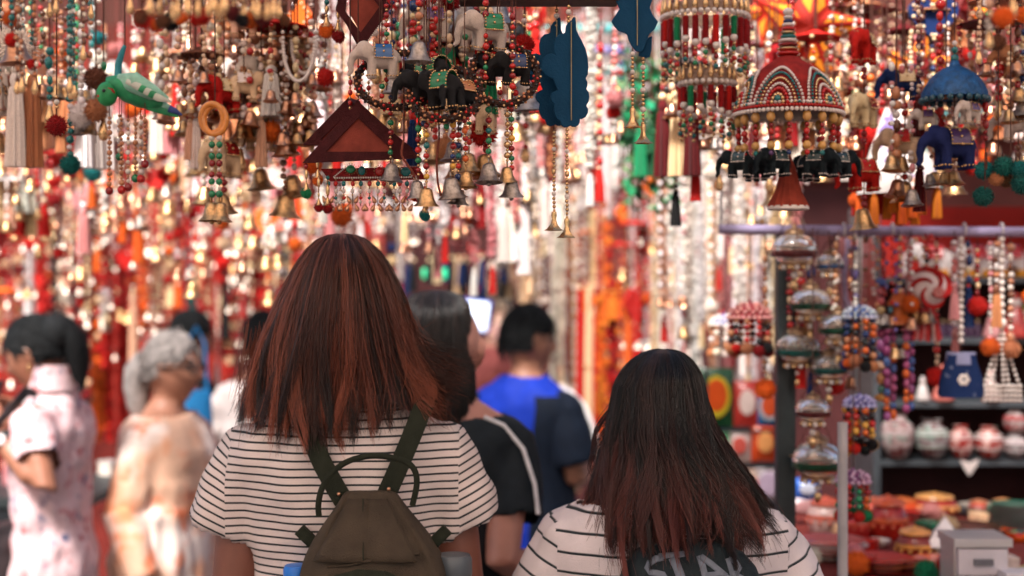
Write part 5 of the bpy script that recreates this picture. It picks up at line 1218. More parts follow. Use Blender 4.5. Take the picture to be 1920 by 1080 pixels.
def k_elephants(x, Y, z, L, pal, rail):
    c = PAL[pal]; t = base('elephant_strand', 'toy strand', x, Y, z, rail); n = max(2, int(L/.11)); rot = rnd(0,6.28)
    cord_obj(t, 0, 0, 0, -n*.11, .0012)
    for i in range(n):
        elephant(t, (0,0,-.075-i*.11), rnd(.065,.08), jit(c[i % 2]), jit(c[(i+1) % 3]), rot+rnd(-.5,.5))
        for j in range(2): bead_obj(t, 0, 0, -.085-i*.11-j*.012, .012, jit(c[2]))
    bell_obj(t, 0, 0, -n*.11-.03, .036, M_BRASS, False)
    return t, 'of stuffed elephants', 'strand'
def k_poms(x, Y, z, L, pal, rail):
    c = PAL[pal]; t = base('pompom_strand', 'pompom strand', x, Y, z, rail); d = rnd(.03,.05); n = max(2, int(L/(d*1.3))); cord_obj(t, 0, 0, 0, -L, .001)
    for i in range(n): new('pompom', POM(), t, (0,0,-d*.7-i*d*1.3), M_FUZZ, jit(c[i % 3]), d/2, (rnd(0,3),rnd(0,3),0))
    return t, 'of round pompoms', 'strand'
def garl_mesh(L, d, var):
    key = ('garland', L, d, var)
    if key not in _c:
        r = random.Random(var*7+int(L*100)); b = MB(); n = int(L/(d*.72)); fm = s_flower()
        for i in range(n):
            s = d/2*r.uniform(.85,1.15); R_ = Matrix.Rotation(r.uniform(0,6),3,'Z') @ Matrix.Rotation(r.uniform(0,6),3,'X'); o = V((r.uniform(-.1,.1)*d, r.uniform(-.1,.1)*d, -i*d*.72))
            b.add([R_ @ V(v)*s+o for v in fm.v], fm.f)
        _c[key] = b.mesh('blossoms', False)
    return _c[key]
def k_jasmine(x, Y, z, L, pal, rail, d=.026):
    c = PAL[pal]; t = base('flower_garland', 'garland', x, Y, z, rail); Lb = bucket(L); new('blossoms', garl_mesh(Lb, d, random.randrange(3)), t, m=M_PETAL, color=jit(c[random.randrange(2)], .12), kind='stuff')
    cord_obj(t, 0, 0, 0, -Lb-.03, .0012); new('tassel', TASS(), t, (0,0,-Lb), M_FUZZ, jit(random.choice((c[1],GOLD,RED))), (.05,.05,.07)); sway(t, .02)
    return t, 'of small blossoms', 'garland'
def k_marigold(x, Y, z, L, pal, rail, d0=None):
    c = PAL[pal]; t = base('flower_garland', 'garland', x, Y, z, rail); d = d0 or rnd(.045,.06); n = int(L/(d*.78)); cord_obj(t, 0, 0, 0, -n*d*.78, .0015); cc = random.sample(c, 2) if random.random() < .4 else [c[0], c[0]]; run = random.choice((1,3,5))
    for i in range(n): new('flower', FLOWER(), t, (rnd(-.12,.12)*d, rnd(-.12,.12)*d, -d/2-i*d*.78), M_PETAL, jit(cc[(i//run) % 2], .2), d/2*rnd(.85,1.15), (rnd(0,6),rnd(0,6),rnd(0,6)))
    return t, 'of cloth flowers', 'garland'
def s_leaf():
    b = MB(); b.add([(0,0,0),(.25,.05,-.3),(.28,.06,-.55),(0,.12,-1),(-.28,.06,-.55),(-.25,.05,-.3),(0,-.06,-.45)], [(0,1,6),(1,2,6),(2,3,6),(3,4,6),(4,5,6),(5,0,6)]); return b
LEAF = lambda: cached(('leaf',), s_leaf, False)
def k_leaves(x, Y, z, L, pal, rail):
    c = PAL[pal]; t = base('leaf_garland', 'garland', x, Y, z, rail); n = int(L/.022); cord_obj(t, 0, 0, 0, -L, .0015)
    for i in range(n): a = i*2.4; new('leaf', LEAF(), t, (.01*math.cos(a), .01*math.sin(a), -i*.022), M_PETAL, jit(c[i % 3], .3), rnd(.03,.055), (rnd(.3,1.1), rnd(-.3,.3), a))
    return t, 'of cloth leaves', 'garland'
def k_bells(x, Y, z, L, pal, rail):
    c = PAL[pal]; t = base('bell_cluster', 'bells', x, Y, z, rail); n = random.choice((4,5,6))
    for i in range(n):
        a = 6.283*i/n; ll = L*rnd(.35,1); ex, ey = rnd(.01,.03)*math.cos(a), rnd(.01,.03)*math.sin(a); f = new('bead_string', strand_meshes(bucket(max(.14,ll-.05)), random.randrange(5), .009)[0], t, (ex,ey,0), M_BEAD, jit(c[i % 3]), kind='stuff')
        bell_obj(t, ex, ey, -bucket(max(.14,ll-.05))-.045, rnd(.018,.028), M_CHAMP if Y > 4.5 else random.choice((M_BRASS,M_COPPER,M_SILVER)), False)
    return t, 'of dangling bells', 'cluster'
def k_tassels(x, Y, z, L, pal, rail):
    c = PAL[pal]; t = base('tassel_hanging', 'tassel', x, Y, z, rail); n = random.choice((1,2,3))
    for i in range(n):
        px = (i-(n-1)/2)*.03; cord_obj(t, px, 0, .0, -L*.4, .001); bead_obj(t, px, 0, -L*.4+.01, .018, jit(c[1])); bead_obj(t, px, 0, -L*.4+.028, .012, jit(c[2])); new('tassel', TASS(), t, (px,0,-L*.4), M_FUZZ, jit(c[i % 2]), (.10,.10,L*.6))
    return t, ('with one tassel','with two tassels','with three tassels')[n-1], 'hanging'
def k_umbrella(x, Y, z, L, pal, rail):
    c = PAL[pal]; t = base('small_umbrella', 'ornament', x, Y, z, rail); R_ = rnd(.06,.09)
    me = cached(('umb',), lambda: (lambda b: (b.lathe([(0,.9),(.06,.8),(.12,.62),(.35,.55),(.7,.35),(.93,.12),(1,0),(1,-.1),(.96,-.08),(.6,.3),(0,.5)], 28, mod=lambda f, z: 1-.06*abs(math.sin(math.pi*7*f))), b)[1])(MB()))
    new('canopy', me, t, (0,0,-R_*.9), M_CLOTH, jit(c[0]), R_)
    for i in range(9):
        a = 6.283*i/9; n = random.randrange(5); f = new('bead_string', strand_meshes(.14, n, .010)[0], t, (R_*.93*math.cos(a), R_*.93*math.sin(a), -R_), M_BEAD, jit(c[1]), kind='stuff'); new('bead_string', strand_meshes(.14, n, .010)[1], t, (R_*.93*math.cos(a), R_*.93*math.sin(a), -R_), M_BEAD, jit(c[2]), kind='stuff')
        new('drop', variant(DROP, 'drop', M_GOLDB), t, (R_*.93*math.cos(a), R_*.93*math.sin(a), -R_-.165), scale=(.024,.024,.03))
    return t, 'umbrella with bead fringe', 'ornament'
def k_heart(x, Y, z, L, pal, rail):
    c = PAL[pal]; t = base('felt_pendant', 'ornament', x, Y, z, rail); t.rotation_euler = (0,0,rnd(-.6,.6)); r_ = rnd(.035,.055); d = random.choice((0,1))
    pts = [(math.sin(a)**3*16/16, (13*math.cos(a)-5*math.cos(2*a)-2*math.cos(3*a)-math.cos(4*a))/16) for a in [6.283*i/28 for i in range(28)]] if d == 0 else [(0,1.1),(.8,0),(0,-1.1),(-.8,0)]
    me = cached(('felt', d), lambda: (lambda b: (b.prism(pts, -.18, .18), b)[1])(MB()), False); o = new('felt', me, t, (0,0,-r_), M_FUZZ, jit(c[0]), r_)
    for i in range(14): p = pts[(i*2) % len(pts)] if d == 0 else [pts[i*4//14][q]*(1-(i*4/14) % 1)+pts[(i*4//14+1) % 4][q]*((i*4/14) % 1) for q in (0,1)]; bead_obj(o, p[0]*.86, -.2, p[1]*.86, .16, jit(c[1]))
    for i, me in enumerate(strand_meshes(.14, random.randrange(5), .011)): new('bead_string', me, t, (0,0,-2.1*r_), M_BEAD, jit(c[i]), kind='stuff')
    bell_obj(t, 0, 0, -2.1*r_-.19, .04, M_BRASS, False)
    return t, ('felt heart','felt diamond')[d]+' with beads', 'pendant'
def k_bunting(x, Y, z, L, pal, rail):
    c = PAL[pal]; t = base('printed_cone', 'ornament', x, Y, z, rail); w_ = rnd(.05,.07)
    b = MB(); b.lathe([(.004,0),(w_*.4,-L*.3),(w_*.8,-L*.75),(w_,-L),(w_*.96,-L)], 16); o = part('cone', b, t, dye('print_cloth', (.74,.66,.62), [((.20,.14,.36), 28, .58), ((.06,.34,.28), 22, .62), ((.65,.20,.05), 17, .66)]))
    for i in range(6): a = i*1.047; new('tassel', TASS(), t, (w_*.9*math.cos(a), w_*.9*math.sin(a), -L), M_FUZZ, jit(c[i % 2]), (.05,.05,.06))
    return t, 'printed cloth cone', 'ornament'
K = {'strand': k_strand, 'chime': k_chime, 'ele': k_elephants, 'pom': k_poms, 'jas': k_jasmine, 'mari': k_marigold, 'maris': lambda *a: k_marigold(*a, d0=.036), 'leaf': k_leaves, 'bells': k_bells, 'tas': k_tassels, 'umb': k_umbrella, 'felt': k_heart, 'cone': k_bunting}
def zone(where, px0, px1, Ys, tops, bots, n, kinds, pals, railpy=None):
    ks = list(kinds); pl = list(pals)
    for i in range(n):
        Y = random.choice(Ys); px = px0+(px1-px0)*(i+.5+rnd(-.7,.7))/n; pb = rnd(*bots); pt = min(rnd(*tops), pb-40)
        zt = min(CZ-(pt-540)*Y/F, zrail(Y)-.03); zb = CZ-(pb-540)*Y/F; L = max(.14 if Y > 1.9 else .05, zt-zb)
        kd = random.choices(ks, [kinds[q] for q in ks])[0]; pal = random.choices(pl, [pals[q] for q in pl])[0]
        t, ph, noun = K[kd]((px-960)*Y/F, Y+rnd(-.03,.03), zt, L, pal, (CZ-(railpy-540)*Y/F) if railpy else None)
        ITEMS.append((t, pal, ph, noun, where, zb, L))
R_=RAILS
warm = {'red and gold': 3, 'copper and ivory': 3, 'crimson and white': 2, 'peach and gold': 3, 'brown and copper': 2, 'orange and gold': 1}
pale = {'ivory and gold': 2, 'white': 6, 'pink and white': 4, 'peach and gold': 1}
# far layers first
zone('beyond the copper red bob', 480, 1130, [5.7,6.4,7.1], (60,430), (150,520), 150, {'jas': 4, 'strand': 1.2, 'chime': 2, 'tas': 1.5, 'pom': 1.5, 'felt': 1.2, 'umb': .6, 'bells': 1}, dict(pale, **{'crimson and white': 1.5, 'scarlet': 1, 'orange and gold': 1, 'black and gold': .5, 'teal and white': .6, 'maroon and gold': .8}))
zone('in the column beside the doorway', 172, 208, [6.0], (470,480), (800,840), 4, {'maris': 1}, {'orange': 1})
zone('in the column beside the doorway', 208, 250, [6.0], (470,490), (800,860), 5, {'maris': 1}, {'scarlet': 1})
zone('beyond the woman in peach', -40, 560, [5.7,6.4], (250,560), (420,760), 150, {'mari': 1, 'strand': 1.6, 'chime': 3, 'pom': 1.5, 'jas': 1, 'felt': 1.5, 'tas': 1, 'bells': 1}, {'scarlet': 5, 'red and gold': 3, 'maroon and gold': 3, 'crimson and white': 2, 'peach and gold': 2, 'orange and gold': 3, 'black and gold': .8, 'teal and white': .5, 'white': 1})
zone('in the pale curtain', 1200, 1480, [5.0,5.7], (-20,250), (600,800), 46, {'jas': 6, 'strand': 2, 'chime': .6}, {'white': 6, 'ivory and gold': 2, 'peach and gold': 1, 'pink and white': 2})
zone('in the red flower column', 1095, 1225, [5.0,5.7,6.4], (150,600), (420,940), 34, {'maris': .5, 'pom': 2, 'strand': 1.5, 'tas': .8, 'chime': .8, 'felt': 1}, {'scarlet': 3, 'orange': 4, 'red and gold': 2})
zone('beside the two turquoise bars', 1060, 1290, [6.4,7.1], (-30,60), (330,430), 33, {'jas': 2, 'strand': 2, 'pom': 1, 'mari': 1, 'tas': 1}, {'pink and white': 3, 'scarlet': 2, 'white': 3, 'orange': 1})
zone('in the green swag', 1172, 1285, [3.7,4.3], (10,220), (180,430), 34, {'leaf': 5, 'pom': 1, 'tas': 1, 'strand': 1}, {'green': 6, 'green and red': .6})
zone('above the man in blue', 985, 1115, [5.7,6.4], (300,420), (640,860), 16, {'strand': 2, 'chime': 2, 'jas': 2, 'bells': 1}, {'ivory and gold': 4, 'peach and gold': 3, 'copper and ivory': 2, 'crimson and white': 1})
zone('low behind the man in blue', 860, 1110, [7.8,8.5], (420,520), (640,900), 26, {'strand': 2, 'mari': 1, 'tas': 1, 'chime': 1}, {'maroon and gold': 3, 'crimson and white': 2, 'copper and ivory': 2, 'brown and copper': 2})
zone('right of the copper red bob', 725, 965, [5.7,6.4], (430,470), (520,560), 12, {'tas': 3, 'pom': 1}, {'navy and gold': 3, 'black and gold': 4})
# middle layers
zone('above the pink floral dress', -30, 330, [3.7,4.3,5.0], (150,420), (260,520), 75, {'strand': 3, 'chime': 2, 'bells': 1.5, 'tas': 1.5, 'felt': 1.5, 'pom': 1.5, 'umb': .5}, {'orange and gold': 3, 'red and gold': 3, 'pink and white': 2, 'peach and gold': 2, 'scarlet': 3, 'white': 1.5, 'teal and white': .6})
zone('below the amber bangles', 300, 600, [3.7,4.3,5.0], (120,420), (260,560), 75, {'strand': 3, 'chime': 2, 'bells': 1.5, 'felt': 1.5, 'ele': .6, 'tas': 1.5, 'pom': 1.5, 'umb': .5}, {'white': 3, 'pink and white': 3, 'crimson and white': 3, 'peach and gold': 2, 'orange and gold': 2, 'scarlet': 2})
zone('left of the green parrot', -20, 205, [2.45,2.8,3.2], (-30,120), (170,330), 33, {'strand': 3, 'bells': 2, 'ele': 1, 'tas': 1, 'pom': 1}, {'teal and white': 2, 'copper and ivory': 3, 'brown and copper': 2, 'white': 2, 'orange and gold': 1, 'green and red': 1})
zone('behind the green parrot', 190, 360, [3.2,3.7], (-20,140), (120,320), 18, {'strand': 3, 'pom': 1, 'chime': 1, 'tas': 1}, {'red and gold': 2, 'copper and ivory': 2, 'scarlet': 2, 'pink and white': 1, 'white': 1})
zone('right of the green parrot', 345, 590, [2.45,2.8,3.2], (-30,150), (160,330), 57, {'strand': 5, 'chime': 2, 'bells': 1.5, 'ele': .6, 'felt': 1, 'tas': 1, 'pom': .6}, {'copper and ivory': 4, 'red and gold': 3, 'brown and copper': 3, 'peach and gold': 3, 'orange and gold': 1, 'ivory and gold': 2})
zone('behind the triangle house', 540, 800, [2.8,3.2,3.7], (-30,150), (200,420), 33, {'strand': 3, 'jas': 2, 'tas': 1, 'chime': 1, 'pom': .5}, {'pink and white': 3, 'white': 3, 'red and gold': 2, 'peach and gold': 2})
zone('among the beaded rings', 700, 1000, [2.22,2.45,2.8], (-60,40), (110,300), 26, {'strand': 5, 'bells': 2, 'ele': 1.2, 'felt': .6, 'tas': .5}, {'red and gold': 4, 'green and red': 3, 'navy and gold': 2, 'copper and ivory': 2, 'crimson and white': 2, 'black and gold': 1})
zone('below the beaded rings', 780, 1010, [3.7,4.3], (180,300), (380,520), 33, {'chime': 1.5, 'strand': 2, 'bells': 1, 'jas': 2, 'pom': 1, 'tas': 1}, {'white': 4, 'pink and white': 3, 'ivory and gold': 2, 'crimson and white': 1})
zone('high beyond the triangle house', 480, 1000, [5.0,5.7], (20,330), (130,440), 70, {'jas': 2, 'strand': 1, 'tas': 1, 'pom': 1, 'chime': 2, 'felt': 1, 'bells': 1}, {'pink and white': 3, 'white': 4, 'peach and gold': 3, 'scarlet': 1, 'crimson and white': 1})
zone('beside the scalloped boards', 1000, 1165, [3.2,3.7,4.3], (-20,160), (190,420), 22, {'strand': 3, 'jas': 2, 'bells': 1, 'umb': 1, 'felt': 1}, {'white': 3, 'red and gold': 2, 'pink and white': 2, 'copper and ivory': 2, 'navy and gold': 1})
zone('around the beaded dome', 1240, 1640, [2.8,3.2,3.7], (-40,140), (180,400), 55, {'strand': 4, 'chime': 2, 'bells': 2, 'ele': 1, 'tas': 1, 'felt': .6}, {'red and gold': 3, 'maroon and gold': 3, 'copper and ivory': 3, 'ivory and gold': 2, 'black and gold': 1, 'crimson and white': 2})
zone('around the blue umbrella', 1600, 1960, [2.45,2.8,3.2,3.7], (-40,170), (180,410), 65, {'strand': 4, 'chime': 2, 'bells': 2, 'ele': 1, 'tas': 1.5, 'pom': 1, 'felt': .6}, {'maroon and gold': 4, 'scarlet': 3, 'red and gold': 3, 'copper and ivory': 3, 'navy and gold': 1, 'green and red': 1, 'pink and white': 1, 'orange and gold': 1})
zone('right of the red paper stars', 1640, 1725, [2.8], (150,260), (340,390), 3, {'cone': 1}, {'orange': 1})
zone('behind the violet rail', 1240, 1500, [3.7,4.3], (200,330), (420,640), 26, {'strand': 2, 'jas': 3, 'chime': 1.4}, {'ivory and gold': 3, 'peach and gold': 1, 'white': 5, 'pink and white': 2})
# nearest layer, well inside the focus
zone('blurred overhead, left of centre', 250, 530, [1.45,1.6], (-126,-100), (-40,105), 40, {'strand': 1}, {'brown and copper': 6, 'maroon and gold': 3, 'copper and ivory': 1, 'black and gold': 3})
zone('hung from the violet rail', 1440, 1930, [2.95], (436,470), (520,760), 24, {'strand': 4, 'bells': 2}, {'copper and ivory': 3, 'navy and gold': 1, 'pink and white': 2, 'red and gold': 2, 'ivory and gold': 2, 'violet and white': 1}, 433)
zone('blurred overhead, far left', -30, 170, [1.75], (-150,-60), (60,280), 16, {'strand': 1}, {'teal and white': 3, 'white': 2, 'copper and ivory': 2})
zone('blurred overhead, right edge', 1835, 1945, [1.45,1.75], (-260,-120), (10,160), 10, {'strand': 1}, {'copper and ivory': 4, 'brown and copper': 2, 'peach and gold': 2})
# ------------------------------------------------------------------ right-hand stall: shelves, table and what stands and hangs there
M_MAR = mat('maroon_panel', (.050,.012,.012), .7, 0, .3, 6); M_REDP = mat('red_panel', (.36,.018,.012), .7, 0, .2, 6); M_SHELF = mat('grey_shelf', (.055,.065,.075), .45, 0, .2, 20)
Ys = 4.1; t = thing('shelf_unit', 'maroon backed shelf unit with grey shelves holding pots and white toys', 'shelf', at(1790, 540, Ys)-V((0,0,at(0,540,Ys).z)))
q = lambda px, py, Y=Ys: at(px, py, Y)-t.location
def bx(parent, nm, x0, x1, y0, y1, z0, z1, m): b = MB(); b.box(((x0+x1)/2,(y0+y1)/2,(z0+z1)/2), (x1-x0,y1-y0,z1-z0)); return part(nm, b, parent, m, False)
xl, xr = q(1640,0).x, q(2010,0).x
zs = [q(0,p).z for p in (520, 632, 750, 858)]
bx(t, 'back_panel', xl, xr, .205, .225, .05, zs[0], M_MAR); bx(t, 'back_panel', xl, xr, .205, .225, zs[0]+.001, q(0,380).z, M_REDP)
for z in zs+[.30, .65]: bx(t, 'shelf', xl+.001, xr, -.06, .203, z-.016, z, M_SHELF)
for x in (xl, xr): bx(t, 'upright', x-.02, x, -.065, .225, 0, q(0,385).z, M_SHELF)
post('black square post between the long dark hair and the brass lanterns', 1472, 3.0, 424, .019, M_DARK, None, True)
post('thin white pole rising from the table of red pots', 1580, 2.62, 792, .0095, mat('worn_white_paint', (.44,.41,.42), .45, 0, .35, 9))
# violet rail
a0, a1 = at(1348, 430, 2.95), at(2010, 436, 2.95); t = thing('display_rail', 'pale violet rail across the right hand stall hung with ornaments', 'rail', a0)
b = MB(); b.tube([(0,0,0), a1-a0], .0105, 12); part('tube', b, t, mat('lilac_paint', (.34,.28,.44), .4, 0, .15, 30))
for px in (1582,1673,1808,1878): p = at(px,433,2.95)-a0; b = MB(); b.tube([(p.x,.012*math.cos(a),p.z+.003+.013*math.sin(a)) for a in [i*.5 for i in range(12)]], .0022, 6); part('hook', b, t, mat('white_paint'))
for px in (1352, 1995): p = at(px,433,2.95)-a0; cord_obj(t, p.x, 0, zrail(2.95)-a0.z+.04, p.z, .003, M_STEEL, 'hanger')
RAILZ = at(0, 433, 2.95).z
def rhang(name, label, cat, px, py, Y=2.95):
    t = thing(name, label, cat, at(px, py, Y)); cord_obj(t, 0, 0, RAILZ-t.location.z, 0, .0011); return t
k = 2.95/F
# candy swirl ball
t = rhang('swirl_ball', 'white ball with red swirls and a pink tassel hanging from the violet rail', 'ornament', 1738, 540)
m = mat('swirl_cloth', (.78,.64,.62), .6, 0, .1, 30); n = m.node_tree.nodes; l = m.node_tree.links; tc = [x for x in n if x.type == 'TEX_COORD'][0]
wv = n.new('ShaderNodeTexWave'); wv.wave_type = 'RINGS'; wv.rings_direction = 'Y'; wv.inputs['Scale'].default_value = 7; wv.inputs['Distortion'].default_value = 5; wv.inputs['Detail'].default_value = .5; wv.inputs['Detail Scale'].default_value = .8
mp = n.new('ShaderNodeMapping'); mp.inputs['Location'].default_value = (-.018,0,.016); l.new(tc.outputs['Object'], mp.inputs[0]); l.new(mp.outputs[0], wv.inputs[0]); mr = n.new('ShaderNodeMapRange'); mr.inputs[1].default_value = 1.5; mr.inputs[2].default_value = 1.6; l.new(wv.outputs[1], mr.inputs[0])
mx = n.new('ShaderNodeMix'); mx.data_type = 'RGBA'; l.new(mr.outputs[0], mx.inputs['Factor']); l.new(n['Principled BSDF'].inputs['Base Color'].links[0].from_socket, mx.inputs[6]); mx.inputs[7].default_value = (.48,.02,.02,1); l.new(mx.outputs[2], n['Principled BSDF'].inputs['Base Color'])
b = MB(); b.sphere((0,0,0), (38*k,34*k,36*k), 28, 18); part('ball', b, t, m)
for a0 in (0, 1.57, 3.14, 4.71):
    b = MB(); pts = []
    for i in range(15): f_ = i/14; th = .25+1.35*f_; a = a0+2.6*f_; pts.append((38.5*k*math.sin(th)*math.cos(a), -34.5*k*math.cos(th), 36.5*k*math.sin(th)*math.sin(a)))
    b.tube(pts, [.003+.009*math.sin(math.pi*min(1,i/14*.9+.1)) for i in range(15)], 8, True, .35, side=(0,1,0)); part('swirl', b, t, M_CLOTH, color=(.48,.02,.02))
b = MB(); b.tube([(.012+.011*math.cos(a)*(1-a/14), -34*k-.002+abs(a-5)*.0006, -.010+.011*math.sin(a)*(1-a/14)) for a in [i*.45 for i in range(26)]], .004, 6); part('coil', b, t, M_CLOTH, color=(.62,.22,.20))
for i in range(9): b = MB(); x = (i-4)*.005; b.tube([(x*.4,0,-34*k),(x,rnd(-.008,.008),-60*k),(x*1.5,rnd(-.01,.01),-96*k-rnd(0,6)*k)], .0032, 6); part('ribbon', b, t, M_CLOTH, color=random.choice(((.68,.25,.25),(.60,.06,.06),(.72,.45,.42))))
bead_run(t, 0, 0, 78*k, [(ORG,.014),(NAVY,.008),(BLK,.013),(ORG,.008),(GREEN,.008)])
# pearl chain with blue purse
t = rhang('beaded_purse', 'dark blue flowered purse hanging by a long pearl chain', 'purse', 1802, 745)
bead_run(t, 0, 0, RAILZ-t.location.z-.01, [(M_PEARL,.0135)]*16); 
b = MB(); rs = []
for z, wv_ in ((0,40),(8,44),(40,38),(70,28),(80,27)): rs.append([(wv_*k*math.copysign(abs(math.cos(a))**.7,math.cos(a)), 16*k*math.copysign(abs(math.sin(a))**.7,math.sin(a)), z*k) for a in [6.283*i/32 for i in range(32)]])
b.rings(rs); part('bag', b, t, dye('purse_blue', (.012,.030,.11), [((.35,.38,.50), 60, .64)]))
b = MB(); b.lathe([(28.5*k,62*k),(27.5*k,84*k),(26*k,85*k)], 32); o = part('top_band', b, t, mat('lavender_band', (.30,.30,.46), .7)); o.scale = (1,.62,1)
b = MB(); fl_ = []
for i in range(6): a = 6.283*i/6; b.sphere((7*k*math.cos(a), -16.5*k, 34*k+7*k*math.sin(a)), (5*k,1.2*k,5*k), 8, 6)
part('flower_patch', b, t, M_PEARL)
# pearl net purse
t = rhang('pearl_purse', 'pearl net purse hanging by a chain of large pearls', 'purse', 1878, 745)
zc = lambda py: at(0,py,2.95).z-t.location.z
bead_run(t, 0, 0, RAILZ-t.location.z-.01, [(M_PEARL,.0145)]*9+[(M_PEARL,.016)]*2+[(M_PEARL,.024)])
for i in range(5):
    x1 = (-33+66*i/4)*k; f = new('pearl_string', None, t)
    for j in range(13): s_ = j/12; bead_obj(f, x1*s_**1.2, .012*math.sin(i*2.4)*s_, zc(608)+(zc(722)-zc(608))*s_, .0085, None, M_PEARL, name='pearl')
f = new('pearl_net', None, t)
for r_ in range(4):
    for i in range(8):
        for y in (-.008,.008): bead_obj(f, (-33+66*i/7)*k, y, zc(724)-r_*.0098, .0085, None, M_PEARL, name='pearl')
# orange bell tower
t = rhang('tower_ornament', 'orange tiered bell tower ornament with pink and blue bead strings', 'ornament', 1686, 606)
b = MB(); b.lathe([(0,66*k),(8*k,62*k),(14*k,50*k),(22*k,38*k),(24*k,33*k),(12*k,33*k),(14*k,18*k),(22*k,8*k),(30*k,2*k),(31*k,-2*k),(0,-1*k)], 24); part('tower', b, t, mat('orange_satin', (.62,.14,.03), .35, .2, .3, 40))
for e in (-1,1): b = MB(); b.sphere((e*17*k,-.006,26*k), (5*k,5*k,8*k), 8, 6); part('side_bead', b, t, M_GLAZE, color=(.12,.28,.34))
bead_run(t, 0, 0, 118*k, [(NAVY,.012),((.5,.10,.25),.016,1.4),(NAVY,.011),((.16,.2,.45),.011)])
for i, x in enumerate((-26,-8,10,26)):
    f = new('bead_string', None, t, (x*k, (-.012,.012)[i % 2], -4*k)); e = bead_run(f, 0, 0, 0, [(random.choice(((.5,.10,.25),(.45,.12,.35),(.06,.12,.36),ORG,(.35,.06,.2))), rnd(.012,.018), rnd(.9,1.5)) for j in range(10)]); cord_obj(f, 0, 0, 0, e, .0009)
t = rhang('bead_strand', 'pink and amber bead strand left of the orange tower ornament', 'bead strand', 1652, 520); e = bead_run(t, 0, 0, 0, [((.06,.10,.36),.024,.8),((.5,.10,.12),.02),((.5,.08,.1),.018),((.45,.3,.12),.02),((.5,.10,.25),.02,1.3),((.4,.05,.15),.02),((.4,.10,.3),.02,1.4),(NAVY,.018),((.55,.3,.2),.03,.7),((.5,.22,.08),.02,1.4),((.1,.25,.2),.016),((.55,.25,.05),.028,.6)]); cord_obj(t, 0, 0, 0, e)
# ribbons
for i, (px, c) in enumerate(((1578,PINK),(1590,(.5,.38,.55)),(1602,ROSE),(1612,WHITE),(1622,PINK),(1630,ROSE))):
    t = rhang('ribbon', '%s cloth ribbon of the bunch at the violet rail' % ('leftmost pink','lilac','leftmost rose red','white','right hand pink','rightmost rose red')[i], 'ribbon', px, 446, 3.05)
    b = MB(); b.loft([((0,0,0),(.004,0,0),(0,.004,0)),((rnd(-.004,.004),0,-.03),(.014,0,0),(0,.005,0)),((rnd(-.01,.01),0,-.08),(.012,.004,0),(0,.006,0)),((rnd(-.012,.012),0,-.15-rnd(0,.04)),(.016,0,0),(0,.004,0))], 12); part('cloth', b, t, M_CLOTH, color=c)
# small umbrellas with pompoms and bead domes
def umb(label, px, py, R_px, c, c1, c2, Y=2.95, fr=9, L=.14, rail=True):
    k = Y/F; t = rhang('small_umbrella', label, 'ornament', px, py, Y); R_ = R_px*k
    new('canopy', _c[('umb',)] if ('umb',) in _c else SPH(), t, (0,0,0), M_CLOTH, c, (R_,R_,R_*.95))
    n = int(6.283*R_/.011)
    for i in range(n): a = 6.283*i/n; bead_obj(t, R_*math.cos(a), R_*math.sin(a), -R_*.08, .0095, jit(c1))
    for r0, z in ((.97,.18),(.84,.33),(.62,.47),(.4,.58)):
        n = int(6.283*R_*r0/.016)
        for i in range(n): a = 6.283*i/n; bead_obj(t, R_*r0*math.cos(a), R_*r0*math.sin(a), R_*z*.95, .008, jit(c1))
    for i in range(fr):
        a = 6.283*i/fr; f = new('fringe_strand', None, t, (R_*.9*math.cos(a), R_*.9*math.sin(a), -R_*.1)); e = bead_run(f, 0, 0, 0, [(random.choice(c2), rnd(.010,.016)) for j in range(int(L/.013))]); cord_obj(f, 0, 0, 0, e, .0009)
        new('pompom', POM(), f, (0,0,e-.012), M_FUZZ, jit(random.choice(c2)), rnd(.009,.014))
umb('dusky red umbrella with pompom fringe left of the black post', 1406, 592, 40, (.26,.045,.05), (.6,.25,.22), [RED,CRIM,COPP,BLK], 2.95, 10, .06)
umb('blue spotted umbrella left of the dusky red one', 1358, 606, 26, (.10,.12,.36), WHITE, [COPP,IVORY], 3.4, 8, .06)
umb('blue and white striped umbrella beside the brass lanterns', 1612, 592, 30, (.06,.14,.40), (.55,.58,.66), [ORG,NAVY,BLK,COPP], 2.85, 9, .08)
umb('violet sequinned umbrella above the white pole', 1612, 758, 28, (.12,.10,.30), (.40,.38,.62), [ORG,RED,BLK,YEL], 2.8, 9, .07)
umb('plum sequinned umbrella beside the white pole over the red pots', 1600, 900, 30, (.18,.06,.15), (.50,.30,.42), [RED,ORG,GREEN,CRIM], 2.75, 9, .06)
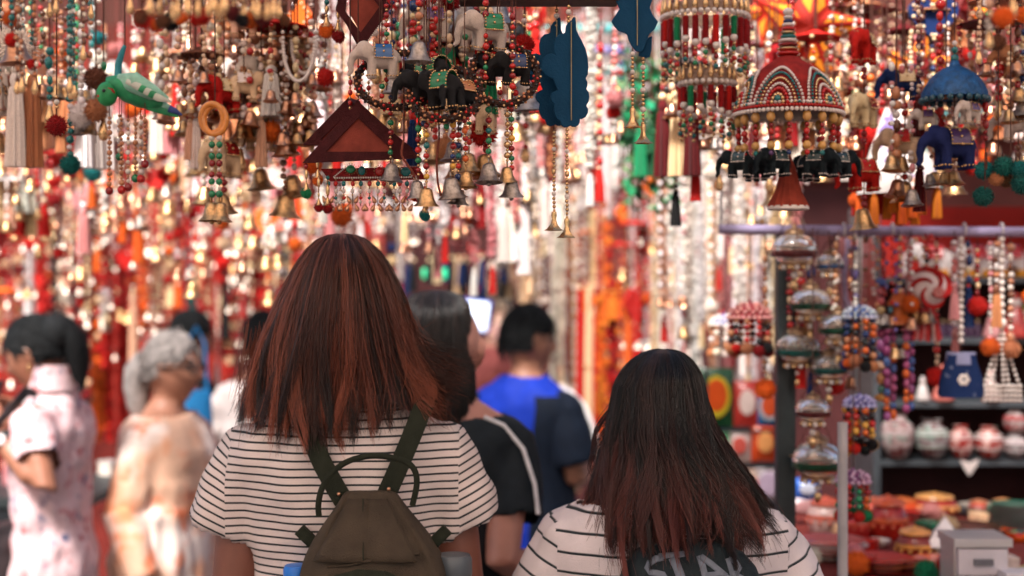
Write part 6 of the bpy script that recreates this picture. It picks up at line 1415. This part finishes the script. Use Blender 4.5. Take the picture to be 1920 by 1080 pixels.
# glass and brass lanterns
M_GLASS = mat('lantern_glass', (.90,.80,.70), .05, 0, .05, 20, trans=.85); M_ANT = mat('antique_gold', (.50,.32,.19), .42, .9, .35, 40)
def lantern(label, px, py, R_px, Y=2.85, band=(.01,.07,.06)):
    k = Y/F; r_ = R_px*k; t = rhang('glass_lantern', label, 'lantern', px, py, Y)
    b = MB(); b.lathe([(.34*r_,.62*r_),(.66*r_,.52*r_),(.92*r_,.25*r_),(1.0*r_,0),(.95*r_,-.28*r_),(.70*r_,-.55*r_),(.4*r_,-.66*r_)], 28); part('globe', b, t, M_GLASS)
    b = MB(); b.lathe([(.99*r_,-.10*r_),(1.04*r_,-.14*r_),(1.02*r_,-.34*r_),(.95*r_,-.40*r_)], 28); part('dark_band', b, t, M_GLAZE, color=band)
    for z0, z1, ra in ((.60,.78,.42),(-.62,-.78,.62),(.12,.05,1.02)):
        b = MB(); b.lathe([(ra*.9*r_,z0*r_),(ra*1.06*r_,(z0+z1)/2*r_),(ra*.9*r_,z1*r_)], 28); part('brass_band', b, t, M_ANT)
    b = MB(); b.lathe([(.40*r_,.74*r_),(.43*r_,.80*r_),(.24*r_,.90*r_),(.10*r_,.96*r_),(.09*r_,1.05*r_),(0,1.08*r_)], 20); part('cap', b, t, M_ANT)
    for i in range(3): a = 2.094*i+.5; b = MB(); b.tube([(.9*r_*math.cos(a),.9*r_*math.sin(a),.1*r_),(.55*r_*math.cos(a),.55*r_*math.sin(a),.95*r_),(0,0,1.75*r_)], .0010, 5); part('chain', b, t, M_CORD)
    for i in range(12): a = .5236*i; bead_obj(t, .6*r_*math.cos(a), .6*r_*math.sin(a), -.84*r_, .011, None, M_PEARL if i % 2 else G)
    bead_run(t, 0, 0, -.75*r_, [(G,.012),(M_PEARL,.014),(G,.016,1.5)])
for i, (px, py, r_, lab) in enumerate(((1500,468,42,'topmost'),(1545,500,30,'second highest'),(1508,572,40,'third highest'),(1560,610,34,'fourth highest'),(1500,655,44,'fifth highest'),(1548,690,32,'sixth highest'),(1525,768,36,'second lowest'),(1526,856,50,'lowest and largest'))):
    lantern(lab+' glass and brass lantern in the column beside the black post', px+rnd(-14,14), py+rnd(-8,8), r_*rnd(.9,1.1), 2.78+rnd(0,.2), random.choice(((.01,.07,.06),(.02,.05,.12),(.10,.02,.02),(.012,.06,.03))))
# pots on the shelf
def pot(label, px, pyb, wpx, hpx, c1, c2, Y=4.05):
    k = Y/F; t = thing('painted_pot', label, 'pot', at(px, pyb, Y), rnd(0,6)); w_, h = wpx*k/2, hpx*k
    b = MB(); b.lathe([(.0,.004),(.45*w_,0),(.62*w_,.06*h),(.95*w_,.35*h),(1.0*w_,.52*h),(.85*w_,.75*h),(.5*w_,.88*h),(.46*w_,.93*h),(.58*w_,1.0*h),(.46*w_,.98*h),(.36*w_,.8*h)], 32); part('pot_body', b, t, dye('pot_'+c1, {'red': (.30,.03,.025), 'white': (.42,.34,.33), 'grey': (.32,.29,.29)}[c1], [({'red': (.62,.40,.36), 'white': (.16,.05,.05), 'grey': (.12,.05,.05)}[c1], 45, .50), ((.10,.20,.16), 40, .60)]))
    _m['pot_'+c1].node_tree.nodes['Principled BSDF'].inputs['Roughness'].default_value = .12
    for z in (.30,.62,.72): b = MB(); rr = {.30:.90,.62:.965,.72:.885}[z]*w_; b.lathe([(rr-.003,z*h-.004),(rr+.0016,z*h),(rr-.003,z*h+.004)], 32); part('painted_ring', b, t, M_GLAZE, color=c2)
pot('largest pale pot with ring pattern, at the left end of the pot shelf', 1682, 858, 64, 84, 'white', (.50,.34,.34)); pot('grey green banded pot, second on the pot shelf', 1748, 858, 64, 72, 'grey', (.45,.52,.46))
pot('small red pot, third on the pot shelf', 1802, 858, 48, 60, 'red', (.66,.50,.48)); pot('small red pot with pale shoulder, fourth on the pot shelf', 1854, 858, 54, 58, 'red', (.70,.60,.58)); pot('patterned grey pot at the right end of the pot shelf', 1903, 858, 46, 46, 'grey', (.6,.5,.5)); pot('small pot stacked on the grey pot at the right end', 1903, 812, 44, 42, 'white', (.4,.06,.06)); pot('red pot cut by the right edge of the picture', 1952, 858, 50, 66, 'red', (.6,.4,.3))
t = thing('price_tag', 'white heart shaped tag hanging from the edge of the pot shelf', 'tag', at(1818, 862, 4.0)); b = MB(); b.prism([(-.028,0),(0,-.008),(.026,.002),(.02,-.016),(.0,-.045),(-.012,-.03)], -.002, .002); part('card', b, t, mat('white_cotton'), False)
# white toys and small bottles on the upper shelves
for px, lab, rot in ((1752,'leftmost white elephant toy on the top shelf',70),(1826,'white elephant toy between the two others on the top shelf',110),(1893,'white elephant toy with orange feet at the right of the top shelf',95)):
    t = thing('toy_elephant', lab, 'toy', at(px, 520, 4.08), math.radians(rot)); new('body', ELE(), t, (0,0,0), M_CLOTH, (.78,.70,.68), .118); new('blanket', BLANK(), t, m=M_GLAZE, color=random.choice(((.55,.05,.05),(.6,.12,.03))), scale=.118)
    for sx in (-1,1):
        for y in (-.24,.22): b = MB(); b.tube([(sx*.0165,y*.118,.0),(sx*.0165,y*.118,.022)], .0136, 10); part('foot_band', b, t, M_CLOTH, color=(.70,.28,.03))
for i in range(6): t = thing('small_bottle', ('first','second','third','fourth','fifth','sixth')[i]+' small dark bottle from the left on the second shelf', 'bottle', at(1768+i*13, 632, 4.05)); b = MB(); b.lathe([(0,0),(.008,0),(.008,.028),(.004,.034),(.004,.042),(0,.042)], 12); part('glass', b, t, M_GLAZE, color=(.05,.02,.05)); b = MB(); b.lathe([(.0052,.040),(.0052,.049),(0,.05)], 12); part('stopper', b, t, M_ANT)
def figure(label, px, pyb, hpx, c, Y=4.05):
    k = Y/F; t = thing('figurine', label, 'figurine', at(px, pyb, Y)); h = hpx*k; b = MB(); b.lathe([(0,0),(.30*h,0),(.33*h,.08*h),(.22*h,.35*h),(.17*h,.55*h),(.10*h,.66*h)], 20); part('robe', b, t, M_GLAZE, color=c)
    b = MB(); b.sphere((0,0,.76*h), (.13*h,.13*h,.15*h), 14, 10); part('head', b, t, M_GLAZE, color=(.6,.5,.46)); b = MB(); b.lathe([(.13*h,.86*h),(.06*h,.96*h),(0,1.02*h)], 14); part('hat', b, t, M_GLAZE, color=jit(c))
figure('white figurine on the third shelf left of the blue purse', 1730, 750, 44, (.62,.56,.54)); figure('red and white figurine on the third shelf behind the blue purse', 1768, 750, 66, (.55,.16,.13)); figure('pale figurine on the third shelf behind the pearl purse', 1858, 750, 56, (.6,.42,.38)); figure('rose figurine on the second shelf at the right', 1862, 632, 60, (.55,.24,.24)); figure('red hatted figurine at the right edge of the second shelf', 1905, 632, 84, (.45,.05,.04)); figure('green and yellow figurine beside the red hatted one', 1925, 632, 60, (.3,.3,.05))
# table
t = thing('stall_table', 'cloth covered stall table crowded with red pots, plates and tins', 'table', (1.35, 3.2, 0))
b = MB(); b.box((0,0,.985), (1.70,1.24,.03)); part('table_top', b, t, mat('table_cloth', (.20,.035,.028), .85, 0, .3, 8), False)
b = MB(); b.box((0,-.621,.70), (1.69,.006,.54)); part('front_cloth', b, t, mat('red_cloth'), False)
for sx in (-1,1):
    for sy in (-1,1): b = MB(); b.box((sx*.8,sy*.56,.485), (.05,.05,.97)); part('leg', b, t, M_DARK, False)
ZT = 1.0
def on_table(px, py, Y): return V(((px-960)*Y/F, Y, ZT+.001))
def ytab(py): return (CZ-ZT)*F/(py-540)                       # depth at which the table top meets this picture height
def tin(label, px, pyb, wpx, hpx, c, c2, lid=True, nm='lacquer_pot', cat='pot'):
    Y = min(3.75, max(2.66, ytab(pyb))); k = Y/F; t = thing(nm, label, cat, on_table(px, 0, Y)); w_, h = wpx*k/2, hpx*k
    b = MB(); b.lathe([(0,0),(.72*w_,0),(.86*w_,.10*h),(1.0*w_,.38*h),(.98*w_,.55*h),(.80*w_,.70*h),(.72*w_,.74*h),(.78*w_,.80*h),(.6*w_,.78*h)], 30, mod=lambda f, z: 1+.012*math.cos(6.283*12*f)); part('pot_body', b, t, M_GLAZE, color=c)
    b = MB(); b.lathe([(1.01*w_,.42*h),(1.03*w_,.47*h),(1.0*w_,.53*h)], 30); part('painted_ring', b, t, M_GLAZE, color=c2)
    n = 12
    for i in range(n): a = 6.283*i/n; bead_obj(t, 1.0*w_*math.cos(a), 1.0*w_*math.sin(a), .34*h, w_*.22, jit(c2))
    if lid: b = MB(); b.lathe([(.84*w_,.80*h),(.80*w_,.88*h),(.4*w_,.97*h),(.1*w_,1.0*h),(0,1.06*h)], 30); part('lid', b, t, M_GLAZE, color=jit(c2))
AM=(.72,.30,.06); LR=(.36,.014,.008)
tin('big red lacquer pot behind the amber ringed bowl', 1665, 1012, 74, 82, LR, (.62,.10,.03)); tin('dark red bowl ringed with amber beads near the clear drawers', 1716, 1052, 72, 64, (.22,.02,.012), AM)
tin('white and red pot with an orange lid at the left of the table', 1548, 1000, 70, 68, (.60,.40,.36), (.60,.10,.05)); tin('red pot behind the white pole', 1610, 1010, 56, 60, (.40,.02,.02), (.5,.06,.03)); tin('orange lidded tin at the back of the table', 1690, 944, 70, 34, (.60,.08,.02), (.70,.14,.03)); tin('gold beaded red tin at the back beside the shelf', 1752, 946, 86, 42, (.42,.05,.03), (.75,.35,.10)); tin('red tin behind the white paper pyramid', 1835, 948, 40, 30, (.5,.05,.03), (.6,.2,.1)); tin('small orange red tin at the back right of the table', 1880, 950, 44, 32, (.55,.07,.03), (.6,.25,.10)); tin('low red box left of the orange lidded tin', 1640, 950, 50, 34, (.58,.05,.02), (.65,.10,.03))
def plates(label, px, py, wpx, n, c, c2):
    Y = min(3.75, max(2.66, ytab(py))); k = Y/F; t = thing('plate_pile', label, 'plates', on_table(px, 0, Y)); r_ = wpx*k/2
    for i in range(n):
        o = cached(('plate',), lambda: (lambda b: (b.lathe([(0,.0),(.55,0),(.62,.02),(1,.10),(1.01,.12),(.95,.11),(.6,.045),(0,.03)], 30), b)[1])(MB())); new('plate', o, t, (rnd(-.006,.006), rnd(-.006,.006), i*.011), M_GLAZE, jit(c if i % 2 == 0 else c2, .2), (r_,r_,r_*.8))
for i, a in enumerate((('white and red plates at the near left of the table',1560,1045,130,4,(.62,.50,.47),(.5,.06,.05)),('red plates in front of the big red lacquer pot',1650,1070,130,3,(.45,.03,.02),(.6,.16,.06)),('green plates stacked at the right edge of the table',1900,1000,90,7,(.02,.12,.08),(.03,.2,.12)),('brown plates before the white paper pyramid',1800,1010,150,3,(.10,.03,.02),(.4,.25,.2)),('pale plates behind the green ones',1845,968,90,3,(.5,.38,.36),(.3,.3,.36)),('rose plates beside the red lacquer pot',1725,976,90,3,(.5,.16,.14),(.55,.36,.33)),('orange red plates beside the clear drawers',1760,1072,90,3,(.55,.10,.04),(.5,.3,.1)))): plates(*a)
t = thing('paper_pyramid', 'white folded paper pyramid on the brown plates', 'paper', on_table(1772, 0, 3.12)+V((0,0,.036))); w_ = .058
for i in range(4): a = i*math.pi/2+.5; e = a+math.pi/2; b = MB(); b.add([(w_*math.cos(a),w_*math.sin(a),0),(w_*math.cos(e),w_*math.sin(e),0),(0,0,.062)], [(0,1,2)]); part('paper_side', b, t, mat('white_paper', (.78,.70,.70), .8, 0, .05), False)
# clear plastic drawers
Yd_ = 2.72; p = at(1843, 1100, Yd_); t = thing('plastic_drawers', 'clear plastic drawer box with grey handles at the front of the table', 'drawers', (p.x, Yd_, ZT+.001)); wd = 102*Yd_/F
M_CLR = mat('cloudy_plastic', (.90,.87,.88), .3, 0, .05, 20, trans=.55); hd_ = at(0,1010,Yd_).z-ZT-.001
bx(t, 'lid', -wd/2-.004, wd/2+.004, -.004, .104, hd_-.016, hd_, M_CLR); bx(t, 'shell', -wd/2, wd/2, .012, .10, 0, hd_-.017, M_CLR)
for i in range(2):
    z1 = hd_-.020-i*.052; z0 = max(.002, z1-.049); o = bx(t, 'drawer', -wd/2+.005, wd/2-.005, -.002, .011, z0, z1, mat('clear_lilac', (.78,.73,.80), .3, 0, .1, 20, trans=.3)); bx(o, 'handle', -.018, .018, -.009, -.0025, (z0+z1)/2-.006, (z0+z1)/2+.006, mat('grey_handle', (.12,.12,.14), .4))
t = thing('blue_box', 'blue and white carton at the right front of the table', 'box', on_table(1912, 0, 2.7)); bx(t, 'carton', -.035, .035, -.03, .03, 0, .062, mat('carton_white', (.66,.62,.66), .6)); bx(t, 'blue_label', -.030, .030, -.0325, -.0302, .006, .034, mat('carton_blue', (.02,.10,.36), .5))
# small trinkets spread over the table
TC = {'red': RED, 'orange': ORG, 'white': IVORY, 'green': GREEN, 'teal': TEAL, 'pink': PINK, 'gold': GOLD}
TK = []
for i in range(64):
    Y = rnd(2.72, 3.72); px = rnd(1500, 1940); cn = random.choice(('red','red','red','orange','white','pink','green','teal','gold')); kind = random.choice(('bangle','dish','box','ball')); kk = Y/F
    t = thing('trinket_'+kind, '', 'trinket', on_table(px, 0, Y), rnd(0,3)); r_ = rnd(.016,.032); c = jit(TC[cn], .2)
    if kind == 'bangle':
        for j in range(random.choice((1,2,3))): new('bangle', cached(('bang',), lambda: (lambda b: (b.tube([(math.cos(a),math.sin(a),.12) for a in [6.283*q/24 for q in range(25)]], .12, 7, False), b)[1])(MB())), t, (0,0,j*r_*.24), M_GLAZE, jit(c,.2), r_)
    elif kind == 'dish': new('dish', cached(('dish',), lambda: (lambda b: (b.lathe([(0,0),(.5,0),(.9,.35),(1,.6),(.94,.6),(.5,.12),(0,.1)], 22), b)[1])(MB())), t, (0,0,0), M_GLAZE, c, r_); bead_obj(t, 0, 0, r_*.3, r_*.8, jit(random.choice(list(TC.values()))))
    elif kind == 'box': bx(t, 'box_body', -r_, r_, -r_*.7, r_*.7, 0, r_*.9, M_GLAZE).color = (*c,1); bx(t, 'box_lid', -r_-.001, r_+.001, -r_*.72, r_*.72, r_*.9+.001, r_*1.15, M_GLAZE).color = (*jit(c,.4),1)
    else: new('ball', POM(), t, (0,0,r_*.85), M_FUZZ, c, r_*.9)
    TK.append((t, cn+' '+{'bangle':'bangles lying','dish':'little dish with a bead','box':'lidded trinket box','ball':'pompom lying'}[kind]+' on the stall table among the pots'))
# packets on the wire rack behind the long dark hair
tk = thing('wire_rack', 'dark wire rack of bright packets behind the long dark hair', 'rack', (at(1392,0,4.3).x, 4.3, 0)); qx = lambda px: at(px,0,4.3).x-tk.location.x; zr_ = [at(0,p,4.3).z for p in (800, 866, 940)]
for z in zr_:
    for j in range(5): b = MB(); b.tube([(qx(1318),-.07+j*.035,z-.006),(qx(1462),-.07+j*.035,z-.006)], .004, 6); part('wire', b, tk, M_DARK)
for px in (1318,1462):
    for y in (-.075,.075): b = MB(); b.tube([(qx(px),y,0),(qx(px),y,at(0,690,4.3).z)], .006, 6); part('upright', b, tk, M_DARK)
def packet(label, px, pyb, wpx, hpx, c, disc=None, ring=None, Y=4.25):
    k = Y/F; t = thing('packet', label, 'packet', at(px, pyb, Y), rnd(-.15,.15)); w_, h = wpx*k, hpx*k
    b = MB(); b.loft([((0,0,z*h),(w_/2*s_,0,0),(0,d,0)) for z, s_, d in ((0,1,.004),(.06,1,.012),(.3,.98,.024),(.7,.98,.024),(.94,1,.012),(1,1,.003))], 4+16); part('pouch', b, t, M_GLAZE, color=c)
    if ring: b = MB(); b.sphere((0,-.0235,.52*h), (w_*.40,.0035,h*.36), 24, 10); part('ring_print', b, t, M_PAPER, color=ring)
    if disc: b = MB(); b.sphere((0,-.0255,.54*h), (w_*.31,.0035,h*.28), 24, 10); part('disc_print', b, t, M_PAPER, color=disc)
packet('dark green packet with an orange oval ringed in yellow', 1342, 800, 66, 110, (.012,.08,.03), (.70,.09,.012), (.62,.50,.03)); packet('red and white packet right of the dark green one', 1400, 800, 50, 86, (.50,.04,.03), (.70,.55,.50), None); packet('blue packet with an orange disc against the black post', 1440, 800, 52, 74, (.02,.16,.42), (.60,.08,.02), (.45,.5,.55))
packet('orange red packet on the lower wire shelf by the black post', 1432, 866, 48, 70, (.62,.07,.015), (.7,.3,.1)); packet('white and rose packet on the lower wire shelf', 1386, 866, 44, 60, (.66,.50,.46), (.5,.08,.06)); packet('green and white packet on the lower wire shelf', 1348, 866, 44, 56, (.10,.30,.14), (.7,.6,.55)); packet('cream packet on the lowest wire shelf', 1400, 940, 60, 60, (.62,.46,.36), (.5,.06,.04)); packet('pale box shaped packet on the lowest wire shelf', 1440, 940, 50, 66, (.60,.52,.55), None, (.4,.3,.4)); packet('blue carton below the largest glass lantern', 1512, 936, 52, 40, (.02,.10,.42), (.4,.42,.5), None, 3.6); packet('white carton below the blue carton', 1508, 966, 60, 34, (.62,.52,.54), None, (.4,.2,.2), 3.6)
# left-hand table with red goods beside the pink dress
t = thing('side_table', 'low dark table of red goods at the left edge', 'table', (at(20,0,4.7).x, 4.7, 0)); b = MB(); b.box((0,0,.935), (.70,.6,.03)); part('table_top', b, t, M_DARK, False); b = MB(); b.box((0,-.29,.46), (.68,.006,.92)); part('front_cloth', b, t, mat('black_cotton'), False)
for i in range(16):
    cn = random.choice(('red','red','orange','gold','pink','white')); kind = i % 2; s_ = thing('trinket_box' if kind else 'trinket_ball', '', 'trinket', (t.location.x+rnd(-.3,.3), 4.7+rnd(-.25,.25), .951), rnd(0,3)); r_ = rnd(.03,.055)
    if kind: bx(s_, 'box_body', -r_, r_, -r_*.7, r_*.7, 0, r_*1.2, M_GLAZE).color = (*jit(TC[cn]),1); bx(s_, 'box_lid', -r_-.001, r_+.001, -r_*.72, r_*.72, r_*1.2+.001, r_*1.5, M_GLAZE).color = (*jit(TC[cn],.3),1)
    else: new('ball', POM(), s_, (0,0,r_*.85), M_FUZZ, jit(TC[cn]), r_*.9)
    TK.append((s_, cn+(' lidded box' if kind else ' pompom ball')+' on the low dark table at far left'))
# lit phone held up in the lane, small green sign behind the bob
p = at(893, 592, 6.6); t = thing('phone', 'bright screened phone held high in the lane beyond the copper red bob', 'phone', p, .1)
b = MB(); b.box((0,.008,0), (.13,.010,.155), Matrix.Rotation(.12,3,'Y')); part('case', b, t, mat('phone_blue', (.02,.06,.45), .4), False); b = MB(); b.box((0,.0,0), (.108,.004,.132), Matrix.Rotation(.12,3,'Y')); part('screen', b, t, mat('lit_screen', (.72,.80,1), .4, 0, .15, 20, emit=1.1), False)
p = at(815, 513, 6.0); t = thing('green_lamp', 'small green lamp beside the black tassels behind the copper red bob', 'lamp', p); b = MB(); b.tube([(-.05,0,0),(.05,0,0)], .021, 12); part('tube', b, t, mat('green_glow', (.03,.62,.28), .4, emit=.8)); cord_obj(t, 0, 0, zrail(6.0)-p.z+.03, 0)
# ------------------------------------------------------------------ labels for the many hangings: colour, kind, ending, place, then order from the left
ORD = 'first second third fourth fifth sixth seventh eighth ninth tenth eleventh twelfth thirteenth fourteenth fifteenth sixteenth seventeenth eighteenth nineteenth twentieth'.split()
ORD += ['twenty-'+o for o in ORD[:9]]+['thirtieth']+['thirty-'+o for o in ORD[:9]]
gr = {}
for it in ITEMS:
    t, pal, ph, noun, where, zb, L = it
    lab = f'{pal} {ph} {where}' if noun in ('ornament', 'pendant') else f'{pal} {noun} {ph} {where}'
    gr.setdefault(lab, []).append(t); t['group'] = 'hangings '+where
for lab, ts in gr.items():
    ts.sort(key=lambda t: t.location.x/t.location.y)
    for i, t in enumerate(ts): t['label'] = lab if len(ts) == 1 else f'{ORD[i]} from left, {lab}'
gr = {}
for t, lab in TK: gr.setdefault(lab, []).append(t); t['group'] = 'trinkets '+lab.split(' on the ')[-1].join(['on the ', ''])
for lab, ts in gr.items():
    ts.sort(key=lambda t: t.location.x/t.location.y)
    for i, t in enumerate(ts): t['label'] = lab if len(ts) == 1 else f'{ORD[i]} from left, {lab}'
